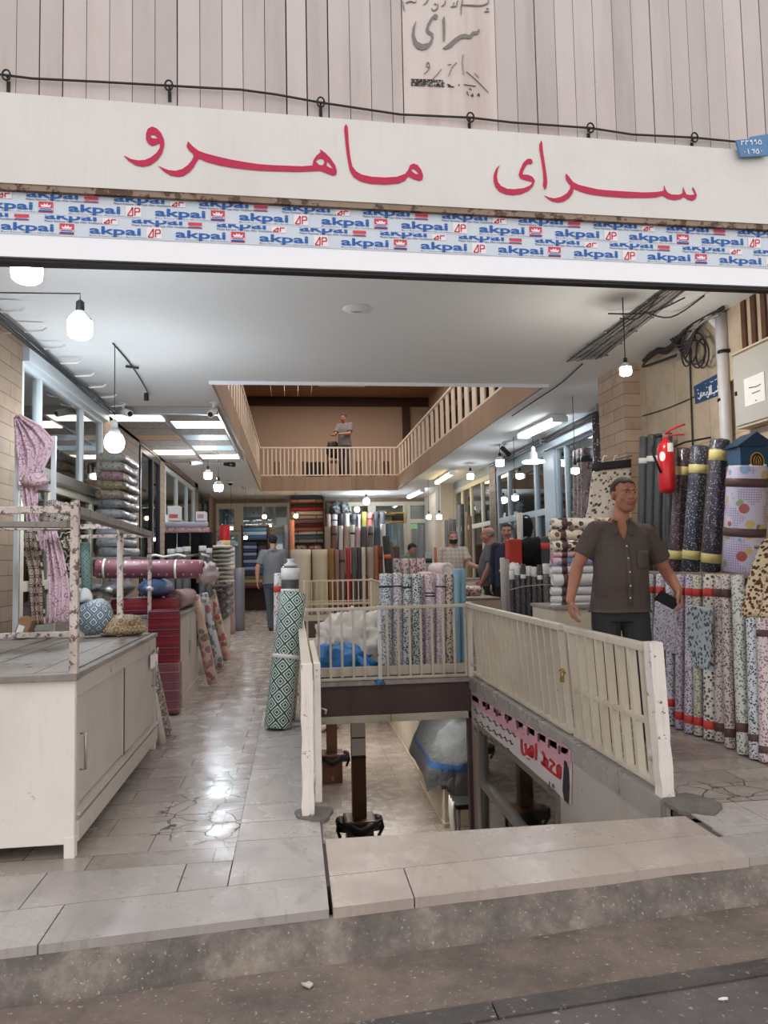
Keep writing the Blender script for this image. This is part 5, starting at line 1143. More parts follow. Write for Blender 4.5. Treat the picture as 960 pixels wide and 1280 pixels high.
for i in range(11):
    z = zt0-(i+1)*hh; dx = random.uniform(-.02, .02)
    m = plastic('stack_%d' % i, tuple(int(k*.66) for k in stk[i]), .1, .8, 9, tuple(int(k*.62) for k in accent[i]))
    g = G(); M = Matrix.Translation((-1.86+dx, 7.8, z+hh/2)); n_ = 18
    def sqv(p, a, k=i): return Vector((p.x, p.y, p.z))
    prof = [];  rows = []
    for s in range(9):
        u = -1+2*s/8; r = []
        for kk in range(n_):
            a = 2*PI*kk/n_; cxx = abs(math.cos(a))**.45*math.copysign(1, math.cos(a)); czz = abs(math.sin(a))**.6*math.copysign(1, math.sin(a))
            e = 1 if abs(u) < .95 else .9
            pnt = Vector((-1.985+dx+.15*cxx*e, 8.84+.44*u, z+hh/2+hh*.49*czz*e)); pnt += noise.noise_vector(pnt*9)*.010; r.append(pnt)
        rows.append(r)
    V = [p for r in rows for p in r]; F = [(s*n_+k, s*n_+(k+1) % n_, (s+1)*n_+(k+1) % n_, (s+1)*n_+k) for s in range(8) for k in range(n_)]+[tuple(range(n_-1, -1, -1)), tuple(8*n_+k for k in range(n_))]
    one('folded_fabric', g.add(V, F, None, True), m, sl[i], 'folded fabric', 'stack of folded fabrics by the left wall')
# leaning flowered rolls at the aisle
flp = fabric('rose_floral', (206, 176, 158), [(176, 96, 84), (110, 120, 96), (150, 110, 120), (196, 140, 130)], 12, .45, .9)
flq = fabric('blue_floral', (186, 180, 180), [(96, 120, 140), (150, 84, 90), (110, 120, 110)], 14, .45, .9)
for i, (b, tpx, r, m, lb) in enumerate((((266, 858), (240, 745), .055, flp, 'peach flowered roll in film leaning on the end of the second counter'), ((276, 840), (252, 742), .05, flq, 'grey-blue flowered roll leaning between two peach ones'), ((284, 828), (262, 738), .055, flp, 'second peach flowered roll leaning by the grey bundle pile'))):
    p = pz(b[0], b[1], 0); q = py(tpx[0], tpx[1], p.y-.25); roll((p.x, p.y, .03), (q.x, p.y-.1, q.z), r, m, lb, 'flowered rolls leaning at the left aisle', core=False)
# plain helpers for rows of rolls
def vroll(xc, w, yt, Y, z0, m, label, group, bands=(), lean=0, core=False, n=14):
    p = py(xc, 700, Y); q = py(xc+lean, yt, Y); r = w/2*Y/930*.97
    return roll((p.x, Y, z0), (q.x, Y+.02, q.z), r, m, label, group, bands, core, n)
def hroll(x0, x1, yc, h, Y, m, label, group, bands=(), core=False, n=14):
    p = py(x0, yc, Y); q = py(x1, yc, Y); return roll(p, (q.x, Y, p.z), h/2*Y/930*.97, m, label, group, bands, core, n)
# third counter with black plush, white folds, grey tubes
def crate(name, x0, x1, y0, y1, z1, mat, label, cat='counter', z0=0):
    t = thing(name, label, cat); G().box((x0, y0, z0+.05), (x1, y1, z1-.03), .008).box((x0+.03, y0+.03, z0), (x1-.03, y1-.03, z0+.05)).build('body', mat, t); G().box((x0-.015, y0-.015, z1-.03), (x1+.015, y1+.015, z1), .005).build('top', MT['plank'], t); return t
crate('counter', -2.2, -1.02, 8.75, 9.9, .86, MT['cab_side'], 'plain counter carrying black plush rolls, third along the left wall')
MT['blk'] = plain(14, 13, 15, .9); MT['grey_roll'] = plain(104, 104, 108, .6)
for i, (xc, yt) in enumerate(((213, 664), (229, 664), (246, 663), (258, 665))):
    vroll(xc, 15, yt, 9.45, .865, MT['blk'], 'black plush roll, %s from the left on the third counter' % ORD[i], 'black plush rolls on the third counter', n=16)
for i, (xc, yt, w) in enumerate(((214, 686, 10), (224, 684, 9), (233, 683, 10), (253, 682, 9), (261, 685, 8))):
    vroll(xc, w, yt, 9.1, .865, MT['grey_roll'], '%s white-capped grey roll from the left in front of the black plush' % ORD[i], 'grey rolls in front of the black plush', [(.90, .995, MT['band_white'])])
hroll(206, 262, 663, 7, 9.4, fabric('pink_wrap', (190, 150, 152), [(150, 100, 104), (206, 180, 178)], 30, .4, 1), 'rose wrapped roll lying across the top of the black plush rolls', 'wrapped rolls over the black plush')
hroll(206, 260, 656, 7, 9.4, plastic('lilac_wrap', (176, 172, 186)), 'lilac wrapped roll lying topmost over the black plush', 'wrapped rolls over the black plush')
for i, (x0, x1) in enumerate(((211, 226), (246, 258))):
    t = thing('carton', ['white carton with a red stripe on the lilac roll', 'white-framed pink carton on the lilac roll'][i], 'carton'); p, q = py(x0, 651.5, 9.5), py(x1, 640, 9.5)
    G().box((p.x, 9.4, p.z), (q.x, 9.6, q.z+.07*(i == 0)), .005).build('box', MT['paper'], t); G().box((p.x+.02, 9.396, p.z+.03), (q.x-.02, 9.4, p.z+.08)).build('stripe', MT['band_red'] if i == 0 else plain(206, 160, 176), t)
crate('counter', -2.2, -.93, 10.0, 11.2, .55, MT['cab_side'], 'low counter under the white folds and grey roll ends', 'counter')
for i in range(9):
    z = 1.0+.058*i; p = py(276, 700, 10.3); g = G().ell((p.x+random.uniform(-.015, .015), 10.35, z+.028), (.17, .22, .031), 20, 8, None, .012, 9)
    one('folded_fabric', g, plain(200-3*(i % 3), 196-2*(i % 2), 186, .85), 'white folded fabric, %s up in the aisle-side stack' % ORD[i], 'folded fabric', 'white folds on the aisle side')
for j in range(4):
    for i in range(2):
        x = py(271+i*11, 745, 10.2).x; z = .60+j*.125
        roll((x, 10.02, z), (x, 10.8, z), .058, plastic('grey_end_%d%d' % (i, j), (96-6*j, 98-6*j, 104-6*j), .3), 'dark wrapped roll end, %s row up, %s column, under the white folds' % (ORD[j], ('left', 'right')[i]), 'dark roll ends under the white folds', core=True, n=14)
one('display_ledge', G().box((-1.2, 10.0, .965), (-.86, 10.75, .998), .004).box((-1.2, 10.0, .55), (-1.17, 10.75, .97)), MT['plank'], 'thin ledge carrying the white folds above the dark roll ends', 'ledge')
roll(pz(290, 792, 0)+Vector((0, 0, .004)), py(288, 706, 13.0), .06, plain(196, 168, 162, .6), 'pale pink tall roll standing behind the dark roll ends', core=False)
pG = pz(299.5, 788, 0)
roll((pG.x, pG.y, .005), (pG.x, pG.y+.02, py(299, 710, pG.y).z), .10, plastic('grey_tall', (108, 108, 116), .1), 'tall grey wrapped roll standing at the corner of the left aisle', core=True)
roll((pG.x-.2, pG.y+.5, .005), (pG.x-.2, pG.y+.52, 1.6), .08, plain(206, 198, 206, .6), 'whitish tall roll standing behind the grey one', core=False)
roll((pG.x-.42, pG.y+.6, .005), (pG.x-.42, pG.y+.62, 1.72), .07, plain(190, 178, 186, .6), 'pale lilac tall roll standing behind the left stacks', core=False)
roll((pG.x-.35, 15.4, .005), (pG.x-.35, 15.42, 2.05), .11, plain(196, 32, 34, .5), 'bright red roll with a pale band standing before the back windows', bands=[(.80, .85, MT['band_yel'])], core=False)
# ------------------------------------------------------------------ far end of the hall
P_ = lambda r, g, b: plain(r, g, b, .6)
def tier(items, Y, z0, yb, group, fmt, n=12):
    for i, (xc, w, yt, c, nm) in enumerate(items):
        bands = [(.80, .84, MT['band_black'])] if (i % 3 == 1 and w < 12) else []
        vroll(xc, w, yt, Y, z0, P_(*c), fmt % nm, group, bands, n=n)
tier([(376, 26, 687, (206, 196, 180), 'very wide off-white roll, left of two,'), (399.5, 19.5, 687, (196, 186, 160), 'very wide cream roll, right of two,'), (414, 8, 686, (140, 104, 58), 'mustard brown roll'), (421, 6.5, 687, (140, 104, 100), 'dusty mauve roll next to the mustard one'), (427.5, 7, 687, (116, 100, 100), 'grey-mauve roll next to the red one'), (435, 6, 685, (160, 44, 54), 'crimson roll'), (442, 6.5, 684, (84, 82, 84), 'charcoal roll next to the crimson one'), (448.5, 6, 684, (56, 56, 60), 'blackish roll'), (454, 5.5, 684, (190, 178, 162), 'cream roll right of the blackish one'), (470, 6, 682, (150, 92, 66), 'rust roll near the right end'), (476, 5, 683, (110, 60, 44), 'red-brown roll next to the rust one')],
     18.7, .005, 0, 'front row of tall rolls at the far end', '%s in the front row at the far end')
roll(py(464, 715, 18.75)+Vector((0, 0, -.6)), py(463, 684, 18.75), .09, P_(150, 140, 128), 'grey-beige slumped roll between the cream and rust ones, front row at the far end', 'front row of tall rolls at the far end', core=False, n=12, lump=.15)
roll((py(489, 700, 18.5).x, 18.5, .005), py(482, 670, 18.6), .09, P_(44, 44, 46), 'black roll with an orange band leaning at the right end of the front row', 'front row of tall rolls at the far end', [(.70, .75, plain(206, 100, 60))], False, 12)
roll((py(494, 700, 18.6).x, 18.62, .005), py(487, 678, 18.75), .075, P_(78, 82, 82), 'dark grey roll leaning behind the black one with an orange band', 'front row of tall rolls at the far end', core=False, n=12)
crate('tiered_stand', .98, 3.0, 20.3, 20.95, .95, MT['brown_wood'], 'stepped wooden stand carrying the middle row of rolls at the far end', 'stand')
crate('tiered_stand', .98, 3.0, 21.0, 21.7, 1.7, MT['brown_wood'], 'taller wooden stand carrying the top row of rolls at the far end', 'stand')
tier([(410, 8, 658, (150, 138, 130), 'grey-beige roll'), (417.5, 7.5, 657, (124, 96, 84), 'brown roll'), (426, 6, 657, (214, 212, 212), 'white roll beside the brown one'), (433.5, 7.5, 658, (176, 152, 142), 'pinkish beige roll'), (440.5, 6, 656, (206, 204, 198), 'ivory roll'), (447.5, 6.5, 659, (190, 160, 156), 'rose beige roll'), (455, 8, 658, (86, 88, 90), 'dark grey roll'), (463, 6.5, 657, (112, 114, 118), 'mid grey roll between two dark ones'), (471, 8, 658, (74, 78, 82), 'slate roll'), (479, 6.5, 655, (206, 200, 202), 'white roll at the right end')], 20.6, .955, 0, 'middle row of rolls at the far end', '%s in the middle row at the far end')
tier([(410.5, 7, 643, (160, 146, 140), 'beige roll'), (418.5, 7, 643, (204, 202, 206), 'white roll left of a black one'), (426.5, 7, 642, (40, 42, 48), 'black roll'), (434, 6, 642, (208, 206, 206), 'white roll right of a black one'), (442.5, 7, 643, (66, 72, 78), 'dark slate roll'), (449, 4, 643, (176, 168, 160), 'thin beige roll'), (455.5, 7, 640, (140, 134, 66), 'olive green roll'), (462.5, 6.5, 641, (206, 108, 104), 'coral pink roll'), (470.5, 6.5, 640, (60, 60, 68), 'dark roll right of the coral one'), (478, 6.5, 639, (96, 92, 98), 'grey roll at the right end')], 21.3, 1.705, 0, 'top row of rolls at the far end', '%s in the top row at the far end')
for i, (x, w) in enumerate(((420, 11), (431, 11))):
    p = py(x, 640, 21.75); one('wrapped_bundle', blobby((p.x, 21.95, 2.83), (w*.55*21.75/930, .2, .19), 20+i, .3, 1.0, 22, 16, 2.675), plastic('dark_bundle%d' % i, (70, 72, 78), .4, 1, 9, (200, 204, 210)), ['dark film-wrapped bundle above the top row, left', 'dark film-wrapped bundle above the top row, next to the bright bulb'][i], 'bundle')
one('wall_shelf', G().box((1.0, 21.75, 2.62), (3.0, 22.2, 2.67), .005), MT['brown_wood'], 'high shelf under the dark wrapped bundles at the far end', 'shelf')
# open shelf of coloured rolls
sx0, sx1 = py(363.5, 650, 21.2).x, py(404.5, 650, 21.2).x
t = thing('shelf_unit', 'tall brown shelf unit stacked with coloured rolls at the far end', 'shelf')
for a in (sx0-.04, sx1): G().box((a, 21.1, 0), (a+.04, 21.6, 3.14)).build('side_panel', MT['brown_wood'], t)
G().box((sx0, 21.56, 0), (sx1, 21.6, 3.14)).build('back_panel', MT['brown_wood'], t)
cl = [((52, 78, 86), 'dark teal'), ((196, 140, 106), 'peach'), ((58, 40, 40), 'black'), ((190, 48, 42), 'scarlet'), ((216, 200, 184), 'cream, nearest the warm bulb,'), ((170, 160, 150), 'grey-beige'), ((130, 92, 110), 'mauve'), ((84, 44, 46), 'maroon'), ((178, 104, 74), 'terracotta'), ((210, 206, 196), 'white'), ((92, 134, 138), 'pale teal'), ((196, 190, 172), 'ivory')]
yy = 621.5
for i, (c, nm) in enumerate(cl):
    p = py(364, yy, 21.2); r = 2.45*21.2/930
    roll((sx0+.01, 21.26, p.z), (sx1-.01, 21.26, p.z), r*.98, P_(*c), '%s roll lying on the tall shelf unit of coloured rolls' % nm, 'coloured rolls lying on the tall shelf unit', [(.2, .22, MT['black']), (.78, .8, MT['black'])] if i % 2 else [], False, 12)
    G().box((sx0, 21.12, p.z-r-.012), (sx1, 21.55, p.z-r-.002)).build('shelf_board', MT['brown_wood'], t)
    yy += 4.95
p = py(384, 684, 21.2)
for i, (x, c, c2, nm) in enumerate(((375, (150, 140, 132), (60, 56, 58), 'grey'), (395, (176, 120, 116), (90, 60, 70), 'reddish'))):
    q = py(x, 684, 21.2); one('bundle', blobby((q.x, 21.3, q.z-.03), (.19, .14, .11), 30+i, .25, .2, 18, 12, -9), fabric('shelf_floral_%d' % i, c, [c2, (206, 196, 190)], 12, .4), '%s flowered bundle at the foot of the shelf of coloured rolls' % nm, 'bundle')
vroll(365, 6.5, 650, 20.9, .005, P_(206, 134, 108), 'orange-pink roll standing at the left of the coloured shelf', None); vroll(357, 7.5, 656, 20.9, .005, P_(112, 120, 146), 'blue-grey roll standing left of the orange-pink one', None)
# blue folds on a low shelf at the far left
t = thing('shelf_unit', 'dark shelf unit with stacked blue folds at the far left corner', 'shelf')
bx0, bx1 = py(304, 690, 20.4).x, py(335, 690, 20.4).x
for a in (bx0-.04, bx1): G().box((a, 20.2, 0), (a+.04, 20.8, 2.3)).build('side_panel', MT['dark_wood'], t)
G().box((bx0, 20.76, 0), (bx1, 20.8, 2.3)).build('back_panel', MT['dark_wood'], t)
for z in (.65, 1.0, 1.93): G().box((bx0, 20.22, z-.03), (bx1, 20.76, z)).build('shelf_board', MT['dark_wood'], t)
xm = bx0+.56*(bx1-bx0)
def fold(x0, x1, z, h, c, lb, grp): one('folded_fabric', G().box((x0, 20.24, z+.002), (x1, 20.7, z+h), .02), P_(*c), lb, 'folded fabric', grp)
for i, c in enumerate(((44, 92, 150), (150, 176, 196), (62, 116, 170))): fold(bx0+.01, bx1-.02, 1.93+i*.1, .095, c, ['deep blue fold at the bottom of the top shelf, far left', 'pale blue fold in the middle of the top shelf, far left', 'sky blue fold on top of the dark shelf unit, far left'][i], 'blue folds on the top shelf')
for i in range(9):
    c = ((38, 46, 84), (130, 140, 166))[i % 2]; fold(bx0+.01, xm, 1.0+i*.095, .09, c, '%s fold, %s from the bottom of the striped blue stack, far left' % (('navy', 'pale blue-grey')[i % 2], ORD[i]), 'navy stack at the far left')
for i, c in enumerate(((60, 84, 116), (96, 126, 150), (44, 50, 70), (70, 100, 130), (58, 40, 58))): fold(xm+.03, bx1-.02, 1.0+i*.15, .14, c, '%s fold, %s from the bottom of the right-hand blue stack, far left' % (['slate', 'steel blue', 'ink blue', 'grey-blue', 'dark purple'][i], ORD[i]), 'right-hand blue stack at the far left')
for i, c in enumerate(((110, 60, 50), (150, 140, 96), (104, 92, 66))): fold(bx0+.01, bx1-.02, .65+i*.1, .095, c, '%s fold on the lowest shelf under the navy stack, far left' % ['red-brown', 'khaki', 'olive'][i], 'brown folds at the far left')
# things in and before the back windows at the right
pc = thing('framed_picture', 'small dark picture in a gold frame on the far back window', 'picture'); a, b = py(488, 653, 22.2), py(506, 640, 22.2)
G().box((a.x, 22.2, a.z), (b.x, 22.24, b.z), .01).build('frame', MT['brass'], pc); G().box((a.x+.04, 22.193, a.z+.04), (b.x-.04, 22.2, b.z-.04)).build('dark_picture', plain(44, 38, 30), pc)
crate('display_ledge', 2.55, 4.5, 22.85, 23.5, 1.25, MT['cream_far'], 'ledge of pastel rolls behind the far right window', 'ledge')
for i, (x, w, c, nm) in enumerate(((493, 7, (150, 170, 190), 'light blue'), (500, 6.5, (50, 122, 150), 'teal'), (507, 6.5, (188, 170, 196), 'lilac'), (513.5, 5.5, (206, 176, 190), 'pink'), (520, 6, (110, 124, 150), 'slate blue'), (527, 6.5, (180, 176, 206), 'lavender'), (534, 5, (40, 42, 50), 'black'))):
    vroll(x, w, 656, 23.1, 1.255, P_(*c), '%s roll standing behind the glass of the far right window' % nm, 'pastel rolls behind the far right window', n=12)
one('paper_sign', G().box((py(513, 660, 22.25).x, 22.25, py(513, 661, 22.25).z), (py(522, 660, 22.25).x, 22.27, py(513, 655, 22.25).z)), plain(150, 206, 150, .6), 'small pale green paper stuck on the far right window', 'paper')
for i, (x, w, yt, c, nm, Y) in enumerate(((558, 5, 650, (120, 122, 126), 'grey', 14.6), (563, 5, 648, (140, 138, 140), 'pale grey', 14.7), (568, 5, 649, (96, 98, 104), 'dark grey', 14.5), (574, 4.5, 631, (170, 168, 172), 'tall silver-grey', 14.3), (578.5, 4, 630, (46, 46, 52), 'tall black', 14.2), (583, 4, 640, (164, 150, 110), 'tall straw-coloured', 14.0), (588, 4, 645, (120, 84, 60), 'tall brown', 13.9))):
    vroll(x, w, yt, Y, .005, plastic('mid_%d' % i, c, .2), '%s roll standing by the right column behind the masked man' % nm, 'rolls by the right column', n=12)
# flowered bundles in front of the person at the far table
crate('counter', 1.25, 2.75, 9.75, 10.6, .74, MT['cream_far'], 'low counter under the rose flowered bundles in mid hall', 'counter')
rf = fabric('rose_print', (206, 184, 180), [(150, 96, 100), (120, 84, 92), (176, 130, 130)], 26, .45, .5); gf = fabric('grey_rose_print', (176, 168, 166), [(96, 84, 88), (150, 110, 112)], 26, .45, .5)
for i, (x, w, m, nm) in enumerate(((496, 9.5, gf, 'grey-rose'), (506, 10, rf, 'rose'), (516, 9, rf, 'deep rose'), (526.5, 11, rf, 'pale rose'))):
    vroll(x, w, 698, 10.0+.03*i, .745, m, '%s flowered stubby roll, %s from the left on the mid-hall counter' % (nm, ORD[i]), 'flowered stubby rolls in mid hall', n=16)
roll((1.72, 9.85, .83), (2.5, 9.85, .83), .07, rf, 'rose flowered roll lying in front of the stubby rolls on the mid-hall counter', core=False, lump=.1)
vroll(536, 9, 690, 11.2, .005, P_(150, 150, 152), 'plain grey roll standing right of the flowered stubby rolls', None, [(.88, .93, MT['band_black'])])
vroll(544.5, 4, 684, 11.6, .005, P_(176, 96, 66), 'slim orange-brown roll left of the masked man', None)
# ------------------------------------------------------------------ right side, middle
crate('counter', 2.35, 3.3, 12.0, 12.5, .95, MT['cream_far'], 'white counter beside the masked man', 'counter')
dk = [(44, 42, 44), (60, 56, 60), (50, 48, 56), (40, 38, 42), (66, 58, 58), (50, 46, 50), (96, 88, 88), (58, 50, 50)]
for i, (x, yt) in enumerate(((639, 712), (646, 706), (653, 705), (660, 707), (667, 708), (674, 706), (682, 704), (689, 708))):
    Y = 8.35-.05*i; m = fabric('dark_speck_%d' % i, dk[i], [(150, 146, 146), (96, 90, 92)], 40, .2, 1.0)
    vroll(x, 7.5 if i != 6 else 10, yt, Y, .005, m, '%s dark speckled wrapped roll from the left, capped in white, behind the railing' % ORD[i], 'dark wrapped rolls behind the right railing', [(.90, .995, MT['band_white'])] if i % 3 != 2 else [(.86, .90, MT['band_wht_tag'])], lean=1.5, n=16)
one('cord', G().tube([py(634, 738, 8.05), py(655, 733, 7.98), py(675, 731, 7.9), py(694, 731, 7.85)], .006, 6), MT['cable_pale'], 'pale cord tied across the dark wrapped rolls', 'cord')
for i, (x, w, yt, Y, c, nm) in enumerate(((628.5, 7, 697, 8.75, (190, 182, 178), 'clear-wrapped whitish roll left of the dark speckled rolls'), (634, 6, 699, 8.85, (170, 160, 156), 'clear-wrapped grey-beige roll beside the whitish one'), (650, 8, 641, 9.35, (220, 216, 206), 'tall ivory roll standing behind the dark speckled rolls'), (657.5, 7, 646, 9.4, (206, 200, 192), 'second tall ivory roll behind the dark speckled rolls'), (682, 12, 671, 8.85, (58, 64, 66), 'thick dark green-grey roll with a pink band'), (640, 5, 672, 9.6, (196, 170, 160), 'slim pinkish roll next to the peering man'), (634, 4.5, 675, 9.5, (210, 206, 202), 'slim white roll in front of the peering man'))):
    vroll(x, w, yt, Y, .005, plastic('mr_%d' % i, c, .1) if i < 2 else P_(*c), nm, None, [(.90, .95, MT['band_red'])] if i == 4 else [], n=16)
crate('counter', 2.62, 3.25, 9.0, 9.28, 1.12, MT['cream_far'], 'narrow counter under the red and black cloth behind the dark rolls', 'counter')
a = py(655, 690, 9.1); one('folded_fabric', G().box((2.66, 9.02, 1.125), (2.84, 9.2, 1.5), .03), P_(176, 50, 36), 'red folded fabric standing behind the dark speckled rolls', 'folded fabric')
one('black_plush', blobby((3.0, 9.14, 1.33), (.2, .12, .2), 41, .2, .2, 20, 14, 1.125), MT['blk'], 'black plush heap beside the red folded fabric', 'plush')
one('black_plush', blobby((3.02, 9.45, 1.66), (.1, .1, .17), 43, .1, .1, 16, 12, -9), MT['blk'], 'black plush roll end high against the window frame', 'plush')
one('film_wrap', blobby((2.72, 8.95, 1.06), (.12, .1, .14), 44, .3, .3, 18, 12, -9), MT['clear'], 'crumpled clear film over the tops of the dark rolls', 'film')
# stack of printed rolls behind the man
cb2 = crate('cabinet', 2.2, 2.98, 6.15, 6.75, .84, MT['cream'], 'cream cabinet under the stack of printed rolls behind the man', 'cabinet')
bugs = fabric('butterfly_print', (228, 220, 208), [(90, 84, 80), (70, 60, 58), (176, 140, 110)], 18, .4, .5); paws = fabric('paw_print', (228, 214, 192), [(70, 50, 40), (110, 80, 60)], 17, .42, .5)
redp = fabric('red_print', (206, 170, 168), [(150, 70, 76), (190, 110, 110)], 24, .45, .6); pinkb = fabric('pink_blue_print', (206, 176, 190), [(96, 120, 170), (190, 90, 110), (140, 150, 190)], 10, .5, .7); wht = plastic('white_wrapped_roll', (216, 214, 216), .03)
for i, (y0, y1, m, nm) in enumerate(((647, 661.5, bugs, 'white roll with grey butterfly print, topmost of the stack behind the man'), (662, 675, paws, 'cream roll with small brown paw print, second from the top behind the man'), (676, 689, paws, 'cream roll with large brown paw print, third from the top behind the man'), (689.5, 697, redp, 'thin red-printed roll below the paw prints'), (697, 707.5, pinkb, 'pink and blue printed roll in the middle of the stack behind the man'), (708, 717, wht, 'slim white wrapped roll under the pink and blue one'), (717.5, 733.5, wht, 'thick white wrapped roll in the lower stack behind the man'), (734, 744.5, wht, 'white wrapped roll, third from the bottom behind the man'), (745, 754, wht, 'white wrapped roll, second from the bottom behind the man'), (754.5, 763.5, wht, 'lowest white wrapped roll, lying on the cream cabinet behind the man'))):
    pa, pb = py(691, y0, 6.3), py(691, y1, 6.3); r = (pa.z-pb.z)/2*.985; z = (pa.z+pb.z)/2
    roll((pa.x+random.uniform(-.015, .015), 6.36, z), (3.0, 6.36, z), r, m, nm, 'rolls stacked behind the man', [(.12, .19, MT['band_brown'])], core=False, n=18)
hb = thing('hanging_cloth', 'cream cloth with small dark motifs hanging under a dark header from a white hook', 'cloth')
rows = []
for i in range(14):
    t_ = i/13; r = []
    for j in range(12):
        u = j/11; xa = 741-5*math.sin(t_*2) + (0 if t_ < .6 else -(t_-.6)*14); xb = 789; p = py(xa+(xb-xa)*u, 590+t_*72-u*6, 6.85); p.y += .02*math.sin(u*9+t_)*t_; r.append(p)
    rows.append(r)
G().sheet(rows, .015).build('cloth', fabric('small_motif_print', (226, 214, 200), [(96, 76, 66), (130, 110, 96), (70, 60, 60)], 24, .33), hb)
rows = [[py(741+48*j/7, 579-j*.75+i*3.3, 6.83) for j in range(8)] for i in range(4)]
G().sheet(rows, .02).build('dark_header', plain(52, 44, 50), hb)
for x in (757, 771): 
    p = py(x, 576, 6.85); G().tube([p+Vector((.03*math.cos(k*.5+1), 0, .05*math.sin(k*.5+1))) for k in range(9)]+[p+Vector((.03, .02, -.04))], .007, 6).build('hook', MT['paper'], hb)
G().tube([py(768, 575, 6.85)+Vector((0, 0, 0)), py(770, 571, 6.98)+Vector((.3, .1, .05))], .006, 6).build('hanging_wire', MT['steel'], hb)
# rolls seen in the right window and a display roll by the door frame
for i, (x, yt) in enumerate(((726, 562), (731, 560), (736, 559))):
    p = px(x, 640, 3.9); q = px(x, yt, 3.9); roll((3.82, p.y, .0), (3.9, p.y, q.z), .08, fabric('taupe_roll_%d' % i, (130, 112, 108), [(90, 74, 72), (160, 140, 134)], 20, .4, .6), '%s taupe roll standing before the glass of the right shop front' % ORD[i], 'taupe rolls before the right shop glass', [(.2, .25, MT['band_yel']), (.93, .96, MT['band_black'])], False, 14)
t = px(756, 520, 3.36); roll((3.34, 7.78, .0), (3.36, 7.78, 2.85), .07, fabric('black_speck_tall', (40, 38, 44), [(200, 196, 196), (120, 70, 80)], 34, .25, .9), 'black speckled roll fixed upright beside the brick pier', core=False)
# ------------------------------------------------------------------ right wall goods
ct = crate('counter', 3.03, 3.44, 4.35, 6.98, 1.12, MT['brown_wood'], 'dark counter hidden behind the white printed rolls along the right wall', 'counter')
def xroll(xb, yb, xt, yt, X, w, m, label, group, bands=(), z0=None, lean=0.0, n=18, core=True):
    p = px(xb, yb, X); q = px(xt, yt, X); D = (p-EYE).length; r = w/2*D/930*.97
    if z0 is not None: p.z = z0
    return roll((X, p.y, p.z), (X+lean, q.y, q.z), r, m, label, group, bands, core, n)
yl = MT['band_yel']
for i, (xc, w, yt, c1, c2, nm) in enumerate(((846, 17, 560, (62, 44, 58), (176, 150, 170), 'plum sparkle-printed roll with yellow bands, left of three'), (866, 21, 557, (42, 46, 66), (190, 196, 206), 'navy sparkle-printed roll with yellow bands, middle of three'), (891, 22, 549, (44, 42, 60), (180, 160, 180), 'dark plum-navy sparkle-printed roll with yellow bands, tallest of three'))):
    m = fabric('sparkle_%d' % i, c1, [c2, tuple(k*.7 for k in c2)], 62, .26, 1.0); xroll(xc-3, 715, xc, yt, 3.12, w, m, nm+' on the right wall counter', 'sparkle-printed rolls on the right wall counter', [(.10, .17, yl), (.78, .85, yl)] if i < 2 else [(.07, .14, yl), (.84, .92, yl)], 1.125, .06)
xroll(836, 715, 836, 580, 3.3, 9, plastic('black_slim', (50, 50, 54)), 'slim black roll with yellow bands wedged left of the sparkle-printed rolls', None, [(.1, .16, yl), (.8, .86, yl)], 1.125, 0, core=False)
for i, (xc, w, yt) in enumerate(((800, 11, 546), (810, 11, 543), (820, 11, 542), (830, 10, 541))):
    xroll(xc, 690, xc, yt, 3.16+.04*i, w, plastic('slate_wrap_%d' % i, (66, 70, 72), .25, 1.0, 16), '%s slate-grey film-wrapped roll from the pier, behind the fire extinguisher' % ORD[i], 'slate wrapped rolls behind the extinguisher', [(.80, .84, MT['band_wht_tag'])], 1.125, .04, core=False)
n = N('nursery_print'); v = n.uv(); vo = n.voro(v, 10.5, rnd=.9); xx = n.xyz(vo['Color'])
ck = n.math('MULTIPLY', n.math('GREATER_THAN', n.math('FRACT', n.math('MULTIPLY', n.xyz(v)[0], 60)), .8), 1)
base = n.mix(n.math('MULTIPLY', n.step(n.noise(v, 4), .5, .52), n.math('MAXIMUM', ck, n.math('GREATER_THAN', n.math('FRACT', n.math('MULTIPLY', n.xyz(v)[1], 60)), .8))), C(206, 200, 222), C(150, 130, 180))
pic = n.ramp(xx[0], [(0, C(206, 180, 110)), (.25, C(140, 160, 120)), (.5, C(140, 170, 200)), (.7, C(176, 80, 84)), (.85, C(130, 120, 110))], 'CONSTANT')
MT['nursery'] = n.finish(n.mix(n.step(vo['Distance'], .40, .36), base, pic), .5, coat=.8, coatbump=n.noise(n.ob(), 8, 5, .65, 2))
xroll(928, 716, 931, 582, 3.17, 44, MT['nursery'], 'thick lilac nursery-print roll with brown bands, under the blue donation box', None, [(.34, .42, MT['band_brown']), (.80, .88, MT['band_brown'])], 1.125, .02, core=False, n=24)
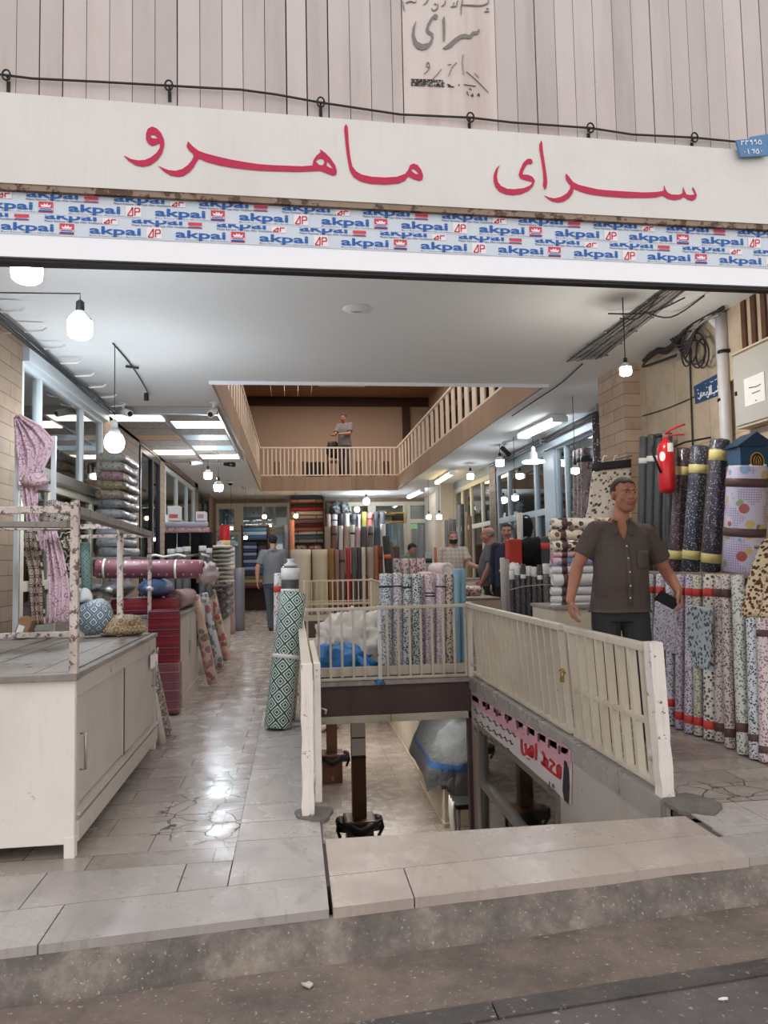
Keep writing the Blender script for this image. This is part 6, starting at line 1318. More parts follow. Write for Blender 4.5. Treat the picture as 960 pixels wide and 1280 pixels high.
wr = [((812, 893), (812, 718), (200, 208, 214), [(96, 110, 124), (130, 140, 150)], 'pale blue-grey printed roll'), ((827, 901), (826, 718), (212, 206, 216), [(140, 120, 150), (110, 100, 130)], 'lilac-white printed roll'), ((839, 907), (838, 719), (210, 206, 214), [(120, 110, 140), (90, 84, 100)], 'white roll with violet sprigs'), ((850, 912), (851, 718), (208, 200, 218), [(130, 90, 140), (150, 110, 150)], 'white roll with purple sprigs'), ((861.5, 917), (863, 718), (214, 208, 220), [(120, 90, 150), (90, 80, 110)], 'lilac roll with fine violet print'), ((873.5, 920), (872, 719), (216, 216, 204), [(110, 130, 80), (150, 140, 90)], 'white roll with olive sprigs'), ((888, 925), (887, 718), (220, 216, 206), [(66, 60, 62), (130, 110, 100)], 'cream roll with black motifs and red bands'), ((900, 928), (899, 718), (216, 204, 204), [(150, 100, 110), (110, 90, 100)], 'white roll with rosy print'), ((912.5, 936), (908, 718), (216, 206, 200), [(140, 96, 90), (110, 84, 84)], 'white roll with red-brown print'), ((930, 944), (922, 719), (214, 214, 210), [(96, 110, 96), (130, 130, 120)], 'white roll with grey-green print'), ((945, 950), (941, 772), (216, 218, 222), [(56, 62, 84), (96, 100, 120)], 'shorter white roll with dense navy print'), ((958, 954), (954, 772), (220, 206, 208), [(170, 110, 120), (130, 96, 104)], 'outermost shorter white roll with rose print')]
for i, (b, tp, c, cs, nm) in enumerate(wr):
    p = pz(b[0], b[1], 0); q = px(tp[0], tp[1], p.x+.10); w = 11.5 if i not in (6, 9, 10, 11) else 15
    m = fabric('white_row_%d' % i, c, cs, 40 if i == 6 else 68, .38, .9); bm_ = MT['band_red'] if i < 7 else MT['band_brown']
    roll((p.x, p.y, .005), (q.x, q.y, q.z), w/2*p.length/930*.97, m, nm+' in the row along the right wall', 'white printed rolls along the right wall', [(.06, .11, bm_), (.86, .91, bm_)] if i not in (2, 9, 10) else [(.12, .17, bm_)], True, 18)
def xdrape(name, L, R, X, label, mat, nf=3, amp=.03, out=None):
    rows = []; m = 18; nj = 14
    def at_(P, t):
        k = t*(len(P)-1); i = min(int(k), len(P)-2); f = k-i; return (P[i][0]+(P[i+1][0]-P[i][0])*f, P[i][1]+(P[i+1][1]-P[i][1])*f)
    for i in range(m):
        t = i/(m-1); a, b = at_(L, t), at_(R, t); r = []
        for j in range(nj):
            u = j/(nj-1); p = px(a[0]+(b[0]-a[0])*u, a[1]+(b[1]-a[1])*u, X); p.x -= amp*(.5+.5*math.sin(u*nf*2*PI+t)); r.append(p)
        rows.append(r)
    return one(name, G().sheet(rows, .006), mat, label, 'cloth')
xdrape('sample_cloth', [(819, 752), (817, 785), (818, 812)], [(847, 752), (847, 785), (846, 818)], 2.785, 'lilac-white sample cloth hanging over the white rolls below the phone', fabric('lilac_sample', (206, 198, 212), [(110, 96, 126), (90, 84, 104)], 55, .36), 2, .006)
xdrape('sample_cloth', [(861, 756), (859, 790), (857, 832)], [(890, 760), (890, 800), (888, 838)], 2.79, 'pale blue sample cloth with dark leaf print hanging over the white rolls', fabric('leaf_sample', (190, 202, 208), [(64, 74, 84), (96, 106, 110)], 34, .4), 2, .006)
xdrape('hanging_cloth', [(960, 676), (949, 700), (940, 735), (934, 770)], [(1010, 660), (1010, 690), (1010, 730), (1006, 775)], 2.55, 'cream cloth with brown-red motifs flaring down at the right edge by the donation box', fabric('maple_print', (222, 204, 170), [(110, 56, 40), (84, 50, 36)], 44, .44), 3, .05)
one('cloth_stand', G().tube([(2.68, 3.7, 0), (2.59, 3.75, px(970, 676, 2.55).z-.02)], .018, 8).tube([(2.58, 3.62, px(980, 672, 2.55).z-.02), (2.58, 3.9, px(960, 676, 2.55).z-.03)], .014, 8), MT['steel'], 'steel stand holding up the cream cloth at the right edge', 'stand')
# fire extinguisher
fx = px(833, 580, 3.0); r = .066
fe = thing('fire_extinguisher', 'red fire extinguisher with round white label hanging before the slate wrapped rolls', 'fire extinguisher')
zb_, zt_ = px(833, 617, 3.0).z, px(833, 551, 3.0).z; M = Matrix.Translation((3.0, fx.y, 0)); MT['fire_red'] = plain(196, 24, 34, .3, var=.04, coat=.4)
G().lathe([(.03, zb_), (r*.85, zb_+.012), (r, zb_+.04), (r, zt_-.07), (r*.85, zt_-.03), (r*.45, zt_), (.02, zt_+.012), (.02, zt_+.04)], M, 24).build('cylinder', MT['fire_red'], fe)
G().box((2.98, fx.y-.02, zt_+.03), (3.02, fx.y+.02, zt_+.06), .005).build('valve', MT['steel'], fe)
G().tube([(2.99, fx.y-.02, zt_+.055), (3.03, fx.y-.05, zt_+.09), (3.12, fx.y-.10, zt_+.12)], .009, 7).tube([(2.99, fx.y, zt_+.04), (3.06, fx.y-.04, zt_+.045), (3.12, fx.y-.08, zt_+.04)], .007, 7).build('lever', MT['fire_red'], fe)
G().tube([(2.97, fx.y, zt_+.045), (2.90, fx.y-.01, zt_+.02), (2.87, fx.y-.02, zt_-.08), (2.91, fx.y-.03, zt_-.2), (2.935, fx.y-.03, zt_-.26)], .011, 8).build('hose', MT['dark_steel'], fe)
d = (EYE-Vector((3.0, fx.y, EYE.z))).normalized()
def curved(zc, hh, a0, a1, mat, nm, rr=None):
    V = []; F = []; n_ = 10; ba = math.atan2(d.y, d.x)
    for k in range(n_+1):
        a = ba+a0+(a1-a0)*k/n_
        s = 1 if rr is None else math.sqrt(max(0, 1-(2*k/n_-1)**2))
        for zz in (zc-hh*s, zc+hh*s): V.append((3.0+(r+.0015)*math.cos(a), fx.y+(r+.0015)*math.sin(a), zz))
    for k in range(n_): F.append((2*k, 2*k+2, 2*k+3, 2*k+1))
    G().add(V, F, None, True).build(nm, mat, fe)
curved(zt_-.13, .038, -.85, -.05, MT['paper'], 'round_label', 1); curved(zt_-.06, .035, .2, 1.0, MT['band_wht_tag'], 'white_label')
G().tube([(3.06, fx.y, zt_-.05), (3.2, fx.y+.05, zt_), (3.46, fx.y+.12, zt_+.05)], .008, 6).build('wall_hook', MT['dark_steel'], fe)
# blue donation box
bt = plain(24, 72, 108, .35); db = thing('donation_box', 'blue house-shaped metal donation box with a yellow round emblem on the right wall', 'box')
yq = 4.85; a = py(927, 603, yq); b = py(965, 556, yq); xm = (a.x+b.x)/2; tz = py(944, 540, yq).z
G().box((a.x, yq, a.z), (b.x, yq+.16, b.z), .006).build('body', bt, db)
ov = .03; g = G()
g.add([(a.x-ov, yq-.02, b.z-.012), (xm, yq-.02, tz), (b.x+ov, yq-.02, b.z-.012), (a.x-ov, yq+.18, b.z-.012), (xm, yq+.18, tz), (b.x+ov, yq+.18, b.z-.012)], [(0, 1, 2), (5, 4, 3), (0, 3, 4, 1), (1, 4, 5, 2), (2, 5, 3, 0)]); g.build('roof', plain(18, 58, 90, .35), db)
pl = lambda x, y, d_: Vector((xm+x, yq-.004+d_, a.z+y)); ec = (b.z-a.z)*.56; er = .062
dr = G().box((a.x+.012, yq-.003, a.z+.012), (b.x-.012, yq, b.z-.012), .002).build('front_door', bt, db)
el = lambda rx, ry, ox=0, oy=0, n_=24: [(ox+rx*math.cos(2*PI*k/n_), ec+oy+ry*math.sin(2*PI*k/n_)) for k in range(n_)]
em = G().plate([el(er*.86, er*1.05)], lambda x, y, d_: pl(x, y, d_-.002), .002).build('emblem', plain(206, 160, 70, .5), dr)
g = G().plate([el(er*.72, er*.9), el(er*.52, er*.68)], lambda x, y, d_: pl(x, y, d_-.004), .001)
ribs(g, [[(-.012, ec-.035), (-.02, ec), (0, ec+.038), (.02, ec), (.012, ec-.035)], [(0, ec-.03), (0, ec+.02)]], .009, lambda x, y, d_: pl(x, y, d_-.004), .001); g.build('emblem_mark', MT['black'], dr)
pts = [(-er*1.0*math.cos(t), ec-er*1.05*math.sin(t)) for t in [.35+k*(PI-.7)/12 for k in range(13)]]
ribs(g := G(), [pts], .022, lambda x, y, d_: pl(x, y, d_-.006), .001); g.build('emblem_ribbon', MT['paper'], dr)
G().tube([(a.x+.022, yq-.006, a.z+.11), (a.x+.022, yq-.003, a.z+.11)], .007, 8).build('lock', MT['steel'], db)
G().box((xm+.02, yq+.10, a.z+.05), (XR-.002, yq+.14, a.z+.08), .004).build('wall_bracket', MT['dark_steel'], db)
# electric cabinet on the wall, paper notice
ec_ = thing('electric_cabinet', 'pale grey metal electric cabinet with a paper notice high on the right wall', 'cabinet')
Xc = 3.36; q0, q1, q2, q3 = px(916, 446, Xc), px(985, 410, Xc), px(985, 518, Xc), px(921, 537, Xc)
ya, yb_ = q0.y, q1.y; G().box((Xc+.003, ya, q3.z), (XR-.002, yb_, q0.z), .006).build('body', MT['cream_far'], ec_)
MT['box_grey'] = plain(186, 182, 176, .45, var=.03); dr = G().box((Xc-.012, ya-.012, q3.z+.02), (Xc+.003, yb_+.012, q0.z-.012), .004).build('door', MT['box_grey'], ec_)
G().box((Xc-.03, ya-.012, q0.z), (XR-.002, yb_+.012, q0.z+.012)).build('rain_lip', MT['cream_far'], ec_)
a, b = px(930, 476, Xc-.014), px(957, 500, Xc-.014); G().box((Xc-.016, a.y, b.z), (Xc-.0125, b.y, a.z+.01)).build('paper_notice', MT['paper'], dr)
pl = lambda x, y, d_: px(x, y, Xc-.0175+d_*.5); g = G(); ribs(g, [[(936, 485), (941, 484), (946, 483), (951, 480)], [(940, 492), (945, 490), (950, 488)], [(944, 501), (946, 500)]], 1.2, pl, .001); g.build('notice_lettering', MT['ink'], dr)
G().box((Xc-.02, ya-.05, (q0.z+q3.z)/2-.03), (Xc-.012, ya-.03, (q0.z+q3.z)/2)).build('lock', MT['dark_steel'], dr)
# blue street sign partly behind a pipe
Xs = XR-.012; ss = thing('street_sign', 'dark blue street name plate with white Persian lettering, half behind the drainpipe', 'sign')
cs = [px(867, 483, Xs), px(912, 459, Xs), px(912, 489, Xs), px(869, 505, Xs)]; bk = Vector((.008, 0, 0))
G().hexa([c+bk for c in cs], cs).build('plate', plain(34, 72, 116, .4), ss)
pl = lambda x, y, d_: px(840+x/8, 440+y/8, Xs-.003+d_); g = G()
ribs(g, [[(255, 455, .5), (275, 470), (285, 440), (280, 420, .6)], [(258, 412), (268, 418)], [(250, 380), (262, 378)], [(290, 455), (292, 400)], [(290, 440), (312, 432), (325, 405), (312, 412), (318, 430)], [(325, 430), (345, 425), (352, 395)], [(345, 440, .4), (360, 455), (372, 400, .6)], [(345, 350), (350, 356)], [(378, 430), (372, 345)], [(392, 425), (388, 330)], [(400, 410), (425, 408), (440, 385, .6)], [(420, 425), (426, 430)], [(440, 400), (462, 375), (470, 335), (455, 345), (465, 370)]], 13, pl, .0015)
ribs(g, [[(380, 295), (400, 300), (412, 288)], [(425, 280), (440, 275), (450, 262)], [(330, 315), (338, 316)], [(460, 270), (475, 262)]], 6, pl, .0015); g.build('lettering', MT['paper'], ss)
dp = thing('drainpipe', 'white plastic drainpipe with a forked top on the right wall before the street sign', 'pipe')
pp = [px(901, 392, 3.41), px(903, 440, 3.41), px(906, 500, 3.41), px(909, 580, 3.41)]
G().tube(pp+[(3.41, pp[-1].y, 1.15)], .046, 14).build('pipe', plain(206, 202, 204, .4), dp)
G().tube([pp[0]+Vector((0, .0, -.12)), pp[0]+Vector((-.05, .12, .05)), pp[0]+Vector((-.06, .16, .10))], .035, 12).build('branch', plain(206, 202, 204, .4), dp)
for y in (440, 500): 
    c = px(905, y, 3.41); G().lathe([(.047, c.z-.012), (.05, c.z-.012), (.05, c.z+.012), (.047, c.z+.012)], Matrix.Translation((3.41, c.y, 0)), 16).build('clamp', MT['dark_steel'], dp)
struct('shutter_guide', G().box((XR-.03, 3.4, 2.62), (XR, 5.45, ZC)), MT['wall_stone'])
g = G()
for i in range(14): g.box((XR-.05, 3.6+i*.12, 2.78), (XR-.028, 3.6+i*.12+.05, ZC-.01))
struct('shutter_grille', g, MT['brown_wood'])
# ------------------------------------------------------------------ cables
def cable(pts, r, k=10):
    P = [Vector(p) for p in pts]; q = [P[0]]+P+[P[-1]]; o = []
    for i in range(1, len(q)-2):
        for j in range(k):
            t = j/k; o.append(.5*((2*q[i])+(-q[i-1]+q[i+1])*t+(2*q[i-1]-5*q[i]+4*q[i+1]-q[i+2])*t*t+(-q[i-1]+3*q[i]-3*q[i+1]+q[i+2])*t**3))
    return G().tube(o+[q[-2]], r, 6)
zc = lambda x, y: pz(x, y, ZC-.03)
ctray = thing('cable_tray', 'flat run of many grey cables clipped under the ceiling at the right entrance side', 'cables')
for i in range(15):
    f = i/14; a0_, a1_ = Vector((832+24*f, 362+1*f)), Vector((709+42*f, 452-4*f)); pts = []
    for j in range(6):
        t_ = j/5; x = a0_[0]+(a1_[0]-a0_[0])*t_; y = a0_[1]+(a1_[1]-a0_[1])*t_+2.2*noise.noise(Vector((i*1.7, j*.9, 3))); pts.append(zc(x, y)+Vector((0, 0, .02*noise.noise(Vector((i, j, 1))))))
    cable(pts, .005+.003*(i % 4 == 0), 4).build('cable_run', MT['cable_pale'] if i % 3 else MT['cable'], ctray)
for t_ in (.18, .4, .6, .78, .95):
    a, b = zc(832+(709-832)*t_-3, 362+(452-362)*t_), zc(856+(752-856)*t_+3, 363+(449-363)*t_); G().tube([a+Vector((0, 0, .006)), b+Vector((0, 0, .006))], .009, 6).build('bracket', MT['cable_pale'], ctray)
bd = thing('cable_bundle', 'dark sagging bundle of cables along the top of the right wall, with loose loops', 'cables')
for k_ in range(5):
    cable([px(838+3*k_, 424-2*k_, 3.38), px(848+2*k_, 432+4*k_, 3.30), px(862+2*k_, 424-3*k_, 3.34), px(880, 402-k_, 3.38)], .009, 5).build('cable_run', MT['cable'], bd)
for (a_, b_, c_) in (((826, 366), (800, 392), (775, 398)), ((856, 372), (812, 386), (760, 392)), ((880, 370), (838, 392), (800, 388))):
    cable([zc(*a_), zc(*b_)+Vector((0, 0, -.03)), zc(*c_)], .006, 5).build('stray_cable', MT['cable'], ctray)
for i in range(12):
    dz = random.uniform(-.05, .05); xw_ = 3.40-random.uniform(0, .06)
    pts = [px(xx_, yy_+random.uniform(-2.5, 2.5), xw_)+Vector((0, 0, dz*.6)) for xx_, yy_ in ((804, 452), (812, 446), (822, 440), (836, 437), (860, 408), (880, 396), (905, 380))]
    cable(pts, random.uniform(.006, .011), 5).build('cable_run', MT['cable'], bd)
for i, (cx, cy, rx, ry) in enumerate(((872, 438, 10, 22), (878, 442, 8, 18), (862, 434, 9, 20), (868, 440, 14, 15), (858, 442, 6, 16))):
    G().tube([px(cx+rx*math.cos(k*PI/9), cy+ry*math.sin(k*PI/9), 3.37-.01*i) for k in range(19)], .007, 6).build('loose_loop', MT['cable'], bd)
cable([px(846, 450, 3.40), px(852, 436, 3.36), px(875, 405, 3.34), px(900, 393, 3.34)], .011, 6).build('pale_cable', MT['cable_pale'], bd)
cable([px(803, 458, 3.42), px(812, 456, 3.42), px(848, 443, 3.42)], .012, 5).build('cable_run', MT['cable'], bd)
one('cable', cable([px(862, 440, 3.455), px(864, 505, 3.455), px(866, 560, 3.455)], .008, 4), MT['cable'], 'thin brown cable running straight down the right wall left of the street sign', 'cable')
one('cable', cable([px(803, 520, 3.455), px(835, 510, 3.455), px(868, 496, 3.455)], .005, 4), MT['cable'], 'thin wire slanting across the right wall to the street sign', 'cable')
rb = thing('cable_tray', 'bundle of cables running along the ceiling edge above the right shop windows', 'cables')
for i in range(8):
    pts = [(3.97-.035*(i % 4)+.02*noise.noise(Vector((i, y, 2))), y, 3.06+.05*(i//4)+.03*noise.noise(Vector((i*2, y, 5)))) for y in (7.9, 9.5, 11.0, 12.6, 14.2)]
    cable(pts, .011, 4).build('cable_run', MT['cable'] if i % 2 else MT['cable_pale'], rb)
for y in (8.9, 11.1, 13.3): G().box((3.83, y, 3.03), (4.0, y+.02, ZC-.001)).build('bracket', MT['cable_pale'], rb)
lb = thing('cable_tray', 'two black cables on white brackets along the left ceiling edge', 'cables')
for k in (0, 1): cable([(XL+.10+.05*k, y, 3.10+.015*math.sin(y*3+k)) for y in (5.2, 6.2, 7.2, 8.2, 9.2)], .016, 4).build('cable_run', MT['black_rubber'], lb)
for i in range(8): G().tube([(XL, 5.6+i*.47, 3.11), (XL+.30, 5.6+i*.47, 3.13), (XL+.33, 5.6+i*.47, 3.155)], .010, 6).build('bracket', MT['paper'], lb)
one('cable', cable([pz(640, 520, ZC-.02), pz(670, 500, ZC-.02), pz(700, 480, ZC-.02), pz(728, 455, ZC-.02)], .008, 6), MT['cable'], 'thin cable wandering over the right ceiling beside the gallery opening', 'cable')
# ------------------------------------------------------------------ lamps
MT['bulb_on'] = glow('bulb_glow', (232, 244, 255), BULB); MT['bulb_right'] = glow('bulb_glow_right', (255, 250, 240), BULB*1.7); MT['bulb_far'] = glow('bulb_glow_far', (232, 244, 255), BULB*.25); MT['bulb_warm'] = glow('bulb_glow_warm', (255, 214, 150), BULB*.25); MT['bulb_big'] = glow('bulb_glow_big', (232, 244, 255), BULB*.45)
MT['tube_on'] = glow('tube_glow', (240, 248, 255), 22.0); MT['tube_warm'] = glow('tube_glow_warm', (255, 226, 150), 12.0); MT['bulb_body'] = plain(226, 228, 228, .4)
def bulb(p, r, kind, top, label, mat='bulb_on', name='light_bulb', thick=.004, group=None, sock='black_rubber'):
    """p = middle of the glowing glass; top = list of points of the cord"""
    t = thing(name, label, 'light bulb', group); p = Vector(p); M = Matrix.Translation(p)
    if kind == 'jar':
        G().lathe([(.0, -r*.92), (r*.7, -r*.9), (r*.95, -r*.7), (r, -.1*r), (r, r*.5)], M, 14).build('diffuser', MT[mat], t)
        G().lathe([(r, r*.5), (r*.95, r*.75), (r*.6, r*1.15), (r*.34, r*1.4)], M, 14).build('bulb_body', MT['bulb_body'], t); h = 1.4
    else:
        G().lathe([(.0, -r), (r*.5, -r*.87), (r*.87, -r*.5), (r, 0), (r*.93, r*.4), (r*.72, r*.85)], M, 14).build('diffuser', MT[mat], t)
        G().lathe([(r*.72, r*.85), (r*.5, r*1.35), (r*.34, r*1.5)], M, 14).build('bulb_body', MT['bulb_body'], t); h = 1.5
    G().lathe([(r*.34, r*h), (r*.36, r*(h+.1)), (r*.34, r*(h+.75)), (r*.12, r*(h+.95))], M, 10).build('socket', MT[sock], t)
    G().tube([p+Vector((0, 0, r*(h+.9)))]+[Vector(q) for q in top], thick, 6).build('cord', MT['cable'], t); return t
def b_at(x, y, Y, wpx, kind, label, mat='bulb_on', cord=None, **k):
    p = py(x, y, Y); r = wpx/2*Y/930; top = cord or [(p.x, p.y, ZC)]
    return bulb(p, r, kind, top, label, mat, **k)
b_at(33.5, 336, 3.7, 36, 'jar', 'very large jar-shaped bulb at the top left, half hidden by the shutter box', 'bulb_big')
p = py(100, 412, 4.2); b_at(100, 409, 4.2, 29, 'jar', 'jar-shaped lit bulb in a black socket on a wire strung from the left wall', 'bulb_on', [(p.x, 4.2, py(100, 367, 4.2).z), (XL, 4.25, py(100, 367, 4.2).z+.005)])
b_at(143, 554, 6.6, 24, 'round', 'round lit bulb on a long cord in front of the folded fabric stack', 'bulb_on', sock='bulb_body')
p = py(782, 462, 5.2); b_at(782, 463, 5.2, 15, 'jar', 'small lit bulb hanging under the cable tray at the right', 'bulb_right')
b_at(260, 594, 12.6, 10, 'jar', 'lit bulb over the left aisle, left of a pair', 'bulb_on', group=None); b_at(273, 609, 12.2, 11, 'jar', 'lit bulb over the left aisle, lower right of a pair', 'bulb_on')
b_at(588, 595, 14.5, 9, 'jar', 'far lit bulb under the right ceiling, before the amber shop front', 'bulb_far'); b_at(625, 578, 12.2, 11, 'jar', 'lit bulb under the right ceiling next to the black camera', 'bulb_far')
b_at(719, 588, 8.5, 10, 'jar', 'lit bulb on a long cord before the right shop window', 'bulb_far')
b_at(644, 622, 11.4, 8, 'jar', 'lit bulb standing in for a reflection in the right windows', 'bulb_far'); b_at(458, 627, 20.8, 8, 'round', 'very bright bulb in front of the far back windows', 'bulb_on')  # the low right bulb is added in place of a reflection in the glass
b_at(536, 646, 17.5, 6, 'jar', 'small lit bulb in the far right corner, left of a pair', 'bulb_far'); b_at(549, 646, 16.8, 7, 'jar', 'small lit bulb in the far right corner, right of a pair', 'bulb_far')
b_at(330.5, 646, 20.0, 5, 'round', 'warm small bulb above the walking person', 'bulb_warm'); b_at(370, 645, 20.4, 5.5, 'round', 'warm small bulb in front of the shelf of coloured rolls', 'bulb_warm')
b_at(289, 660, 18.5, 4.5, 'jar', 'small lit bulb in the far left window, left of a pair', 'bulb_far'); b_at(307, 672, 18.8, 4.5, 'jar', 'small lit bulb in the far left window, lower right of a pair', 'bulb_far')
# saucer lamp
q = py(667, 577, 10.3); sl_ = thing('saucer_lamp', 'round saucer-shaped LED lamp hanging before the right windows', 'lamp'); M = Matrix.Translation(q)
G().lathe([(0, -.03), (.06, -.03), (.15, -.018), (.166, 0), (.15, .012)], M, 24).build('diffuser', glow('saucer_glow', (232, 244, 255), 12), sl_)
G().lathe([(.15, .012), (.06, .03), (.055, .12), (.03, .15), (.03, .2), (.01, .22)], M, 18).build('lamp_body', MT['bulb_body'], sl_); G().tube([q+Vector((0, 0, .2)), (q.x, q.y, ZC)], .004, 6).build('cord', MT['cable'], sl_)
def tube_lamp(a, b, label, mat, w=.10, n_=2):
    a, b = Vector(a), Vector(b); t = thing('tube_light', label, 'tube light'); d = (b-a).normalized(); s = d.cross(Vector((0, 0, 1))).normalized()
    g = G(); 
    for sgn in (0,): g.hexa([a-s*w+Vector((0, 0, .035)), a+s*w+Vector((0, 0, .035)), b+s*w+Vector((0, 0, .035)), b-s*w+Vector((0, 0, .035))], [a-s*w*.8+Vector((0, 0, .08)), a+s*w*.8+Vector((0, 0, .08)), b+s*w*.8+Vector((0, 0, .08)), b-s*w*.8+Vector((0, 0, .08))])
    g.build('housing', MT['paper'], t)
    for k in range(n_): o = s*w*(-.5+k); G().tube([a+o+d*.05, b+o-d*.05], .022, 10).build('tube', MT[mat], t)
    for e in (a, b): G().hexa([e-s*w-d*.03+Vector((0, 0, -.03)), e+s*w-d*.03+Vector((0, 0, -.03)), e+s*w+d*.03+Vector((0, 0, -.03)), e-s*w+d*.03+Vector((0, 0, -.03))], [e-s*w-d*.03+Vector((0, 0, .05)), e+s*w-d*.03+Vector((0, 0, .05)), e+s*w+d*.03+Vector((0, 0, .05)), e-s*w+d*.03+Vector((0, 0, .05))]).build('end_cap', MT['bulb_body'], t)
zq_ = ZC-.085
tube_lamp(pz(654, 546, zq_), pz(700, 525, zq_), 'bright twin fluorescent tube light under the right ceiling', 'tube_on')
tube_lamp(pz(546, 604, zq_), pz(565, 592, zq_), 'small warm tube light under the right ceiling further back', 'tube_warm', .06)
tube_lamp(pz(511, 622, zq_), pz(528, 614, zq_), 'short white tube light at the far right back corner', 'tube_on', .06, 1)
# dangling empty socket, ceiling rose, hook
es = thing('lamp_socket', 'empty black lamp socket dangling from a wire along the left ceiling', 'socket'); w0, w1, w2 = pz(141, 429, ZC-.01), pz(165, 458, ZC-.02), pz(183, 487, ZC-.02)
cable([w0, w1, w2, w2+Vector((0, 0, -.05))], .006, 6).build('cord', MT['cable'], es); G().tube([w2+Vector((0, 0, -.04)), w2+Vector((0, 0, -.12))], .026, 10).build('socket', MT['black_rubber'], es)
G().tube([w1+Vector((-.06, 0, 0)), w1+Vector((.06, .02, -.01))], .012, 6).build('taped_joint', MT['cable'], es)
cr = thing('ceiling_rose', 'round white ceiling rose with a small hook in the middle of the entrance ceiling', 'ceiling rose'); c = pz(446, 386, ZC-.001); M = Matrix.Translation(c)
G().lathe([(0, -.03), (.04, -.028), (.10, -.008), (.11, 0)], M, 24).build('disc', MT['ceil'], cr); G().tube([c+Vector((-.05+.03*k, -.02, -.035+.008*abs(k-1.5))) for k in range(4)], .005, 6).build('hook', MT['steel'], cr)
# cameras
def camera_cctv(p, aim, label, body, dome=False):
    t = thing('security_camera', label, 'camera'); p = Vector(p)
    if dome:
        G().lathe([(.0, -.11), (.04, -.10), (.062, -.06)], Matrix.Translation(p), 16).build('dome', MT['black'], t); G().lathe([(.062, -.062), (.075, -.045), (.075, 0)], Matrix.Translation(p), 16).build('base', MT['paper'], t); return
    q = p+Vector((0, 0, -.10)); e = q+Vector(aim).normalized()*.17
    G().lathe([(.045, -.012), (.045, 0)], Matrix.Translation(p), 14).tube([p, q], .016, 8).build('bracket', MT['paper'], t)
    G().tube([q-Vector(aim).normalized()*.04, e], .042, 12).build('housing', body, t); G().tube([e-Vector(aim).normalized()*.005, e+Vector(aim).normalized()*.008], .03, 12).build('lens', MT['black'], t)
camera_cctv(pz(154, 504, 3.185), (.5, -.6, -.25), 'white security camera on the ceiling above the round bulb', MT['paper'])
camera_cctv(pz(267, 503, 3.185), (-.1, -.7, -.35), 'white security camera beside the left edge of the gallery opening', MT['paper'])
camera_cctv(pz(250, 571, 3.185), (-.7, -.3, -.1), 'white security camera in front of the left aisle bulbs', MT['paper'])
camera_cctv(pz(283, 573, 3.185), (.8, -.4, -.15), 'dark-fronted security camera right of the lit panels', MT['dark_steel'])
camera_cctv(pz(629, 554, 3.185), (.25, -.5, -.5), 'black security camera under the right ceiling above a bulb', MT['black'])
camera_cctv(pz(288, 601, 3.185), (0, 0, -1), 'small dome camera on the far left ceiling', MT['black'], True)
c = pz(302, 608, 3.185); sp_ = thing('spring_rack', 'coiled white wire hanging under the far left ceiling near the dome camera', 'wire')
G().tube([c+Vector((.012*k, .0, -.12+.10*math.sin(k*1.3))) for k in range(24)], .012, 6).build('coil', MT['paper'], sp_); G().tube([c, c+Vector((.12, 0, -.1))], .01, 6).build('hanger', MT['steel'], sp_)
# gallery: black box and coloured goods up at the right
one('speaker_cabinet', G().box((.35, 19.85, ZG), (.85, 20.3, ZG+.42), .02), MT['dark_steel'], 'dark box-shaped cabinet standing behind the far gallery railing', 'cabinet')
for i, (yy_, c) in enumerate(((12.0, (190, 70, 100)), (12.8, (206, 150, 160)))):
    roll((4.9, yy_, ZG), (4.95, yy_, 5.9), .2, P_(*c), ['crimson-pink roll behind the upper right gallery window', 'paler pink roll behind the upper right gallery window'][i], 'pink rolls in the upper gallery shop', core=False)
# litter on the street
one('paper_scrap', G().plate([blob(0, 0, .022, .012, 0, 4, 9)], lambda x, y, d: pz(385, 1234, ZS)+Vector((x, y, .012-d*1.0+.004*math.sin(x*220+y*150))), .006), plain(190, 184, 178, .8), 'crumpled white paper scrap on the street in front of the kerb', 'paper')
one('paper_scrap', G().plate([blob(0, 0, .02, .008, 0, 6, 8)], lambda x, y, d: pz(905, 1250, ZS+.01)+Vector((x*.8, y*.6, .006-d)), .004), MT['paper'], 'tiny white scrap beyond the dark kerb stones at the lower right', 'paper')
# ------------------------------------------------------------------ people
def to_mesh_remeshed(g, voxel, smooth=3, M=None, noise_amp=0, noise_f=8):
    me = bpy.data.meshes.new('tmp'); me.from_pydata([tuple(v) for v in g.v], [], g.f)
    bm = bmesh.new(); bm.from_mesh(me); bmesh.ops.recalc_face_normals(bm, faces=bm.faces[:]); bm.to_mesh(me); bm.free()
    o = bpy.data.objects.new('tmp', me)
    r = o.modifiers.new('r', 'REMESH'); r.mode = 'VOXEL'; r.voxel_size = voxel
    if smooth: s = o.modifiers.new('s', 'SMOOTH'); s.iterations = smooth; s.factor = .5
    m2 = shaped(o); bpy.data.meshes.remove(me)
    if noise_amp:
        ns = [(v.co.copy(), v.normal.copy()) for v in m2.vertices]; co = []
        for c, nn in ns: co += list(c+nn*noise_amp*noise.noise(c*noise_f))
        m2.vertices.foreach_set('co', co); m2.update()
    if M: m2.transform(M)
    for p in m2.polygons: p.use_smooth = True
    return m2
def mesh_obj(name, me, mats, parent):
    me.name = name
    for m in mats: me.materials.append(m)
    o = bpy.data.objects.new(name, me); COL.objects.link(o); o.parent = parent; return o
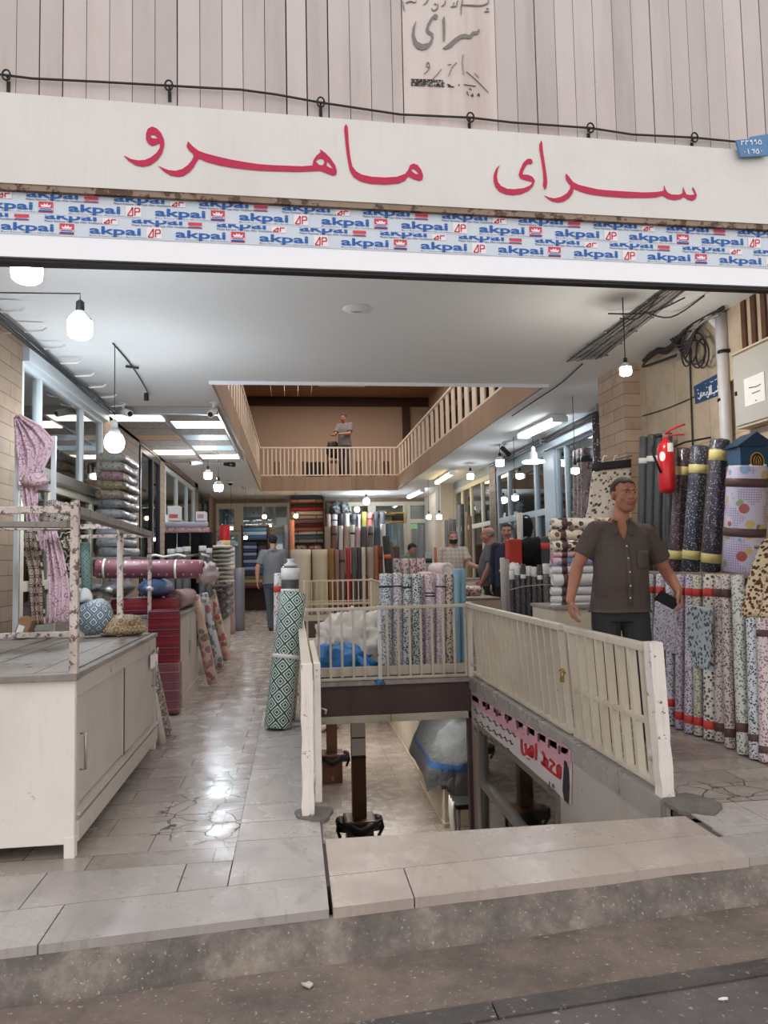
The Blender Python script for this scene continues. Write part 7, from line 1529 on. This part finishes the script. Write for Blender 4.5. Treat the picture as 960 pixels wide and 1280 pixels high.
def loft(g, rings, n=24):
    """rings: (centre, rx, ry[, tilt]) about z; closed"""
    V = []; F = []
    for c, rx, ry in rings:
        for k in range(n):
            a = 2*PI*k/n; V.append((c[0]+rx*math.cos(a), c[1]+ry*math.sin(a), c[2]))
    m = len(rings)
    for i in range(m-1):
        for k in range(n): F.append((i*n+k, i*n+(k+1) % n, (i+1)*n+(k+1) % n, (i+1)*n+k))
    F += [tuple(range(n-1, -1, -1)), tuple((m-1)*n+k for k in range(n))]
    return g.add(V, F)
def limb(g, pts, rs, k=5, n=14):
    P = [Vector(p) for p in pts]; o = []; rr = []
    q = [P[0]*2-P[1]]+P+[P[-1]*2-P[-2]]; r = [rs[0]]+list(rs)+[rs[-1]]
    for i in range(1, len(q)-2):
        for j in range(k):
            t = j/k; o.append(.5*((2*q[i])+(-q[i-1]+q[i+1])*t*.6+(2*q[i-1]-5*q[i]+4*q[i+1]-q[i+2])*t*t*.6+(-q[i-1]+3*q[i]-3*q[i+1]+q[i+2])*t**3*.6) if False else q[i].lerp(q[i+1], t)); rr.append(r[i]+(r[i+1]-r[i])*t)
    o.append(q[-2]); rr.append(r[-2]); g.tube(o, rr, n)
    for p, x in ((P[0], rs[0]), (P[-1], rs[-1])): g.ell(p, (x, x, x), 12, 8)
    for p, x in zip(P[1:-1], rs[1:-1]): g.ell(p, (x*1.0, x*1.0, x*1.0), 12, 8)
    return g
def hand(g, wr, d, palm_n, thumb_side, s=1.0, curl=.5):
    """wr wrist point, d direction of the fingers, palm_n = way the palm faces, thumb_side = direction across the palm to the thumb"""
    d = Vector(d).normalized(); t = Vector(thumb_side); t = (t-d*t.dot(d)).normalized(); nrm = Vector(palm_n); nrm = (nrm-d*nrm.dot(d)-t*nrm.dot(t)).normalized(); wr = Vector(wr)
    R = Matrix((t, nrm, d)).transposed().to_4x4()
    g.ell(wr+d*.045*s, (.039*s, .015*s, .052*s), 14, 10, R); g.ell(wr+d*.075*s, (.038*s, .0125*s, .022*s), 14, 8, R); g.ell(wr+d*.035*s+t*.026*s+nrm*.006, (.018*s, .014*s, .03*s), 10, 8, R)
    for off, L, r in ((.0285, .072, .0088), (.0095, .080, .0092), (-.0095, .074, .0088), (-.027, .058, .0078)):
        p0 = wr+d*.083*s+t*off*s; c = curl*(1.0+.25*(off < 0)); p1 = p0+(d*math.cos(c*.5)+nrm*math.sin(c*.5))*L*.45*s+t*off*.10; p2 = p1+(d*math.cos(c*1.3)+nrm*math.sin(c*1.3))*L*.32*s; p3 = p2+(d*math.cos(c*1.9)+nrm*math.sin(c*1.9))*L*.24*s
        g.tube([p0-d*.02*s, p0, p1, p2, p3], [r*s*1.05, r*s*1.05, r*s, r*s*.92, r*s*.75], 8); g.ell(p3, (r*s*.75,)*3, 8, 6)
    q0 = wr+d*.02*s+t*.028*s; q1 = q0+(d*.75+t*.62+nrm*.25)*.042*s; q2 = q1+(d*.93+t*.2+nrm*.3)*.032*s; q3 = q2+(d*1.0+t*.02+nrm*.3)*.022*s
    g.tube([q0, q1, q2, q3], [.0125*s, .0115*s, .0098*s, .0075*s], 8); g.ell(q3, (.0075*s,)*3, 8, 6)
SKIN = {}
def skin(c):
    if c in SKIN: return SKIN[c]
    n = N('skin_%d' % len(SKIN)); f = n.noise(n.ob(), 18, 5, .6); cc = C(*c)
    col = n.mix(n.math('MULTIPLY', n.step(f, .4, .7), .35), cc, (cc[0]*.80, cc[1]*.66, cc[2]*.62))
    SKIN[c] = n.finish(col, .5, bump=n.noise(n.ob(), 160, 3), bs=.06, spec=.4); return SKIN[c]
def human(label, loc, yaw=0, h=1.75, J=None, head_yaw=0, head_pitch=0, shirt=(90, 90, 96), trousers=(44, 44, 48), skin_c=(176, 128, 104), hair='short', hair_c=(40, 34, 32), belly=.02, width=1.0, voxel=.011, sleeve=.45, shirt_mat=None, mask=False, detail=False, shoe=(40, 34, 32), hem=.86, long_sleeve=False, hands=None, moustache=False, hem_pts=None):
    s = h/1.75
    j = dict(head=(0, -.02, 1.632), neck=(0, .0, 1.475), shR=(-.175*width, .01, 1.425), shL=(.175*width, .01, 1.425), elR=(-.225*width, .035, 1.145), elL=(.225*width, .035, 1.145), wrR=(-.235*width, -.05, .90), wrL=(.235*width, -.05, .90), hipR=(-.088, 0, .92), hipL=(.088, 0, .92), knR=(-.10, -.015, .50), knL=(.10, -.015, .50), anR=(-.105, .02, .085), anL=(.105, .02, .085), toeR=(-.12, -.14, .03), toeL=(.12, -.14, .03), chest=(0, 0, 0), hip=(0, 0, 0))
    if J: j.update(J)
    j = {k: Vector(v) for k, v in j.items()}
    M = Matrix.Translation(loc) @ Matrix.Rotation(yaw, 4, 'Z') @ Matrix.Scale(s, 4)
    per = thing('person', label, 'person')
    ch, hp = j['chest'], j['hip']
    mixc = lambda z: hp.lerp(ch, max(0, min(1, (z-.9)/.5)))
    def torso(inf=0, z0=.80, ztop=True):
        L = [(.80, .15, .11, 0), (.88, .168, .122, 0), (.96, .170, .125, belly*.3), (1.04, .165, .122, belly*.8), (1.12, .163, .122, belly), (1.20, .166, .122, belly*.7), (1.30, .172, .122, belly*.2), (1.38, .165, .108, 0), (1.43, .135, .085, 0), (1.465, .085, .068, 0)]
        if ztop: L += [(1.485, .062, .058, 0)]
        R = []
        for z, rx, ry, b in L:
            if z < z0-.001: continue
            o = mixc(z); R.append(((o.x, o.y-b*.6, z), rx*width+inf, ry+b*.55+inf))
        return R
    g = G(); loft(g, torso())
    limb(g, [j['neck'], j['neck'].lerp(j['head'], .5)+Vector((0, .01, 0)), j['head']+Vector((0, .01, -.03))], [.060, .053, .052])
    for sd in 'RL':
        sx = -1 if sd == 'R' else 1
        limb(g, [j['neck']+Vector((sx*.05, .005, -.04)), j['sh'+sd]], [.05, .058]); limb(g, [j['sh'+sd], j['sh'+sd].lerp(j['el'+sd], .45), j['el'+sd], j['el'+sd].lerp(j['wr'+sd], .3), j['wr'+sd]], [.056, .052, .042, .043, .028])
        limb(g, [j['hip'+sd], j['hip'+sd].lerp(j['kn'+sd], .4), j['kn'+sd], j['kn'+sd].lerp(j['an'+sd], .35), j['an'+sd]], [.092, .082, .058, .056, .038])
        limb(g, [j['an'+sd]+Vector((0, .02, -.04)), j['toe'+sd]], [.042, .034])
        hd = (hands or {}).get(sd) or dict(d=(j['wr'+sd]-j['el'+sd]), n=(-sx, .2, 0), t=(0, -1, 0), curl=.5)
        hand(g, j['wr'+sd], hd['d'], hd['n'], hd['t'], 1.0, hd.get('curl', .5))
    # head
    HM = Matrix.Translation(j['head']) @ Matrix.Rotation(head_yaw, 4, 'Z') @ Matrix.Rotation(head_pitch, 4, 'X'); R3 = HM.to_3x3().to_4x4()
    hp_ = lambda x, y, z: HM @ Vector((x, y, z))
    he = lambda x, y, z, a, b, c: g.ell(hp_(x, y, z), (a, b, c), 18, 12, R3)
    he(0, .014, .036, .077, .096, .083); he(0, -.018, -.03, .067, .078, .085); he(0, -.052, -.090, .043, .036, .030); he(0, -.03, -.07, .058, .055, .045)
    he(0, -.10, -.008, .0095, .014, .024); he(0, -.108, -.024, .0145, .013, .0115); he(.012, -.100, -.028, .008, .010, .008); he(-.012, -.100, -.028, .008, .010, .008)
    for q in (-1, 1):
        he(q*.030, -.082, .030, .027, .013, .008); he(q*.042, -.070, -.022, .022, .02, .02); he(q*.031, -.077, .012, .015, .012, .010)
        g.ell(hp_(q*.079, .012, -.004), (.009, .020, .031), 10, 8, R3 @ Matrix.Rotation(q*.25, 4, 'Z'))
    he(0, -.091, -.052, .023, .010, .0055); he(0, -.089, -.063, .020, .011, .0065)
    me = to_mesh_remeshed(g, voxel, 2 if detail else 3); me.transform(M)
    lipc = tuple(int(k*f) for k, f in zip(skin_c, (.84, .72, .72)))
    ob = mesh_obj('body', me, [skin(skin_c), plain(*lipc, .45), plain(int(skin_c[0]*.9), int(skin_c[1]*.88), int(skin_c[2]*.88), .6)], per)
    iv = (M @ HM).inverted()
    for p in me.polygons:
        c = iv @ p.center
        if abs(c.x) < .024-.25*abs(c.z+.0575) and -.070 < c.z < -.047 and c.y < -.082: p.material_index = 1
        elif detail and c.y < -.02 and -.13 < c.z < -.04 and abs(c.x) < .07 and not (abs(c.x) < .02 and c.z > -.045): p.material_index = 2
    add = lambda nm, gg, m: gg.build(nm, m, per)
    W3 = lambda x, y, z: M @ hp_(x, y, z)
    MR = (M @ HM).to_3x3().to_4x4()
    for q in (-1, 1):
        e = G().ell(W3(q*.031, -.0825, .0105), (.0115, .007, .0052), 12, 8, MR).build('eye', plain(190, 178, 170, .2), per)
        G().ell(W3(q*.031+.001, -.0895, .0105), (.0055, .003, .0055), 10, 6, MR).build('iris', plain(44, 30, 24, .2), e)
        G().tube([W3(q*(.012+.012*k), -.0965+.0035*k*k*.5, .0275+.003*math.sin(k*1.1)) for k in range(4)], [.0025, .0042, .004, .0018], 6).build('eyebrow', plain(*hair_c, .8), per)
    if moustache: G().tube([W3(-.026+.013*k, -.098+.004*abs(k-2), -.041-.003*abs(k-2)) for k in range(5)], [.003, .006, .0065, .006, .003], 7).build('moustache', plain(*hair_c, .8), per)
    if mask:
        V = []; F = []; n_ = 12
        rows = []
        for a in range(7):
            zz = -.02-.075*a/6; rows.append([W3(.078*math.sin(-1.35+2.7*k/n_)*(1-.25*(a/6)**2), -.022-.092*math.cos((-1.35+2.7*k/n_))*(1-.12*abs(a/6-.35)), zz) for k in range(n_+1)])
        G().sheet(rows, .003).build('face_mask', MT['black'], per)
        for q in (-1, 1): G().tube([W3(q*.07, -.03, -.03), W3(q*.082, 0, -.005), W3(q*.08, .015, .015)], .002, 5).build('mask_strap', MT['black'], per)
    if hair:
        V = []; F = []; n_, m_ = 48, 32
        hg = G(); keep = []
        for i in range(m_+1):
            t = PI*i/m_
            for k in range(n_):
                a = 2*PI*k/n_; d = Vector((math.sin(t)*math.cos(a), math.sin(t)*math.sin(a), math.cos(t)))
                th = .0045 if hair == 'short' else .014
                if hair == 'thin': th = .003
                q = Vector((0, .014, .036))+Vector((d.x*(.077+th), d.y*(.096+th), d.z*(.083+th*(1.6 if hair != 'thin' else 1))))
                q += noise.noise_vector(q*60)*.0025; V.append(q)
        def ok(f):
            c = sum((V[i] for i in f), Vector())/len(f)
            if hair == 'thin': return c.y > -.02 and -.035 < c.z < .055 and c.z < .075
            front = .082 if c.y < -.035 else (.066 if c.y < -.02 else (.024 if c.y < .012 else (-.012 if c.y < .04 else -.05))); front += .006*noise.noise(c*90)
            return c.z > front
        F = [f for f in ((i*n_+k, i*n_+(k+1) % n_, (i+1)*n_+(k+1) % n_, (i+1)*n_+k) for i in range(m_) for k in range(n_)) if ok(f)]
        inner = [Vector((0, .014, .036))+(v-Vector((0, .014, .036)))*.86 for v in V]; b = len(V); edge = {}
        for f in F:
            for x, y in zip(f, f[1:]+f[:1]): edge[(x, y)] = 1
        FF = list(F)+[tuple(b+i for i in reversed(f)) for f in F]+[(y, x, b+x, b+y) for (x, y) in edge if (y, x) not in edge]
        hg.add([M @ HM @ v for v in V+inner], FF, None, True); hg.build('hair', plain(*hair_c, .75, var=.3), per)
    # shirt
    inf = .014
    g = G(); R = torso(inf, hem-.005, False); 
    if R[0][0][2] > hem+.01: R = [((R[0][0][0], R[0][0][1], hem), R[0][1]+.006, R[0][2]+.004)]+R
    R = [(c, rx+max(0, .018*(1.0-c[2])/.14) if c[2] < 1.0 else rx, ry+max(0, .018*(1.0-c[2])/.14) if c[2] < 1.0 else ry) for c, rx, ry in R]
    loft(g, R)
    for sd in 'RL':
        sx = -1 if sd == 'R' else 1; a, e, w = j['sh'+sd], j['el'+sd], j['wr'+sd]
        limb(g, [j['neck']+Vector((sx*.055, .008, -.045)), a], [.056, .070])
        if long_sleeve: limb(g, [a, e, w], [.070, .054, .042])
        else:
            q = a.lerp(e, .35+sleeve*.9 if sleeve < .7 else 1); d = (e-a).normalized(); g.tube([a, a.lerp(q, .5), q], [.070, .070, .073], 14); g.ell(a, (.07, .07, .07), 14, 10)
    me = to_mesh_remeshed(g, voxel*.9, 3, None, .008 if detail else .006, 9)
    bm = bmesh.new(); bm.from_mesh(me)
    nk = j['neck']
    kill = [f for f in bm.faces if (f.calc_center_median().z > nk.z-.028 and (f.calc_center_median().xy-nk.xy).length < .075) or (f.calc_center_median().y < nk.y-.02 and f.calc_center_median().z > nk.z-.135 and abs(f.calc_center_median().x-nk.x) < (f.calc_center_median().z-(nk.z-.135))*.42)] if detail else [f for f in bm.faces if f.calc_center_median().z > nk.z-.015 and (f.calc_center_median().xy-nk.xy).length < .066]
    bmesh.ops.delete(bm, geom=kill, context='FACES'); bm.to_mesh(me); bm.free(); me.transform(M)
    sm = shirt_mat or plain(*shirt, .85)
    sho = mesh_obj('shirt', me, [sm], per)
    if detail:
        dv = sho.modifiers.new('thick', 'SOLIDIFY'); dv.thickness = .004; dv.offset = -1
    # collar
    if not mask or True:
        rows = []
        for i in range(4):
            r = []
            for k in range(17):
                a = -PI*.88+PI*1.76*k/16; rr = .066+.011*i; r.append(M @ (nk+Vector((math.sin(a)*rr*1.05, .006+math.cos(a)*rr*(1.05 if math.cos(a) > 0 else 1.15), .030-.017*i-.03*(1-math.cos(a))*.5-(.025*i/3 if abs(a) > 2.2 else 0)))))
            rows.append(r)
        G().sheet(rows, .004).build('collar', sm, sho)
    # trousers
    g = G(); o = hp; loft(g, [((o.x, o.y, z), rx*(.5+.5*width), ry) for z, rx, ry in ((.80, .158, .118), (.88, .178, .132), (.95, .178, .13), (1.0, .172, .126))])
    for sd in 'RL': limb(g, [j['hip'+sd]+Vector((0, 0, -.02)), j['kn'+sd], j['an'+sd]+Vector((0, .005, .0))], [.104, .082, .066])
    me = to_mesh_remeshed(g, voxel, 3, M, .005, 12); mesh_obj('trousers', me, [plain(*trousers, .85)], per)
    for sd in 'RL':
        g = G(); a, t = j['an'+sd], j['toe'+sd]; d = (t-a); d.z = 0; d = d.normalized() if d.length > .01 else Vector((0, -1, 0)); ax = (t-a-Vector((0, 0, -.055))).normalized()
        g.ell(a+Vector((0, 0, -.045))-d*.02, (.042, .052, .040), 14, 8, Matrix.Rotation(math.atan2(d.x, -d.y), 4, 'Z')); limb(g, [a+Vector((0, 0, -.045)), t], [.045, .036])
        for i, v in enumerate(g.v): v.z = max(v.z, min(0, j['toe'+sd].z-.03)) if j['toe'+sd].z < .05 else v.z
        me = to_mesh_remeshed(g, .008 if detail else .012, 2, M); mesh_obj('shoe', me, [plain(*shoe, .45)], per)
    return per, M, j, sho
# the man by the gate
YM = 4.92
def L_(x, y, dy=0, base=None): p = py(x, y, YM+dy); return p
cx = py(776, 700, YM).x; fl = Vector((cx, YM, 0)); hM = 1.78; sM = hM/1.75; yawM = -.26
Mi = (Matrix.Translation(fl) @ Matrix.Rotation(yawM, 4, 'Z') @ Matrix.Scale(sM, 4)).inverted()
q = lambda x, y, dy=0: Mi @ L_(x, y, dy)
hc = q(780, 619, -.04); 
JM = dict(head=hc+Vector((0, 0, 0)), neck=q(775, 652, .0), shR=q(745, 663, .02), shL=q(807, 667, .0), elR=q(722, 706, .05), wrR=q(712.5, 751, -.02), elL=q(832, 713, .0), wrL=q(848, 738, -.17), chest=q(776, 690)-Vector((0, 0, q(776, 690).z)), hip=q(775, 760)-Vector((0, 0, q(775, 760).z)))
JM['chest'].y = 0; JM['hip'].y = .01
hx = JM['hip'].x
JM.update(hipR=(hx-.09, .01, .92), hipL=(hx+.09, .01, .92), knR=(hx-.10, 0, .5), knL=(hx+.12, -.02, .5), anR=(hx-.11, .03, .085), anL=(hx+.14, .03, .085), toeR=(hx-.14, -.13, .03), toeL=(hx+.19, -.13, .03))
n = N('brown_checked_shirt'); o_ = n.ob(); xx = n.xyz(o_)
tk = lambda k, f, w: n.math('GREATER_THAN', n.math('FRACT', n.math('MULTIPLY', xx[k], f)), w)
col = n.mix(n.math('MULTIPLY', n.math('MAXIMUM', tk(0, 70, .8), tk(2, 70, .8)), .35), C(82, 70, 66), C(112, 97, 88))
shm = n.finish(col, .85, bump=n.noise(o_, 5, 5, .6, 1.0), bs=.5, bd=.03)
man, MM, JJ, shM = human('man in a brown-grey short-sleeved shirt holding a phone behind the slatted railing gate', fl, yawM, hM, JM, head_yaw=.30, head_pitch=0, skin_c=(178, 122, 98), hair_c=(58, 46, 42), belly=.07, width=1.03, voxel=.0052, sleeve=.42, shirt_mat=shm, trousers=(52, 52, 54), detail=True, hem=.86,
   hands=dict(R=dict(d=(.10, -.12, -1), n=(.5, .4, 0), t=(.35, -1, 0), curl=.55), L=dict(d=(.14, -.35, -.9), n=(-.9, -.1, .2), t=(-.3, -1, .2), curl=.8)))
# shirt front: placket, buttons, pocket follow the belly
sv = [v.co for v in shM.data.vertices]
def front(x, z, off=.004):
    """point of the shirt's front nearest to local x, z"""
    Mv = MM.inverted(); best = None
    for v in sv:
        l = Mv @ v
        if abs(l.x-x) < .012 and abs(l.z-z) < .012 and (best is None or l.y < best.y): best = l
    if best is None: return MM @ Vector((x, -.15, z))
    return MM @ Vector((x, best.y-off, z))
xc_ = JJ['chest'].x
zz = [1.30, 1.22, 1.13, 1.04, .96]
for z in zz: 
    p = front(xc_+.012+(1.30-z)*.03, z); G().ell(p, (.0065, .003, .0065), 10, 6).build('button', plain(226, 220, 212, .3), shM)
G().sheet([[front(xc_+.012+(1.33-z)*.03+dx, z, .0015) for dx in (-.016, .016)] for z in [1.33-.03*k for k in range(15)]], .002).build('placket', shm, shM)
G().sheet([[front(xc_+.075+.022*a, 1.27-.03*b, .0015) for a in range(5)] for b in range(5)], .002).build('pocket', shm, shM)
for q_ in (-1, 1):
    T = [(.030, 1.452), (.078, 1.425), (.062, 1.365), (.024, 1.398)]
    P = [front(xc_+q_*a, b, .006) for a, b in T]; P[0] = MM @ (JJ['neck']+Vector((q_*.045, -.052, .012))); P[1] = MM @ (JJ['neck']+Vector((q_*.082, -.02, -.012)))
    G().sheet([[P[0].lerp(P[1], k/3) for k in range(4)], [P[0].lerp(P[1], k/3).lerp(P[3].lerp(P[2], k/3), .5)+Vector((0, -.010, .0)) for k in range(4)], [P[3].lerp(P[2], k/3) for k in range(4)]], .005).build('collar_flap', shm, shM)
ph = thing('phone', 'black phone held in the left hand of the man behind the gate', 'phone')
w = MM @ JJ['wrL']; c = py(834, 750, (w.y)-.04)
Mp = Matrix.Translation(c) @ Matrix.Rotation(.5, 4, 'Y') @ Matrix.Rotation(.55, 4, 'X')
G().box((-.075, -.008, -.04), (.075, .008, .04), .007, Mp).build('case', MT['black'], ph); G().box((-.069, -.0095, -.036), (.069, -.0079, .036), 0, Mp).build('screen', plain(30, 34, 38, .1), ph); G().box((.02, .008, -.03), (.06, .0095, .0), .0004, Mp).build('camera_plate', MT['dark_steel'], ph)
# walker seen from behind
p = py(341.5, 700, 14.0); human('person in a grey polo shirt and blue-grey trousers walking away down the left aisle', (p.x, 14.0, 0), PI-.15, 1.79, dict(knR=(-.10, .0, .5), anR=(-.09, .30, .30), toeR=(-.09, .34, .12), knL=(.08, -.10, .52), anL=(.08, -.16, .09), toeL=(.08, -.30, .03), wrL=(.27, .10, .92), elL=(.27, .10, 1.15), elR=(-.23, -.04, 1.15), wrR=(-.2, -.2, .98)), skin_c=(170, 124, 102), shirt=(104, 106, 110), trousers=(84, 92, 100), hair_c=(26, 24, 26), width=1.02)
# man on the gallery
p = py(431, 560, 20.15); human('man in a grey shirt on the upper gallery with his hands held out', (p.x, 20.15, ZG), -.55, 1.80, dict(elR=(-.20, -.15, 1.17), wrR=(-.16, -.36, 1.12), elL=(.20, -.10, 1.17), wrL=(.02, -.33, 1.14), head=(0, -.05, 1.62)), head_pitch=.35, skin_c=(150, 104, 84), shirt=(104, 100, 100), trousers=(64, 64, 72), hair_c=(36, 28, 26), hands=dict(R=dict(d=(-.1, -1, -.1), n=(0, 0, 1), t=(1, 0, 0), curl=.2), L=dict(d=(-.5, -1, -.1), n=(0, 0, 1), t=(-1, .3, 0), curl=.2)))
p = py(418, 580, 20.2); ch_ = thing('draped_chair', 'chair hung with a black jacket behind the gallery railing, left of the man', 'chair')
for a in (-.16, .16):
    for b in (-.14, .14): G().tube([(p.x-.02+a, 20.1+b, ZG), (p.x-.02+a, 20.1+b, ZG+(.45 if b < 0 else .92))], .018, 7).build('leg', MT['dark_steel'], ch_)
G().box((p.x-.2, 19.94, ZG+.43), (p.x+.16, 20.28, ZG+.48), .01).build('seat', MT['brown_wood'], ch_); blobby((p.x-.03, 20.24, ZG+.80), (.19, .10, .22), 55, .25, .3, 20, 14, -9).build('jacket', MT['black'], ch_)
# bald man at the right, seen from the side
p = py(613, 700, 11.0); human('bald man in a dark grey shirt and black trousers standing sideways behind the right railing', (p.x, 11.0, 0), -1.75, 1.74, dict(elR=(-.22, -.02, 1.14), wrR=(-.20, -.14, .92), elL=(.24, -.05, 1.14), wrL=(.22, -.16, .90), head=(0, -.03, 1.63)), head_pitch=.05, skin_c=(164, 112, 92), shirt=(84, 86, 92), trousers=(34, 33, 36), hair='thin', hair_c=(120, 112, 108), belly=.06, width=1.05)
n = N('pale_checked_shirt'); xx = n.xyz(n.ob()); tk = lambda k, f, w: n.math('GREATER_THAN', n.math('FRACT', n.math('MULTIPLY', xx[k], f)), w)
pcs = n.finish(n.mix(n.math('MULTIPLY', n.math('MAXIMUM', tk(0, 14, .75), tk(2, 14, .75)), .6), C(176, 164, 152), C(140, 128, 122)), .85)
p = py(567, 700, 12.75); human('man in a pale checked shirt and black face mask behind the plush rolls', (p.x, 12.75, 0), -.12, 1.75, dict(elL=(.26, -.12, 1.18), wrL=(.40, -.30, 1.12)), skin_c=(170, 126, 106), shirt_mat=pcs, hair_c=(104, 88, 78), mask=True, width=1.05)
p = py(635, 700, 10.2); human('dark-haired man in a navy jacket peering out beside the bald man', (p.x, 10.2, 0), -.45, 1.75, None, head_yaw=.1, skin_c=(170, 122, 102), shirt=(40, 44, 64), hair_c=(28, 25, 26), long_sleeve=True, moustache=True)
p = py(511, 700, 15.0); human('person in a green top with dark hair bending at a far table in mid hall', (p.x, 15.0, 0), .8, 1.62, dict(head=(.0, -.10, 1.60)), head_pitch=.3, skin_c=(160, 116, 96), shirt=(96, 128, 112), hair='long', hair_c=(26, 24, 26))
settle()
